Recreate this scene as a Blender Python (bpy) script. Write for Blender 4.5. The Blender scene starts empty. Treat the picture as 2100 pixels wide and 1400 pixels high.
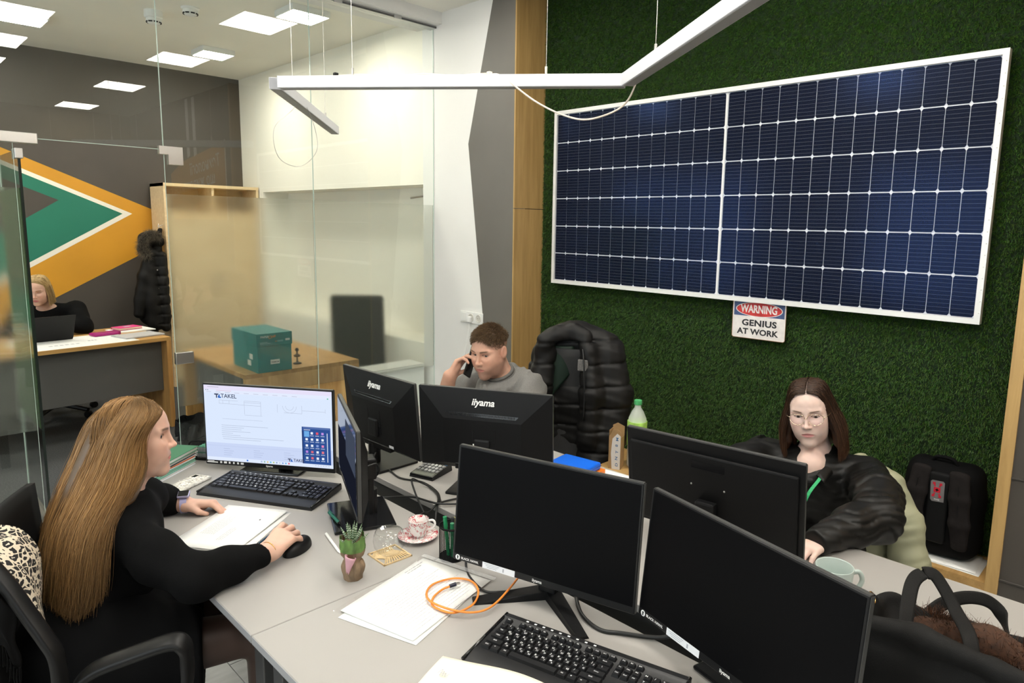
import bpy, bmesh, math, random
import numpy as np
from mathutils import Vector, Matrix, Euler
random.seed(7)
rng = np.random.default_rng(7)
sc = bpy.context.scene
COL = sc.collection
PI = math.pi
R = math.radians

# ------------------------------------------------------------ camera, view, world
cam_d = bpy.data.cameras.new('camera')
cam = bpy.data.objects.new('camera', cam_d)
COL.objects.link(cam)
YAW, PITCH, ROLL, FPX = 44.37651974, 8.20627392, 1.06029845, 1389.49
cam_d.sensor_fit = 'HORIZONTAL'
cam_d.sensor_width = 36.0
cam_d.lens = 36.0 * FPX / 2100
cam_d.shift_x = -(1101.87 - 1050) / 2100
cam_d.shift_y = (662.875 - 700) / 2100
cam_d.clip_start = .02
_f = Vector((math.cos(R(YAW)) * math.cos(R(PITCH)), math.sin(R(YAW)) * math.cos(R(PITCH)), -math.sin(R(PITCH))))
_r = Vector((math.sin(R(YAW)), -math.cos(R(YAW)), 0))
_u = _r.cross(_f)
_r2 = math.cos(R(ROLL)) * _r + math.sin(R(ROLL)) * _u
_u2 = -math.sin(R(ROLL)) * _r + math.cos(R(ROLL)) * _u
cam.matrix_world = Matrix(((_r2.x, _u2.x, -_f.x, 0), (_r2.y, _u2.y, -_f.y, 0), (_r2.z, _u2.z, -_f.z, 1.70), (0, 0, 0, 1)))
sc.camera = cam
sc.view_settings.view_transform = 'Standard'
sc.view_settings.look = 'None'
sc.view_settings.gamma = 1.0
sc.view_settings.use_curve_mapping = False
sc.view_settings.exposure = 0.0
wd = bpy.data.worlds.new('world'); sc.world = wd
wd.use_nodes = True
wd.node_tree.nodes['Background'].inputs[0].default_value = (.86, .93, 1, 1)     # overcast daylight outside the left-hand windows
wd.node_tree.nodes['Background'].inputs[1].default_value = 4.2
for _i, _y in enumerate((1.85, -1.35, 5.65)):      # sampling portals in the window openings of the left wall
    _l = bpy.data.lights.new('window_portal', 'AREA'); _l.shape = 'RECTANGLE'; _l.size = 2.3; _l.size_y = 1.65; _l.cycles.is_portal = True
    _o = bpy.data.objects.new('window_portal', _l); COL.objects.link(_o); _o.location = (-1.93, _y, 1.65); _o.rotation_euler = (R(90), 0, R(-90))
PANEL_POWER = 30.0          # luminance of the LED ceiling panels over the desks
BACK_POWER = 85.0            # of those in the glazed room
CEIL = 3.22

# ------------------------------------------------------------ materials
MC = {}
def mat(name, col=(.5, .5, .5), rough=.5, metal=0., spec=.5, noise=None, bump=None, coat=0., emit=None, alpha=1., sheen=0., trans=0., ior=1.45, sss=0.):
    """noise=(scale, amount[, stretch xyz]); bump=(scale, strength[, stretch])"""
    if name in MC: return MC[name]
    m = bpy.data.materials.new(name); m.use_nodes = True
    nt = m.node_tree; b = nt.nodes['Principled BSDF']; L = nt.links
    b.inputs['Base Color'].default_value = (*col, 1)
    b.inputs['Roughness'].default_value = rough
    b.inputs['Metallic'].default_value = metal
    b.inputs['Specular IOR Level'].default_value = spec
    b.inputs['IOR'].default_value = ior
    b.inputs['Coat Weight'].default_value = coat
    b.inputs['Coat Roughness'].default_value = .08
    b.inputs['Sheen Weight'].default_value = sheen
    b.inputs['Transmission Weight'].default_value = trans
    b.inputs['Alpha'].default_value = alpha
    if sss:
        b.inputs['Subsurface Weight'].default_value = sss
        b.inputs['Subsurface Radius'].default_value = (.012, .005, .003)
        b.inputs['Subsurface Scale'].default_value = .5
    if emit:
        b.inputs['Emission Color'].default_value = (*emit[:3], 1)
        b.inputs['Emission Strength'].default_value = emit[3]
    def ntex(scale, st=None, detail=4):
        tc = nt.nodes.new('ShaderNodeTexCoord'); t = nt.nodes.new('ShaderNodeTexNoise')
        t.inputs['Scale'].default_value = scale; t.inputs['Detail'].default_value = detail
        mp = nt.nodes.new('ShaderNodeMapping')
        if st: mp.inputs['Scale'].default_value = st
        L.new(tc.outputs['Object'], mp.inputs[0]); L.new(mp.outputs[0], t.inputs['Vector'])
        return t
    if noise:
        t = ntex(noise[0], noise[2] if len(noise) > 2 else None)
        mx = nt.nodes.new('ShaderNodeMix'); mx.data_type = 'RGBA'
        a = noise[1]
        mx.inputs[6].default_value = (*[max(0, c * (1 - a)) for c in col], 1)
        mx.inputs[7].default_value = (*[min(1, c * (1 + a)) for c in col], 1)
        cr = nt.nodes.new('ShaderNodeMapRange'); cr.inputs[1].default_value = .3; cr.inputs[2].default_value = .7
        L.new(t.outputs[0], cr.inputs[0]); L.new(cr.outputs[0], mx.inputs[0]); L.new(mx.outputs[2], b.inputs['Base Color'])
    if bump:
        t = ntex(bump[0], bump[2] if len(bump) > 2 else None, 3)
        bp = nt.nodes.new('ShaderNodeBump'); bp.inputs['Strength'].default_value = bump[1]; bp.inputs['Distance'].default_value = .002
        L.new(t.outputs[0], bp.inputs['Height']); L.new(bp.outputs[0], b.inputs['Normal'])
    MC[name] = m
    return m

def vcol_mat(name, rough=.5, spec=.5, sss=0., bump=None, sheen=0.):
    if name in MC: return MC[name]
    m = mat(name, (1, 1, 1), rough, spec=spec, sss=sss, bump=bump, sheen=sheen)
    nt = m.node_tree
    a = nt.nodes.new('ShaderNodeVertexColor'); a.layer_name = 'Col'
    nt.links.new(a.outputs[0], nt.nodes['Principled BSDF'].inputs['Base Color'])
    return m

def emat(name, col, s):
    if name in MC: return MC[name]
    m = bpy.data.materials.new(name); m.use_nodes = True
    nt = m.node_tree; nt.nodes.clear()
    e = nt.nodes.new('ShaderNodeEmission'); o = nt.nodes.new('ShaderNodeOutputMaterial')
    e.inputs[0].default_value = (*col, 1); e.inputs[1].default_value = s
    nt.links.new(e.outputs[0], o.inputs[0]); MC[name] = m
    return m

def schlick(nt, f0):
    w = nt.nodes.new('ShaderNodeLayerWeight'); w.inputs[0].default_value = .5
    a = nt.nodes.new('ShaderNodeMath'); a.operation = 'POWER'; a.inputs[1].default_value = 5
    b = nt.nodes.new('ShaderNodeMath'); b.operation = 'MULTIPLY_ADD'; b.inputs[1].default_value = 1 - f0; b.inputs[2].default_value = f0
    nt.links.new(w.outputs['Facing'], a.inputs[0]); nt.links.new(a.outputs[0], b.inputs[0]); return b.outputs[0]
def glass_sheet(name, tint=(.97, .99, .975), ior=1.5):
    """thin clear sheet: lets light through, mirrors by Fresnel"""
    if name in MC: return MC[name]
    m = bpy.data.materials.new(name); m.use_nodes = True
    nt = m.node_tree; nt.nodes.clear(); L = nt.links
    o = nt.nodes.new('ShaderNodeOutputMaterial'); mx = nt.nodes.new('ShaderNodeMixShader')
    t = nt.nodes.new('ShaderNodeBsdfTransparent'); g = nt.nodes.new('ShaderNodeBsdfGlossy')
    t.inputs[0].default_value = (*tint, 1); g.inputs['Roughness'].default_value = 0.0
    f = schlick(nt, ((ior - 1) / (ior + 1)) ** 2)
    L.new(f, mx.inputs[0]); L.new(t.outputs[0], mx.inputs[1]); L.new(g.outputs[0], mx.inputs[2]); L.new(mx.outputs[0], o.inputs[0])
    MC[name] = m
    return m

def wood(name, c1, c2, scale=(1, 1, 12), rough=.45):
    if name in MC: return MC[name]
    m = mat(name, c1, rough)
    nt = m.node_tree; L = nt.links; b = nt.nodes['Principled BSDF']
    tc = nt.nodes.new('ShaderNodeTexCoord'); mp = nt.nodes.new('ShaderNodeMapping'); mp.inputs['Scale'].default_value = scale
    t = nt.nodes.new('ShaderNodeTexNoise'); t.inputs['Scale'].default_value = 3.2; t.inputs['Detail'].default_value = 7; t.inputs['Roughness'].default_value = .65
    t.inputs['Distortion'].default_value = .6
    cr = nt.nodes.new('ShaderNodeValToRGB')
    cr.color_ramp.elements[0].position = .34; cr.color_ramp.elements[0].color = (*c2, 1)
    cr.color_ramp.elements[1].position = .62; cr.color_ramp.elements[1].color = (*c1, 1)
    L.new(tc.outputs['Object'], mp.inputs[0]); L.new(mp.outputs[0], t.inputs['Vector']); L.new(t.outputs[0], cr.inputs[0]); L.new(cr.outputs[0], b.inputs['Base Color'])
    return m

# ------------------------------------------------------------ mesh building
class MB:
    def __init__(s): s.v = []; s.f = []; s.mi = []; s.M = Matrix.Identity(4); s.cur = 0
    def add(s, vs, fs):
        o = len(s.v); s.v += [tuple(s.M @ Vector(v)) for v in vs]
        s.f += [tuple(i + o for i in f) for f in fs]; s.mi += [s.cur] * len(fs)
        return s
    def box(s, c, d, rot=None):
        x, y, z = [q / 2 for q in d]
        vs = [Vector((a * x, b * y, e * z)) for a in (-1, 1) for b in (-1, 1) for e in (-1, 1)]
        if rot is not None:
            m = Euler(rot).to_matrix(); vs = [m @ v for v in vs]
        c = Vector(c)
        return s.add([v + c for v in vs], [(0, 1, 3, 2), (4, 6, 7, 5), (0, 4, 5, 1), (2, 3, 7, 6), (0, 2, 6, 4), (1, 5, 7, 3)])
    def box2(s, lo, hi): return s.box([(a + b) / 2 for a, b in zip(lo, hi)], [abs(b - a) for a, b in zip(lo, hi)])
    def rbox(s, c, d, r=.004, seg=2, rot=None):
        bm = bmesh.new(); bmesh.ops.create_cube(bm, size=1)
        bmesh.ops.scale(bm, vec=d, verts=bm.verts)
        r = min(r, min(d) * .49)
        bmesh.ops.bevel(bm, geom=bm.edges[:], offset=r, segments=seg, profile=.5, affect='EDGES')
        m = Matrix.Translation(c) @ (Euler(rot).to_matrix().to_4x4() if rot is not None else Matrix.Identity(4))
        bm.verts.index_update()
        s.add([m @ v.co for v in bm.verts], [[v.index for v in f.verts] for f in bm.faces]); bm.free()
        return s
    def prism(s, poly, h0, h1, axis='z'):
        """poly in the plane across axis; z: (x,y); y: (x,z); x: (y,z)"""
        n = len(poly)
        def P(p, h): return {'z': (p[0], p[1], h), 'y': (p[0], h, p[1]), 'x': (h, p[0], p[1])}[axis]
        vs = [P(p, h0) for p in poly] + [P(p, h1) for p in poly]
        fs = [tuple(range(n)), tuple(range(2 * n - 1, n - 1, -1))] + [(i, i + n, (i + 1) % n + n, (i + 1) % n) for i in range(n)]
        return s.add(vs, fs)
    def tube(s, pts, r, n=8, cap=True, closed=False):
        P = [Vector(p) for p in pts]; k = len(P)
        rs = r if isinstance(r, (list, tuple)) else [r] * k
        vs = []; fs = []; up = None
        for i in range(k):
            if closed: d = P[(i + 1) % k] - P[i - 1]
            else: d = P[min(i + 1, k - 1)] - P[max(i - 1, 0)]
            if d.length < 1e-9: d = Vector((0, 0, 1))
            d.normalize()
            if up is None:
                up = Vector((0, 0, 1)) if abs(d.z) < .9 else Vector((1, 0, 0))
            a = (up - d * up.dot(d))
            if a.length < 1e-6: a = d.orthogonal()
            a.normalize(); up = a; b = d.cross(a)
            for j in range(n):
                t = 2 * PI * j / n
                vs.append(P[i] + (a * math.cos(t) + b * math.sin(t)) * rs[i])
        for i in range(k if closed else k - 1):
            q = (i + 1) % k
            for j in range(n): fs.append((i * n + j, i * n + (j + 1) % n, q * n + (j + 1) % n, q * n + j))
        if cap and not closed: fs += [tuple(range(n - 1, -1, -1)), tuple((k - 1) * n + j for j in range(n))]
        return s.add(vs, fs)
    def lathe(s, prof, n=32, c=(0, 0, 0), closed=False):
        """prof: list of (r, z)"""
        vs = []; fs = []; k = len(prof); c = Vector(c)
        for r, z in prof:
            for j in range(n): vs.append(c + Vector((r * math.cos(2 * PI * j / n), r * math.sin(2 * PI * j / n), z)))
        for i in range(k if closed else k - 1):
            q = (i + 1) % k
            for j in range(n): fs.append((i * n + j, i * n + (j + 1) % n, q * n + (j + 1) % n, q * n + j))
        if not closed:
            if prof[0][0] > 1e-4: fs.append(tuple(range(n - 1, -1, -1)))
            if prof[-1][0] > 1e-4: fs.append(tuple((k - 1) * n + j for j in range(n)))
        return s.add(vs, fs)
    def ball(s, c, r, n=12):
        rr = r if isinstance(r, (list, tuple)) else (r, r, r)
        vs = []; fs = []; h = n // 2
        for i in range(h + 1):
            t = PI * i / h
            for j in range(n):
                p = 2 * PI * j / n
                vs.append((c[0] + rr[0] * math.sin(t) * math.cos(p), c[1] + rr[1] * math.sin(t) * math.sin(p), c[2] + rr[2] * math.cos(t)))
        for i in range(h):
            for j in range(n): fs.append((i * n + j, (i + 1) * n + j, (i + 1) * n + (j + 1) % n, i * n + (j + 1) % n))
        return s.add(vs, fs)
    def grid(s, fn, nu, nv):
        vs = [fn(i / nu, j / nv) for i in range(nu + 1) for j in range(nv + 1)]
        fs = [(i * (nv + 1) + j, (i + 1) * (nv + 1) + j, (i + 1) * (nv + 1) + j + 1, i * (nv + 1) + j + 1) for i in range(nu) for j in range(nv)]
        return s.add(vs, fs)
    def mesh(s, name, mats, smooth=False):
        me = bpy.data.meshes.new(name)
        me.from_pydata(s.v, [], s.f)
        for m in (mats if isinstance(mats, (list, tuple)) else [mats]): me.materials.append(m)
        if any(s.mi): me.polygons.foreach_set('material_index', s.mi)
        if smooth:
            me.polygons.foreach_set('use_smooth', [True] * len(me.polygons))
            if smooth is not True: me.set_sharp_from_angle(angle=R(smooth))
        bm = bmesh.new(); bm.from_mesh(me)
        bmesh.ops.recalc_face_normals(bm, faces=bm.faces); bm.to_mesh(me); bm.free()
        me.update()
        return me
    def build(s, name, mats, parent=None, smooth=False, loc=None, rot=None):
        return link(name, s.mesh(name, mats, smooth), parent, loc, rot)

def link(name, me, parent=None, loc=None, rot=None):
    o = bpy.data.objects.new(name, me); COL.objects.link(o)
    if parent is not None: o.parent = parent
    if loc is not None: o.location = loc
    if rot is not None: o.rotation_euler = rot
    return o
def solidify(o, t, off=-1):
    m = o.modifiers.new('thickness', 'SOLIDIFY'); m.thickness = t; m.offset = off; return o
def tag(o, label=None, cat=None, group=None, kind=None):
    for k, v in (('label', label), ('category', cat), ('group', group), ('kind', kind)):
        if v: o[k] = v
    return o
def thing(name, label, cat, loc=(0, 0, 0), rz=0., group=None, rot=None):
    o = link(name, None, None, loc, rot if rot is not None else (0, 0, rz))
    o.empty_display_size = .05
    return tag(o, label, cat, group)
def struct(o): o['kind'] = 'structure'; return o
def kids(o): return [c for c in bpy.data.objects if c.parent == o]
def copy_tree(o, parent=None):
    ch = kids(o); c = o.copy(); COL.objects.link(c); c.parent = parent
    for q in ch: copy_tree(q, c)
    return c
def bez(pts, n=10):
    """Catmull-Rom through pts"""
    P = [Vector(p) for p in pts]; out = []
    Q = [P[0] * 2 - P[1]] + P + [P[-1] * 2 - P[-2]]
    for i in range(1, len(Q) - 2):
        a, b, c, d = Q[i - 1:i + 3]
        for k in range(n):
            t = k / n
            out.append(.5 * ((2 * b) + (c - a) * t + (2 * a - 5 * b + 4 * c - d) * t * t + (3 * b - a - 3 * c + d) * t ** 3))
    out.append(P[-1]); return out
_TX = {}
def text_mesh(body, size, bold=0., shear=0., align='CENTER', extrude=.0002, space=1., sx=1.):
    key = (body, size, bold, shear, align, extrude, space)
    if key in _TX: return _TX[key]
    cu = bpy.data.curves.new('lettering', 'FONT'); cu.body = body; cu.size = size; cu.offset = bold * size; cu.shear = shear
    cu.align_x = align; cu.align_y = 'CENTER'; cu.extrude = extrude; cu.resolution_u = 3; cu.space_character = space
    o = bpy.data.objects.new('lettering', cu); COL.objects.link(o)
    me = bpy.data.meshes.new_from_object(o.evaluated_get(bpy.context.evaluated_depsgraph_get()))
    bpy.data.objects.remove(o); bpy.data.curves.remove(cu)
    _TX[key] = me
    return me
def text(body, size, m, parent, loc, rot, name='lettering', scale=None, **kw):
    me = text_mesh(body, size, **kw).copy(); me.materials.clear(); me.materials.append(m)
    o = link(name, me, parent, loc, rot)
    if scale: o.scale = scale
    return o
# text facing: rotations for a wall whose face looks along ...
FACE_NX = (R(90), 0, R(-90))     # face looks to -X  (reads left to right towards -Y)
FACE_PX = (R(90), 0, R(90))
FACE_NY = (R(90), 0, 0)
# ------------------------------------------------------------ colours of the room
white_paint = mat('white_paint', (.80, .79, .77), .6, noise=(2, .02), bump=(220, .08))
warm_white = mat('cream_white_paint', (.86, .83, .74), .6, noise=(2, .02))
ceil_paint = mat('ceiling_paint', (.88, .86, .78), .75, noise=(2, .03))
grey_paint = mat('grey_paint', (.145, .135, .12), .5, noise=(3, .05), bump=(260, .1))
taupe_paint = mat('taupe_paint', (.066, .057, .048), .5, noise=(3, .06), bump=(260, .1))
orange_paint = mat('orange_paint', (.58, .27, .018), .5, noise=(3, .05))
teal_paint = mat('teal_paint', (.014, .165, .105), .5, noise=(3, .05))
cream_paint = mat('cream_stripe_paint', (.80, .76, .66), .5)
oak = wood('light_oak_laminate', (.47, .30, .115), (.36, .215, .075), (9, 9, .55))
oak_x = wood('oak_laminate_along_x', (.46, .28, .105), (.33, .19, .065), (.55, 9, 9))
oak_desk = wood('golden_oak_laminate', (.52, .29, .10), (.36, .18, .055), (9, 9, .55))
oak_pale = wood('pale_birch_laminate', (.72, .56, .34), (.63, .46, .26), (.8, 8, 8))
grey_lam = mat('grey_desk_laminate', (.335, .32, .30), .42, noise=(1.2, .04), bump=(500, .05))
dark_lam = mat('charcoal_board', (.05, .048, .046), .5, noise=(4, .06))
steel = mat('brushed_steel', (.62, .60, .57), .32, metal=1, bump=(300, .1, (1, 30, 30)))
alu = mat('grey_aluminium', (.55, .55, .55), .38, metal=.9)
black_pl = mat('black_plastic', (.0065, .0065, .007), .45, spec=.3, bump=(900, .12))
gloss_black = mat('gloss_black_plastic', (.008, .008, .009), .12)
black_mt = mat('matte_black', (.0045, .0045, .0048), .7, spec=.2)
white_pl = mat('white_plastic', (.80, .80, .78), .35)
carpet_m = mat('dark_grey_carpet', (.055, .058, .06), .95, noise=(140, .55), bump=(350, .8))
tile_m = mat('pale_grey_tile', (.50, .49, .47), .45, noise=(6, .10, (1, 6, 1)))
grout = mat('dark_joint', (.12, .12, .12), .8)

# ------------------------------------------------------------ floor, ceiling, walls
GY = 4.263          # plane of the glass partition
WX = 3.2            # plane of the right-hand wall
NY = 7.79           # far wall of the glazed room
XW, YS = -1.9, -3.3
fl = struct(MB().box2((XW, YS, -.06), (WX + .35, GY, -.012)).build('floor', grout))
for i in range(15):
    for j in range(8):
        x0 = -1.2 + i * .30; y0 = -.9 + j * .62 + (.31 if i % 2 else 0)
        if x0 > 2.9 or y0 > GY - .05: continue
        y1 = min(y0 + .618, GY)
        MB().box2((x0 + .0015, y0 + .0015, -.011), (x0 + .2985, y1 - .0015, 0)).build('floor_tile', tile_m, fl)
struct(MB().box2((XW, GY, -.06), (WX + .35, NY + .1, 0)).build('floor_carpet', carpet_m))
struct(MB().box2((XW, YS, CEIL), (WX + .5, GY - .02, CEIL + .1)).build('ceiling', ceil_paint))
struct(MB().box2((XW, GY - .02, CEIL), (WX + .5, NY + .1, CEIL + .1)).build('ceiling_glazed_room', ceil_paint))
ND = 3.47           # back of the grass niche
N0, N1, NZ = .5, 3.356, .27
# right-hand wall: grey-brown stretch, niche, white stretch with a slanting grey field
struct(MB().box2((WX, YS, 0), (WX + .1, N0 - .045, CEIL)).build('wall_east', taupe_paint))
struct(MB().box2((WX, N0 - .045, 0), (WX + .1, N1, NZ - .04)).build('wall_east_sill', taupe_paint))
we = struct(MB().box2((WX, N1 + .012, 0), (WX + .1, GY + .137, CEIL)).build('wall_east_white', white_paint))
MB().prism([(N1 + .012, 0), (3.52, 0), (3.686, 1.073), (3.852, 2.269), (3.592, CEIL), (N1 + .012, CEIL)], WX - .003, WX, 'x').build('painted_field', grey_paint, we)
wb = MB()
wb.box2((WX, GY + .137, 0), (WX + .1, 7.276, .75)); wb.box2((WX, GY + .137, 2.0), (WX + .1, 7.276, CEIL)); wb.box2((WX, 7.276, 0), (WX + .1, NY, CEIL))
wb.box2((WX + .1, GY + .1, .7), (WX + .32, GY + .137, 2.05)); wb.box2((WX + .28, GY + .1, .7), (WX + .32, 7.3, 2.05)); wb.box2((WX + .1, 7.276, .7), (WX + .32, 7.3, 2.05))
wb.box2((WX + .1, GY + .1, 2.0), (WX + .32, 7.3, 2.05)); wb.box2((WX + .1, GY + .1, .7), (WX + .32, 7.3, .75))
struct(wb.build('wall_east_glazed_room', warm_white))
# niche boards
struct(MB().box2((WX - .012, N1 - .0, 0), (ND, N1 + .012, 1.81)).build('trim_1', oak))
struct(MB().box2((WX - .012, N1, 1.814), (ND, N1 + .012, CEIL)).build('trim_2', oak))
struct(MB().box2((WX - .012, N0 - .045, NZ - .035), (ND, N0, CEIL)).build('trim_3', oak))
struct(MB().box2((WX - .012, N0, NZ - .04), (ND, N1, NZ)).build('trim_4', oak_x))
struct(MB().box2((ND, N0 - .05, 0), (ND + .05, N1 + .05, CEIL)).build('wall_east_niche', mat('turf_backing', (.006, .018, .004), .9)))
struct(MB().box2((WX, N1 + .0125, 1.78), (ND, N1 + .03, 1.84)).build('trim_backing', mat('dark_joint', (.12, .12, .12), .8)))  # dark backing added behind the board joint to stop daylight leaking through
# door-like moulding on the grey-brown wall
mo = MB()
for a, b in (((.474, .30), (.469, .735)), ((.469, .735), (.05, .735)), ((.474, .30), (.05, .30))):
    mo.tube([(WX - .003, *a), (WX - .003, *b)], .005, 6)
struct(mo.build('trim_5', mat('taupe_moulding', (.05, .044, .038), .45)))
# far dark wall with the big chevron painting
wn = struct(MB().box2((XW, NY, 0), (WX + .1, NY + .1, CEIL)).build('wall_north', taupe_paint))
def chev(name, pts, m, t):
    MB().prism(pts, NY - t, NY, 'y').build(name, m, wn)
def XL(p, q, x): return p[1] + (q[1] - p[1]) * (x - p[0]) / (q[0] - p[0])
x0 = -1.2
ot, ob = ((1.214, 2.240), (2.354, 1.751)), ((1.355, .923), (2.115, 1.326))
oa = (2.72, 1.62)
chev('orange_chevron', [(x0, XL(*ot, x0)), (2.354, 1.751), (2.62, 1.637), (2.62, 1.594), (2.115, 1.326), (x0, XL(*ob, x0))], orange_paint, .002)
wt, wbm, wtip = (1.209, 2.127), (1.206, 1.229), (2.074, 1.744)
chev('cream_chevron', [(x0, XL(wt, wtip, x0)), wtip, (x0, XL(wbm, wtip, x0))], cream_paint, .003)
tt, tb, ttip = (1.210, 2.084), (1.210, 1.283), (1.987, 1.742)
chev('teal_chevron', [(x0, XL(tt, ttip, x0)), ttip, (x0, XL(tb, ttip, x0))], teal_paint, .004)
it, ib, itip = (1.208, 1.965), (1.214, 1.692), (1.461, 1.856)
chev('inner_chevron', [(x0, XL(it, itip, x0)), itip, (x0, XL(ib, itip, x0))], taupe_paint, .005)
struct(MB().box2((XW, NY - .012, 0), (WX, NY, .08)).build('baseboard_north', black_mt))
# left and rear walls (behind the camera; seen in the glass)
ww = MB()
for y0, y1 in ((YS, -2.5), (-.2, .7), (3.0, 4.5), (6.8, NY)): ww.box2((XW - .1, y0, 0), (XW, y1, CEIL))
for y0, y1 in ((-2.5, -.2), (.7, 3.0), (4.5, 6.8)): ww.box2((XW - .1, y0, 0), (XW, y1, .82)); ww.box2((XW - .1, y0, 2.48), (XW, y1, CEIL))
struct(ww.build('wall_west', white_paint))
for i_, (y0, y1) in enumerate(((.7, 3.0), (-2.5, -.2), (4.5, 6.8))):
    wf = MB()
    for yy in (y0, (y0 + y1) / 2, y1): wf.box((XW - .05, yy, 1.65), (.06, .06, 1.66))
    for zz in (.82, 2.48): wf.box((XW - .05, (y0 + y1) / 2, zz), (.06, y1 - y0, .06))
    wo = struct(wf.build('window_%d' % (5 + i_), white_pl))
    MB().box2((XW - .052, y0, .84), (XW - .048, y1, 2.46)).build('pane', glass_sheet('clear_glass'), wo)
struct(MB().box2((XW, YS - .1, 0), (WX + .1, YS, CEIL)).build('wall_south', mat('tan_board_wall', (.20, .155, .09), .6, noise=(3, .1, (8, 8, .6)))))
# graphic with the company line on the wall right of the niche (seen mirrored in the glass)
gr = tag(link('wall_graphic', None, None, (WX - .004, 0, 0)), 'orange slogan field with white Cyrillic letters, mirrored in the glass', 'mural')
MB().prism([(.27, 1.7), (.27, 2.60), (-1.15, 2.44), (-1.6, 2.3), (-1.6, 1.7)], 0, .003, 'x').build('orange_field', orange_paint, gr)
MB().prism([(.29, 1.7), (.29, 2.62), (.27, 2.62), (.27, 1.7)], -.001, .003, 'x').build('edge_stripe', white_pl, gr)
for y in (-.62, -.85): MB().prism([(y, 2.50), (y, 3.2), (y - .09, 3.2), (y - .09, 2.48)], -.001, .003, 'x').build('white_stripe', white_pl, gr)
text('Технології', .20, white_pl, gr, (-.001, .12, 2.40), (R(90), R(5), R(-90)), align='LEFT', bold=.01)
text('що живлять світ', .20, white_pl, gr, (-.001, -.05, 2.20), (R(90), R(5), R(-90)), align='LEFT', bold=.01)
# beam stub over the end of the glass
struct(MB().box2((2.0, 4.16, 3.14), (WX, GY + .2, CEIL)).build('trim_6', white_paint))

# ------------------------------------------------------------ glass partition
clear = glass_sheet('clear_glass')
edge_m = mat('glass_edge_green', (.55, .66, .60), .2)
dark_edge = mat('dark_glass_edge', (.012, .018, .015), .25)
frost = bpy.data.materials.new('frosted_film'); frost.use_nodes = True
_nt = frost.node_tree; _nt.nodes.clear()
_o = _nt.nodes.new('ShaderNodeOutputMaterial'); _mx = _nt.nodes.new('ShaderNodeMixShader'); _mx2 = _nt.nodes.new('ShaderNodeMixShader')
_rf = _nt.nodes.new('ShaderNodeBsdfRefraction'); _rf.inputs['Roughness'].default_value = .23; _rf.inputs['IOR'].default_value = 1.22; _rf.inputs[0].default_value = (.96, .965, .95, 1)
_df = _nt.nodes.new('ShaderNodeBsdfDiffuse'); _df.inputs[0].default_value = (.72, .72, .66, 1)
_gl = _nt.nodes.new('ShaderNodeBsdfGlossy'); _gl.inputs['Roughness'].default_value = .1
_fr = schlick(_nt, .012)
_mx.inputs[0].default_value = .06
_nt.links.new(_rf.outputs[0], _mx.inputs[1]); _nt.links.new(_df.outputs[0], _mx.inputs[2])
_nt.links.new(_fr, _mx2.inputs[0]); _nt.links.new(_mx.outputs[0], _mx2.inputs[1]); _nt.links.new(_gl.outputs[0], _mx2.inputs[2]); _nt.links.new(_mx2.outputs[0], _o.inputs[0])
F0, F1 = .59, 1.84
def pane(name, x0, x1, z0, z1, film=True):
    o = struct(MB().box2((x0, GY - .001, z0), (x1, GY + .001, z1)).build(name, clear))
    e = MB(); e.box2((x0, GY - .004, z0), (x0 + .0012, GY + .004, z1)); e.box2((x1 - .0012, GY - .004, z0), (x1, GY + .004, z1)); e.box2((x0, GY - .004, z0), (x1, GY + .004, z0 + .003))
    e.build('glass_edge', edge_m, o)
    if film:
        f = MB().box2((x0 + .004, GY + .004, F0), (x1 - .004, GY + .008, F1))
        f.build('frosted_film', frost, o)
    return o
GT = 3.12
pane('window_1', 1.313, 2.2125, .02, GT); pane('window_2', 2.2135, WX - .003, .02, GT)
pane('window_3', -.6, 1.312, 2.085, GT, False); pane('window_4', -.6, .628, .02, 2.08)
# top track with clamps, floor channel
tr = struct(MB().box2((-.6, GY - .035, GT), (WX - .002, GY + .035, GT + .05)).build('trim_7', alu))
t2 = MB(); t2.box2((-.6, GY - .04, GT - .0), (WX - .002, GY - .036, GT + .012)); t2.box2((-.6, GY - .04, GT + .024), (WX - .002, GY - .036, GT + .028)); t2.box2((-.6, GY - .04, GT + .04), (WX - .002, GY - .036, GT + .05))
t2.build('track_rib', mat('dark_track_metal', (.12, .12, .12), .5, metal=.6), tr)  # ribs in a darker metal than the track
for x in (2.40, 2.86): MB().rbox((x, GY - .043, GT + .014), (.06, .012, .042), .003).build('track_clamp', alu, tr)
struct(MB().box2((1.313, GY - .012, 0), (WX, GY + .012, .018)).build('trim_8', alu))
# steel patch fittings on the glass
L = [(-.018, 0.0), (.105, 0.0), (.105, -.10), (.028, -.10), (.028, -.045), (-.018, -.045)]
pt = tag(MB().prism([(1.305 + a, 2.105 + b) for a, b in L], GY - .016, GY + .016, 'y').build('patch_fitting', steel), 'L-shaped brushed steel patch fitting at the door head', 'glass fitting')
pt2 = tag(MB().rbox((.56, GY, 2.085), (.34, .036, .052), .003).build('pivot_fitting', steel), 'long brushed steel pivot fitting over the glass door', 'glass fitting')
pt3 = tag(MB().rbox((1.36, GY, .885), (.10, .034, .07), .003).build('lock_keeper', steel), 'square brushed steel lock keeper on the glass edge', 'glass fitting')
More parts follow.
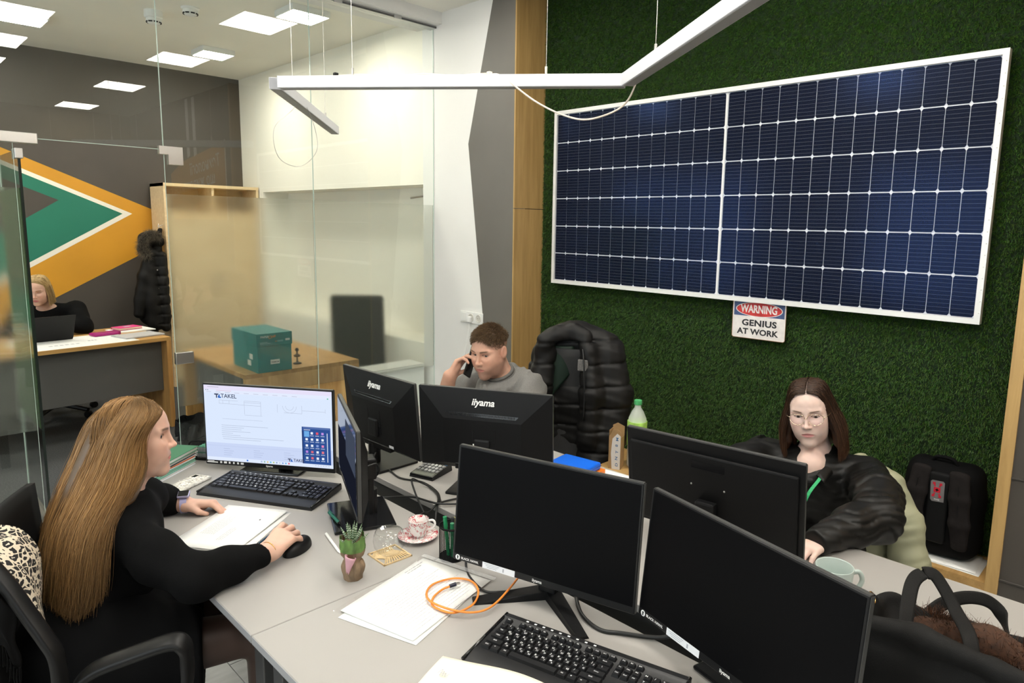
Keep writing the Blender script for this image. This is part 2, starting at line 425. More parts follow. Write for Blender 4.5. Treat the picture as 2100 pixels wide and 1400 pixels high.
# glass door, standing open into the far room
dr = struct(link('door_1', None, None, (.652, GY + .02, 0)))
MB().box2((-.001, 0, .05), (.001, .60, 2.03)).build('door_pane', clear, dr)
f = MB().box2((-.009, .006, F0), (-.005, .596, F1))
frost_g = frost.copy(); frost_g.name = 'green_frosted_door'      # the door's glass is thick and green
for n_ in frost_g.node_tree.nodes:
    if n_.type == 'BSDF_REFRACTION': n_.inputs[0].default_value = (.50, .68, .44, 1)
    if n_.type == 'BSDF_DIFFUSE': n_.inputs[0].default_value = (.22, .34, .17, 1)
    if n_.type == 'MIX_SHADER' and not n_.inputs[0].is_linked: n_.inputs[0].default_value = .30
f.build('frosted_film', frost_g, dr)
MB().box2((-.006, -.004, .05), (.006, .002, 1.99)).build('door_edge', dark_edge, dr)
MB().box2((-.004, .597, .05), (.004, .600, 2.03)).build('glass_edge', edge_m, dr)
MB().rbox((0, .03, 2.01), (.034, .09, .05), .003).build('door_clamp', steel, dr)
MB().rbox((0, .3, .045), (.034, .60, .05), .003).build('bottom_rail', steel, dr)

# ------------------------------------------------------------ ceiling lights
led_white = mat('white_lamp_body', (.75, .75, .73), .4)
led_f = emat('led_light_face', (1, .955, .87), PANEL_POWER)
led_b = emat('led_light_face_glazed_room', (1, .95, .83), BACK_POWER)
def ceiling_light(x0, x1, y0, y1, face, label, group, drop=.012):
    t = thing('ceiling_light', label, 'ceiling light', ((x0 + x1) / 2, (y0 + y1) / 2, CEIL), 0, group)
    w, d = x1 - x0, y1 - y0
    MB().rbox((0, 0, -drop / 2), (w, d, drop), .003).build('lamp_body', led_white, t)
    MB().box2((-w / 2 + .012, -d / 2 + .012, -drop - .002), (w / 2 - .012, d / 2 - .012, -drop)).build('diffuser', face, t)
FL = 'flush LED ceiling panel, '
for y0, y1, lab in ((2.83, 3.34, 'nearest the glass wall, mirrored beside the far lamp'), (1.03, 1.55, 'second from the glass in the row by the turf wall'), (-.95, -.40, 'third, mirrored high on the dark wall'), (-3.0, -2.43, 'mirrored lowest on the dark wall')):
    ceiling_light(2.19, 2.62, y0, y1, led_f, FL + lab, 'ceiling panels over the desks')
for y0, y1, lab in ((1.68, 2.23, 'mirrored at the top left corner'), (.59, 1.17, 'mirrored at the left edge below that corner'), (-.5, .07, 'mirrored smallest at the left edge'), (-1.62, -1.05, 'last of the middle row, out of the picture')):
    ceiling_light(.84, 1.27, y0, y1, led_f, FL + lab, 'ceiling panels over the desks')
for y0, y1, lab in ((2.2, 2.75, 'by the left windows, nearer the glass'), (.0, .55, 'by the left windows, farther from the glass')):
    ceiling_light(-.75, -.32, y0, y1, led_f, FL + lab, 'ceiling panels over the desks')
for (a, b, c, d, lab) in ((2.36, 2.65, 4.77, 5.06, 'square surface LED lamp nearest the end of the glass top track'),
                          (2.37, 2.65, 6.50, 6.79, 'square surface LED lamp near the far corner beyond the glass'),
                          (.95, 1.25, 6.47, 6.77, 'square surface LED lamp at the upper left beyond the glass')):
    ceiling_light(a, b, c, d, led_b, lab, 'surface lamps in the glazed room', .045)
for y, lab in ((4.9, 'square surface LED lamp left of the picture, nearer the glass'), (6.7, 'square surface LED lamp left of the picture, near the dark wall')):
    ceiling_light(-.45, -.15, y, y + .3, led_b, lab, 'surface lamps in the glazed room', .045)
# smoke detectors
def detector(x, y, lab, tall):
    t = thing('smoke_detector', lab, 'smoke detector', (x, y, CEIL), 0)
    h = .055 if tall else .015
    MB().lathe([(0, 0), (.062, 0), (.062, -h + .008), (.055, -h), (0, -h)], 24).build('mounting_base', white_pl, t, 40)
    MB().lathe([(0, -h), (.05, -h), (.052, -h - .02), (.040, -h - .034), (.020, -h - .042), (0, -h - .042)], 24).build('sensor_head', white_pl, t, 40)
    s = MB()
    for k in range(8):
        a = k * PI / 4; s.box((.0475 * math.cos(a), .0475 * math.sin(a), -h - .027), (.006, .026, .009), (0, 0, a))
    s.build('slot', black_mt, t)
detector(1.76, 5.76, 'white smoke detector on a tall stacked base', True)
detector(1.92, 5.47, 'flat white smoke detector beside the stacked one', False)
# ------------------------------------------------------------ the four desks, back to back
DZ = .75
frame_m = mat('grey_desk_frame', (.07, .07, .07), .45, metal=.3)
edge_lam = mat('grey_edge_band', (.30, .30, .31), .5)
def desk(x0, x1, y0, y1, label, outer):
    t = thing('office_desk', label, 'desk', ((x0 + x1) / 2, (y0 + y1) / 2, 0), 0, 'grey desks pushed together')
    w, d = (x1 - x0) / 2, (y1 - y0) / 2
    MB().rbox((0, 0, DZ - .011), (2 * w, 2 * d, .022), .0015, 1).build('desktop', grey_lam, t)
    s = 1 if outer > 0 else -1
    MB().box((s * (w + .0004), 0, DZ - .011), (.0008, 2 * d - .004, .0185)).build('edge_band', edge_lam, t)
    for a in (-1, 1):
        for b in (-1, 1): MB().rbox((a * (w - .06), b * (d - .05), (DZ - .024) / 2), (.05, .05, DZ - .024), .003).build('leg', frame_m, t)
    f = MB()
    for a in (-1, 1):
        f.box((a * (w - .045), 0, DZ - .048), (.03, 2 * d - .12, .05)); f.box((0, a * (d - .05), DZ - .048), (2 * w - .15, .03, .05))
    f.build('frame_rail', frame_m, t)
    MB().box((-s * (w - .02), 0, DZ - .10), (.018, 2 * d - .06, .15)).build('cable_panel', frame_m, t)
    return t
DA = desk(.581, 1.245, 1.476, 2.90, 'grey desk where the long-haired woman in black works', -1)
DB = desk(.581, 1.245, .17, 1.4735, 'empty-seated grey desk nearest the viewer, with papers and orange cable', -1)
DC = desk(1.337, 2.05, 1.476, 2.90, 'grey desk where the man on the phone sits', 1)
DD = desk(1.337, 2.07, .17, 1.4735, 'grey desk where the woman in glasses sits, mug and bag on it', 1)

# ------------------------------------------------------------ monitors
scr_off = mat('dark_matte_screen', (.0025, .0025, .003), .42, spec=.07, bump=(1500, .06))
scr_gloss = mat('dark_semi_gloss_screen', (.008, .009, .012), .12)
bez_m = mat('monitor_bezel', (.006, .006, .0065), .4, spec=.35)
bez_top = mat('monitor_edge', (.05, .05, .048), .4)
back_m = mat('monitor_back_textured', (.0055, .0055, .006), .42, spec=.24, bump=(1200, .35))
logo_m = mat('silver_lettering', (.78, .77, .75), .35)
print_m = mat('white_print', (.75, .75, .75), .5)
stick_m = mat('white_sticker', (.74, .75, .78), .5)
def monitor(label, x, y, yaw, W, H, zb, tilt=5., foot='plate', base=(0, 0), screen=None, logo_back=False, logo_front=False, stickers=False, slab=False, chin=.018):
    """root at the stand's base; local x looks out of the screen. base = offset of the base from below the panel, local"""
    ca, sa = math.cos(R(yaw)), math.sin(R(yaw))
    bx, by = base
    t = thing('monitor', label, 'monitor', (x + bx * ca - by * sa, y + bx * sa + by * ca, DZ), R(yaw))
    T = Matrix.Translation((-bx, -by, zb - DZ + H / 2)) @ Matrix.Rotation(-R(tilt), 4, 'Y')
    th = .014
    m = MB(); m.M = T; m.rbox((-th / 2, 0, 0), (th, W, H), .002, 1); ph = m.build('panel_housing', bez_m, t)
    m = MB(); m.M = T; m.box((-th / 2, 0, H / 2 + .0003), (th - .003, W - .004, .0008)); m.box((-th / 2, W / 2 + .0003, 0), (th - .003, .0008, H - .004)); m.box((-th / 2, -W / 2 - .0003, 0), (th - .003, .0008, H - .004)); m.build('edge_strip', bez_top, t)
    b = .006
    m = MB(); m.M = T; m.box((.0004, 0, (chin - b) / 2), (.001, W - 2 * b, H - b - chin)); sp = m.build('screen', screen or scr_off, t)
    # chamfered rear housing
    m = MB(); m.M = T
    if slab:
        m.rbox((-th - .006, 0, -.01), (.012, W - .03, H - .05), .005)
    else:
        o = [(-th, -W / 2 + .001, -H / 2 + .001), (-th, W / 2 - .001, -H / 2 + .001), (-th, W / 2 - .001, H / 2 - .001), (-th, -W / 2 + .001, H / 2 - .001)]
        k = -th - .032
        i = [(k, -W * .29, -H * .40), (k, W * .29, -H * .40), (k, W * .29, H * .16), (k, -W * .29, H * .16)]
        m.add(o + i, [(0, 1, 5, 4), (1, 2, 6, 5), (2, 3, 7, 6), (3, 0, 4, 7), (4, 5, 6, 7)])
    bh = m.build('rear_housing', back_m, t)
    if not slab:
        # vent: a recessed slot with fins, lying on the sloped upper face
        n = MB(); n.M = T
        zt, zb_ = H * .20, H * .235
        def sx(z): return -th - .032 + (z - H * .16) / (H * .5 - H * .16) * .032
        pl = [(-W * .25, zt), (W * .25, zt), (W * .27, zb_), (-W * .27, zb_)]
        n.add([(sx(z) - .0006, yy, z) for yy, z in pl], [(0, 1, 2, 3)])
        n.build('vent_slot', gloss_black, t)
        n = MB(); n.M = T
        for q in range(46):
            yy = -W * .24 + q * W * .48 / 45; zc = (zt + zb_) / 2
            n.box((sx(zc) - .0012, yy, zc), (.0016, .0022, (zb_ - zt) * .8))
        tag(n.build('vent_fins', mat('vent_fin', (.025, .025, .025), .4), t), kind='stuff')
        n = MB(); n.M = T
        for yy in (-W * .10, W * .07): n.box((-th - .0322, yy, -.03), (.0008, .0012, H * .32))
        n.box((-th - .0322, -W * .015, -H * .17), (.0008, W * .17, .001))
        n.build('housing_joint', gloss_black, t)
        n = MB(); n.M = T; n.rbox((-th - .020, 0, -H * .43), (.03, W * .42, .022), .002, 1); n.build('port_panel', bez_m, t)
    def on(me, loc, rot, mm, name='lettering'):
        me = me.copy(); me.materials.clear(); me.materials.append(mm)
        o = link(name, me, t); o.matrix_basis = T @ Matrix.Translation(loc) @ Euler(rot).to_matrix().to_4x4(); return o
    if logo_back:
        zl = H * .36; ang = math.atan2(.032, H * .34)
        on(text_mesh('iiyama', .034, bold=.022, shear=.18, extrude=.0006), (sx(zl) - .001, 0, zl), (R(90) - ang, 0, R(-90)), logo_m, 'maker_lettering')
        n = MB(); n.M = T; n.box((-th - .026, -W * .24, -H * .36), (.001, .035, .014)); n.box((-th - .0365, -W * .24, -H * .37), (.001, .028, .010)); n.build('rating_sticker', stick_m, t)
    if logo_front:
        on(text_mesh('iiyama', .011, bold=.01, extrude=.0002), (.0012, 0, -H / 2 + chin * .5), FACE_PX, logo_m, 'maker_lettering')
    if stickers:
        on(text_mesh('BLACK HAWK', .0085, bold=.01, extrude=.0002, align='LEFT'), (.0012, -W / 2 + .028, -H / 2 + chin * .5), FACE_PX, print_m, 'model_lettering')
        n = MB(); n.M = T @ Matrix.Translation((.001, -W / 2 + .017, -H / 2 + chin * .5)) @ Matrix.Rotation(R(90), 4, 'Y')
        n.lathe([(0, 0), (.007, 0), (.007, .0004), (0, .0004)], 20); n.build('round_badge', print_m, t)
        n = MB(); n.M = T @ Matrix.Translation((.0014, -W / 2 + .017, -H / 2 + chin * .5)); n.prism([(-.002, -.0045), (.002, -.0045), (.0014, 0), (.003, .002), (0, .005), (-.003, .002), (-.0014, 0)], 0, .0004, 'x'); n.build('badge_mark', gloss_black, t)
        n = MB(); n.M = T; n.box((.0012, -W / 2 + .145, -H / 2 + chin * .5), (.0006, .098, .016)); st = n.build('spec_sticker', stick_m, t)
        n = MB(); n.M = T
        for q in range(3): n.box((.0016, -W / 2 + .125, -H / 2 + chin * .5 + .0045 - q * .004), (.0003, .045 - q * .008, .0012))
        n.box((.0016, -W / 2 + .16, -H / 2 + chin * .5), (.0003, .004, .009))
        n.build('fine_print', mat('fine_print_grey', (.35, .36, .40), .6), st)
    zs = zb - DZ + H * .30
    # stand
    nk = MB()
    if foot in ('plate', 'small'):
        MB().rbox((0, 0, .005), (.19 if foot == 'plate' else .10, .24, .010), .004).build('stand_base', gloss_black if not logo_back else bez_m, t)
        nk.rbox((-.03, 0, zs / 2), (.022, .055, zs), .006)
        nk.tube([(-.03, 0, .006), (-.03, 0, zs * .55)], .024, 14)
        nk.rbox((-bx * .5 - .035, -by, zs), (abs(bx) + .03, .06, .07), .006)
    else:
        nk.rbox((-.02, 0, zs / 2), (.03, .05, zs), .006)
        nk.rbox((-bx * .5 - .02, -by, zs), (abs(bx) + .03, .07, .07), .006)
        for sgn in (-1, 1):
            d = Vector((.130, sgn * .155, 0)); l = d.length; a = math.atan2(d.y, d.x)
            q = MB(); q.M = Matrix.Translation((-.03, 0, 0)) @ Matrix.Rotation(a, 4, 'Z')
            q.add([(0, -.022, .001), (l, -.017, .0), (l, .017, .0), (0, .022, .001), (0, -.020, .024), (l, -.013, .007), (l, .013, .007), (0, .020, .024)],
                  [(0, 3, 2, 1), (4, 5, 6, 7), (0, 1, 5, 4), (1, 2, 6, 5), (2, 3, 7, 6), (3, 0, 4, 7)])
            q.build('stand_foot', back_m, t)
    nk.build('stand_neck', bez_m, t)
    t['_'] = 0; del t['_']
    return t, T, ph, sp, on

k = 1.08
scr_on = emat('lit_screen_page', (.72, .82, 1.0), 1.0)
m1, T1, _, sp1, on1 = monitor('lit monitor showing a drawing page, in front of the long-haired woman', .978 * k, 2.257 * k, 215.5, .487 * k, .294 * k, 1.7 - (1.7 - .84) * k, 0., base=(-.085, 0), screen=scr_on, logo_front=True)
m2, T2, _, sp2, on2 = monitor('dark monitor seen nearly edge-on, right of the lit monitor', 1.071, 1.892, 157, .470, .276, .83, 0., base=(-.04, 0), screen=scr_gloss)
monitor('black monitor seen from behind, farther left of the two facing the man', 1.430, 2.243, 1.3, .482, .302, .82, 5.2, base=(.01, .03), logo_back=True)
monitor('black monitor seen from behind, directly in front of the man on the phone', 1.561, 1.775, 29.5, .499, .304, .82, 4.9, base=(0, 0), logo_back=True)
m5, T5, _, _, on5 = monitor('plain black monitor back, facing the woman in glasses', 1.703, .947, 6.9, .534, .30, .80, 8., slab=True)
monitor('dark matte monitor on splayed feet above the orange cable', 1.149, 1.099, 195, .517, .309, .815, 5.7, foot='v', base=(-.03, 0), logo_front=True, stickers=True)
monitor('dark matte monitor nearest the viewer, right of the one with splayed feet', 1.167, .585, 166.2, .528, .30, .815, 5.7, foot='small', base=(-.07, 0), logo_front=True, stickers=True)
W5, H5 = .534, .30
n = MB(); n.M = T5; n.box((-.0264, 0, H5 * .28), (.0008, .10, .022)); n.build('maker_plate', gloss_black, m5)
n = MB(); n.M = T5
for yy, zz in ((.05, .02), (-.05, .02), (.05, -.08), (-.05, -.08)): n.ball((-.0262, yy, zz), .003, 8)
n.build('mount_screws', steel, m5)

# what the lit screen shows: flat printed shapes lit from behind
W1, H1 = .487 * k, .294 * k
_em = {}
def ecol(c, s=1.0):
    kk = tuple(c)
    if kk not in _em: _em[kk] = emat('screen_colour_%d' % len(_em), c, s)
    return _em[kk]
class Pic:
    def __init__(s): s.d = {}
    def rect(s, u0, v0, u1, v1, c, lay=1):
        s.d.setdefault((tuple(c), lay), MB()).box((0, 0, 0), (0, 0, 0)) if False else None
        m = s.d.setdefault((tuple(c), lay), MB())
        y0, y1 = -W1 / 2 + .006 + u0 * (W1 - .012), -W1 / 2 + .006 + u1 * (W1 - .012)
        z0, z1 = H1 / 2 - .006 - v0 * (H1 - .024), H1 / 2 - .006 - v1 * (H1 - .024)
        x = .0010 + lay * .00015
        m.add([(x, y0, z0), (x, y1, z0), (x, y1, z1), (x, y0, z1)], [(0, 1, 2, 3)])
    def line(s, u0, v0, u1, v1, c, w=.0012, lay=2):
        m = s.d.setdefault((tuple(c), lay), MB())
        def P(u, v): return Vector((.0010 + lay * .00015, -W1 / 2 + .006 + u * (W1 - .012), H1 / 2 - .006 - v * (H1 - .024)))
        a, b = P(u0, v0), P(u1, v1); d = (b - a); nn = Vector((0, -d.z, d.y)).normalized() * w / 2
        m.add([a - nn, b - nn, b + nn, a + nn], [(0, 1, 2, 3)])
    def done(s, t, T, par):
        for (c, lay), m in s.d.items():
            o = m.build('screen_print', ecol(c), par); o.matrix_basis = T; o['kind'] = 'stuff'
pic = Pic()
GR, DK, BL, WH = (.38, .43, .56), (.12, .14, .22), (.03, .085, .30), (.85, .9, 1.0)
pic.rect(0, 0, 1, .055, (.80, .76, .95)); pic.rect(0, .055, 1, .10, (.78, .84, 1.0))
for i in range(10): pic.rect(.02 + i * .075, .083, .06 + i * .075, .090, (.55, .60, .74), 2)
for u in (.015, .03): pic.rect(u, .058, u + .006, .068, DK, 2)
pic.rect(.10, .063, .22, .067, (.75, .35, .45), 2); pic.rect(.03, .018, .12, .026, (.5, .5, .62), 2); pic.rect(.965, .085, .975, .10, (.1, .5, .3), 2)
pic.rect(0, .76, 1, .955, (.60, .69, .93)); pic.rect(0, .955, 1, 1, (.76, .84, 1.0))
pic.line(0, .80, .9, .80, (.52, .6, .85))
for i, (a, b) in enumerate(((.13, .50), (.13, .31), (.13, .29), (.13, .36), (.13, .22), (.13, .28), (.135, .62), (.14, .44))): pic.line(a, .52 + i * .026, b, .52 + i * .026, GR)
pic.line(.14, .435, .46, .435, GR, .0008); pic.line(.32, .37, .46, .37, GR, .0008)
for q in ((.12, .19, .27, .19), (.12, .235, .27, .235), (.12, .19, .12, .235), (.15, .19, .15, .235), (.20, .19, .20, .235), (.27, .24, .45, .24), (.32, .185, .45, .185), (.32, .205, .45, .205), (.45, .185, .45, .37), (.32, .185, .32, .36),
          (.58, .20, .58, .31), (.77, .265, .95, .265), (.95, .23, .95, .28), (.77, .20, .77, .305), (.63, .305, .77, .305)): pic.line(*q, (.40, .44, .55), .0009)
for r0 in (.035, .06):
    pp = [(.675 + r0 * math.cos(PI * j / 12) * .9, .215 + r0 * 1.5 * math.sin(PI * j / 12)) for j in range(13)]
    for a, b in zip(pp, pp[1:]): pic.line(*a, *b, (.42, .46, .58), .0009)
for u in (.14, .38, .62):
    for j in range(4): pic.line(u, .835 + j * .028, u + (.05 if j == 0 else .09 - j * .01), .835 + j * .028, (.36, .42, .62), .001)
# folder window
pic.rect(.765, .47, .985, .955, BL, 3); pic.rect(.775, .475, .98, .495, (.10, .17, .42), 4); pic.rect(.765, .52, .772, .95, (.01, .03, .12), 4)
pic.rect(.957, .54, .963, .92, (.7, .76, .9), 4); pic.rect(.78, .505, .83, .512, WH, 4); pic.rect(.782, .525, .822, .60, (.16, .42, .80), 4)
ic = [WH, (.8, .1, .15), (.55, .3, .8), WH, WH, WH, WH, WH, WH, (.25, .35, .7), (.8, .25, .5), (.5, .25, .75), (.7, .15, .2), WH, (.8, .2, .25), (.7, .8, .9), (.75, .15, .2), WH, WH]
j = 0
for r_ in range(5):
    for c_ in range(4):
        if r_ == 0 and c_ == 0: continue
        u, v = .792 + c_ * .041, .535 + r_ * .082
        pic.rect(u, v, u + .018, v + .030, ic[j], 4); pic.rect(u - .006, v + .045, u + .024, v + .052, (.6, .68, .85), 4); j += 1
tb = [(.05, .2, .7), (.4, .5, .7), (.3, .5, .4), (.75, .55, .2), (.1, .5, .75), (.5, .6, .2), (.3, .4, .6), (.6, .65, .75), (.2, .35, .75), (.15, .45, .8), (.75, .1, .2)]
for i, c in enumerate(tb): pic.rect((.32 if i == 0 else .41 + i * .024), .965, (.333 if i == 0 else .421 + i * .024), .985, c, 2)
for i in range(6): pic.rect(.86 + i * .02, .97, .872 + i * .02, .976, (.45, .5, .65), 2)
pic.done(m1, T1, sp1)
for (u, v, s_) in ((.175, .135, .022), (.715, .925, .016)):
    y, z = -W1 / 2 + .006 + u * (W1 - .012), H1 / 2 - .006 - v * (H1 - .024)
    o = on1(text_mesh('TAKEL', s_, bold=.01, extrude=.0001), (.0016, y + .012, z), FACE_PX, ecol((.05, .06, .12)), 'screen_lettering')
    n = MB(); n.M = T1; s2 = s_ * .62
    y -= s_ * 1.5
    n.prism([(y - s2, z + s2 * .6), (y + s2 * .3, z + s2 * .6), (y + s2 * .2, z + s2 * .25), (y - s2 * .15, z + s2 * .25), (y - s2 * .15, z - s2 * .6), (y - s2 * .5, z - s2 * .6), (y - s2 * .5, z + s2 * .25), (y - s2, z + s2 * .25)], .0016, .0017, 'x'); n.build('screen_mark', ecol((.05, .06, .12)), m1)
    n = MB(); n.M = T1
    n.prism([(y + s2 * .1, z - s2 * .6), (y + s2, z - s2 * .6), (y + s2, z - s2 * .25), (y + s2 * .65, z - s2 * .25), (y + s2 * .65, z + s2 * .6), (y + s2 * .1, z - s2 * .1)], .0016, .0017, 'x'); n.build('screen_mark', ecol((.02, .12, .5)), m1)
# printed icons on the lit monitor's lower bezel
n = MB(); n.M = T1
n.box((.0011, -W1 / 2 + .028, -H1 / 2 + .0095), (.0004, .044, .004)); n.box((.0011, -W1 / 2 + .022, -H1 / 2 + .0145), (.0004, .026, .0022))
for i, w in enumerate((.008, .012, .007, .006, .007, .012)): n.box((.0011, -W1 / 2 + .064 + i * .0175, -H1 / 2 + .011), (.0004, w, .0075))
n.build('bezel_print', print_m, m1)
# woman's second screen: upper reflection put in as dim blue glow, navy below
n = MB(); n.M = T2; n.box((.0012, .10, .05), (.0004, .22, .12)); n.build('screen_print', emat('dim_blue_reflection', (.20, .25, .38), .26), m2)
n = MB(); n.M = T2; n.box((.0010, 0, -.04), (.0003, .44, .15)); n.build('screen_print', emat('dim_navy_desktop', (.05, .06, .11), .18), m2)

# ------------------------------------------------------------ keyboards
key_m = mat('black_keycap', (.012, .012, .013), .35)
leg_m = mat('white_legend', (.78, .78, .78), .5)
def keycap(w, d, h=.0065):
    b = MB(); i = .0018
    b.add([(-w / 2, -d / 2, 0), (w / 2, -d / 2, 0), (w / 2, d / 2, 0), (-w / 2, d / 2, 0), (-w / 2 + i, -d / 2 + i, h), (w / 2 - i, -d / 2 + i, h), (w / 2 - i, d / 2 - i * .6, h), (-w / 2 + i, d / 2 - i * .6, h)],
          [(0, 3, 2, 1), (4, 5, 6, 7), (0, 1, 5, 4), (1, 2, 6, 5), (2, 3, 7, 6), (3, 0, 4, 7)])
    return b.mesh('key', key_m)
def keyboard(label, x, y, rz):
    t = thing('keyboard', label, 'keyboard', (x, y, DZ), rz, 'black keyboards on the desks')
    W, D = .455, .188
    b = MB()
    prof = [(-D / 2, .002), (-D / 2 + .004, .010), (-D / 2 + .045, .017), (-D / 2 + .050, .0155), (D / 2 - .024, .0225), (D / 2 - .018, .027), (D / 2 - .004, .026), (D / 2, .020), (D / 2, .004), (-D / 2, 0)]
    b.prism(prof, -W / 2, W / 2, 'x')
    # waist of the palm rest
    b.build('keyboard_case', mat('keyboard_black', (.014, .014, .015), .4, bump=(1000, .1)), t, 35)
    for s_ in (-1, 1): MB().tube([(s_ * (W / 2 - .002), -D / 2 + .002, .012), (s_ * (W / 2 - .002), D / 2 - .004, .024)], .004, 8).build('side_rail', gloss_black, t, True)
    u = .0190
    x0 = -W / 2 + .014
    def zz(yy): return .0155 + (yy + D / 2 - .05) / (D - .074) * .007
    rows = []
    ys = [-D / 2 + .060 + i * u for i in range(5)]
    latin = ['', 'ZXCVBNM,./', "ASDFGHJKL;'", 'QWERTYUIOP[]', '1234567890-=']
    cyr = ['', 'ЯЧСМИТЬБЮ.', 'ФІВАПРОЛДЖЄ', 'ЙЦУКЕНГШЩЗХЇ', '!"№;%:?*()_+']
    K = []
    K.append([(1.25, 'Ctrl'), (1.25, '*'), (1.25, 'Alt'), (6.25, ''), (1.25, 'Alt'), (1.25, '*'), (1.25, '='), (1.25, 'Ctrl')])
    K.append([(2.25, 'Shift')] + [(1, i) for i in range(10)] + [(2.75, 'Shift')])
    K.append([(1.75, 'Caps')] + [(1, i) for i in range(11)] + [(2.25, 'Enter')])
    K.append([(1.5, 'Tab')] + [(1, i) for i in range(12)] + [(1.5, '\\')])
    K.append([(1, '`')] + [(1, i) for i in range(12)] + [(2, 'Back')])
    cache = {}; lg = MB()
    def addkey(kx, ky, w, d=1.0, leg=None, leg2=None):
        ck = (w, d)
        if ck not in cache: cache[ck] = keycap(w * u - .0022, d * u - .0026)
        z = zz(ky)
        o = link('key', cache[ck], t, (kx, ky, z), (R(2.2), 0, 0))
        for s_, off, sz in ((leg, (-.0028, .0030), .0075 if leg and len(leg) == 1 else .0052), (leg2, (.0028, -.0030), .0065)):
            if not s_: continue
            me = text_mesh(s_, sz, bold=.012, extrude=.0)
            mm = Matrix.Translation((kx + (off[0] if leg2 or len(s_) == 1 else 0), ky + (off[1] if leg2 else .001), z + .0069 + off[1] * .03))
            lg.add([mm @ v.co for v in me.vertices], [tuple(p.vertices) for p in me.polygons])
    for r_, row in enumerate(K):
        cx = x0
        for w, s_ in row:
            cc = cx + w * u / 2
            if isinstance(s_, int): addkey(cc, ys[r_], w, 1, latin[r_][s_], cyr[r_][s_])
            else: addkey(cc, ys[r_], w, 1, s_)
            cx += w * u
    yf = ys[4] + u * 1.12
    for i, xx in enumerate([0, 2, 3, 4, 5, 6.5, 7.5, 8.5, 9.5, 11, 12, 13, 14]): addkey(x0 + (xx + .5) * u, yf, 1, .75, 'Esc' if i == 0 else 'F%d' % i)
    xn = x0 + 15.35 * u
    for i, s_ in enumerate(('Prt', 'Scr', 'Brk')): addkey(xn + (i + .5) * u, yf, 1, .75, s_)
    for i, s_ in enumerate(('Ins', 'Hm', 'PU')): addkey(xn + (i + .5) * u, ys[4], 1, 1, s_)
    for i, s_ in enumerate(('Del', 'End', 'PD')): addkey(xn + (i + .5) * u, ys[3], 1, 1, s_)
    addkey(xn + 1.5 * u, ys[1], 1, 1, '^')
    for i, s_ in enumerate(('<', 'v', '>')): addkey(xn + (i + .5) * u, ys[0], 1, 1, s_)
    xk = xn + 3.3 * u
    pad = [('0', '', '.', 'E'), ('1', '2', '3', 'E'), ('4', '5', '6', '+'), ('7', '8', '9', '+'), ('N', '/', '*', '-')]
    for r_ in range(5):
        for c_ in range(4):
            s_ = pad[r_][c_]
            if s_ == '' or (c_ == 3 and r_ in (1, 3)): continue
            if c_ == 3 and r_ in (0, 2): addkey(xk + (c_ + .5) * u, ys[r_] + u / 2, 1, 2, s_)
            elif r_ == 0 and c_ == 0: addkey(xk + u, ys[0], 2, 1, '0')
            else: addkey(xk + (c_ + .5) * u, ys[r_], 1, 1, s_)
    mk = MB()
    for i in range(9): mk.box((x0 + (2.6 + i * 1.15) * u, D / 2 - .012, .0268), (.006, .004, .0006))
    mk.build('media_marks', leg_m, t)
    tag(lg.build('key_legends', leg_m, t), kind='stuff')
    return t
kb1 = keyboard('black keyboard below the lit monitor, beside the woman\'s resting hand', .978, 2.262, R(-60.4))
kb2 = copy_tree(kb1); kb2.location = (1.012, .862, DZ); kb2.rotation_euler.z = R(-75.6)
kb2['label'] = 'black keyboard nearest the viewer at the bottom edge, by the open notebook'
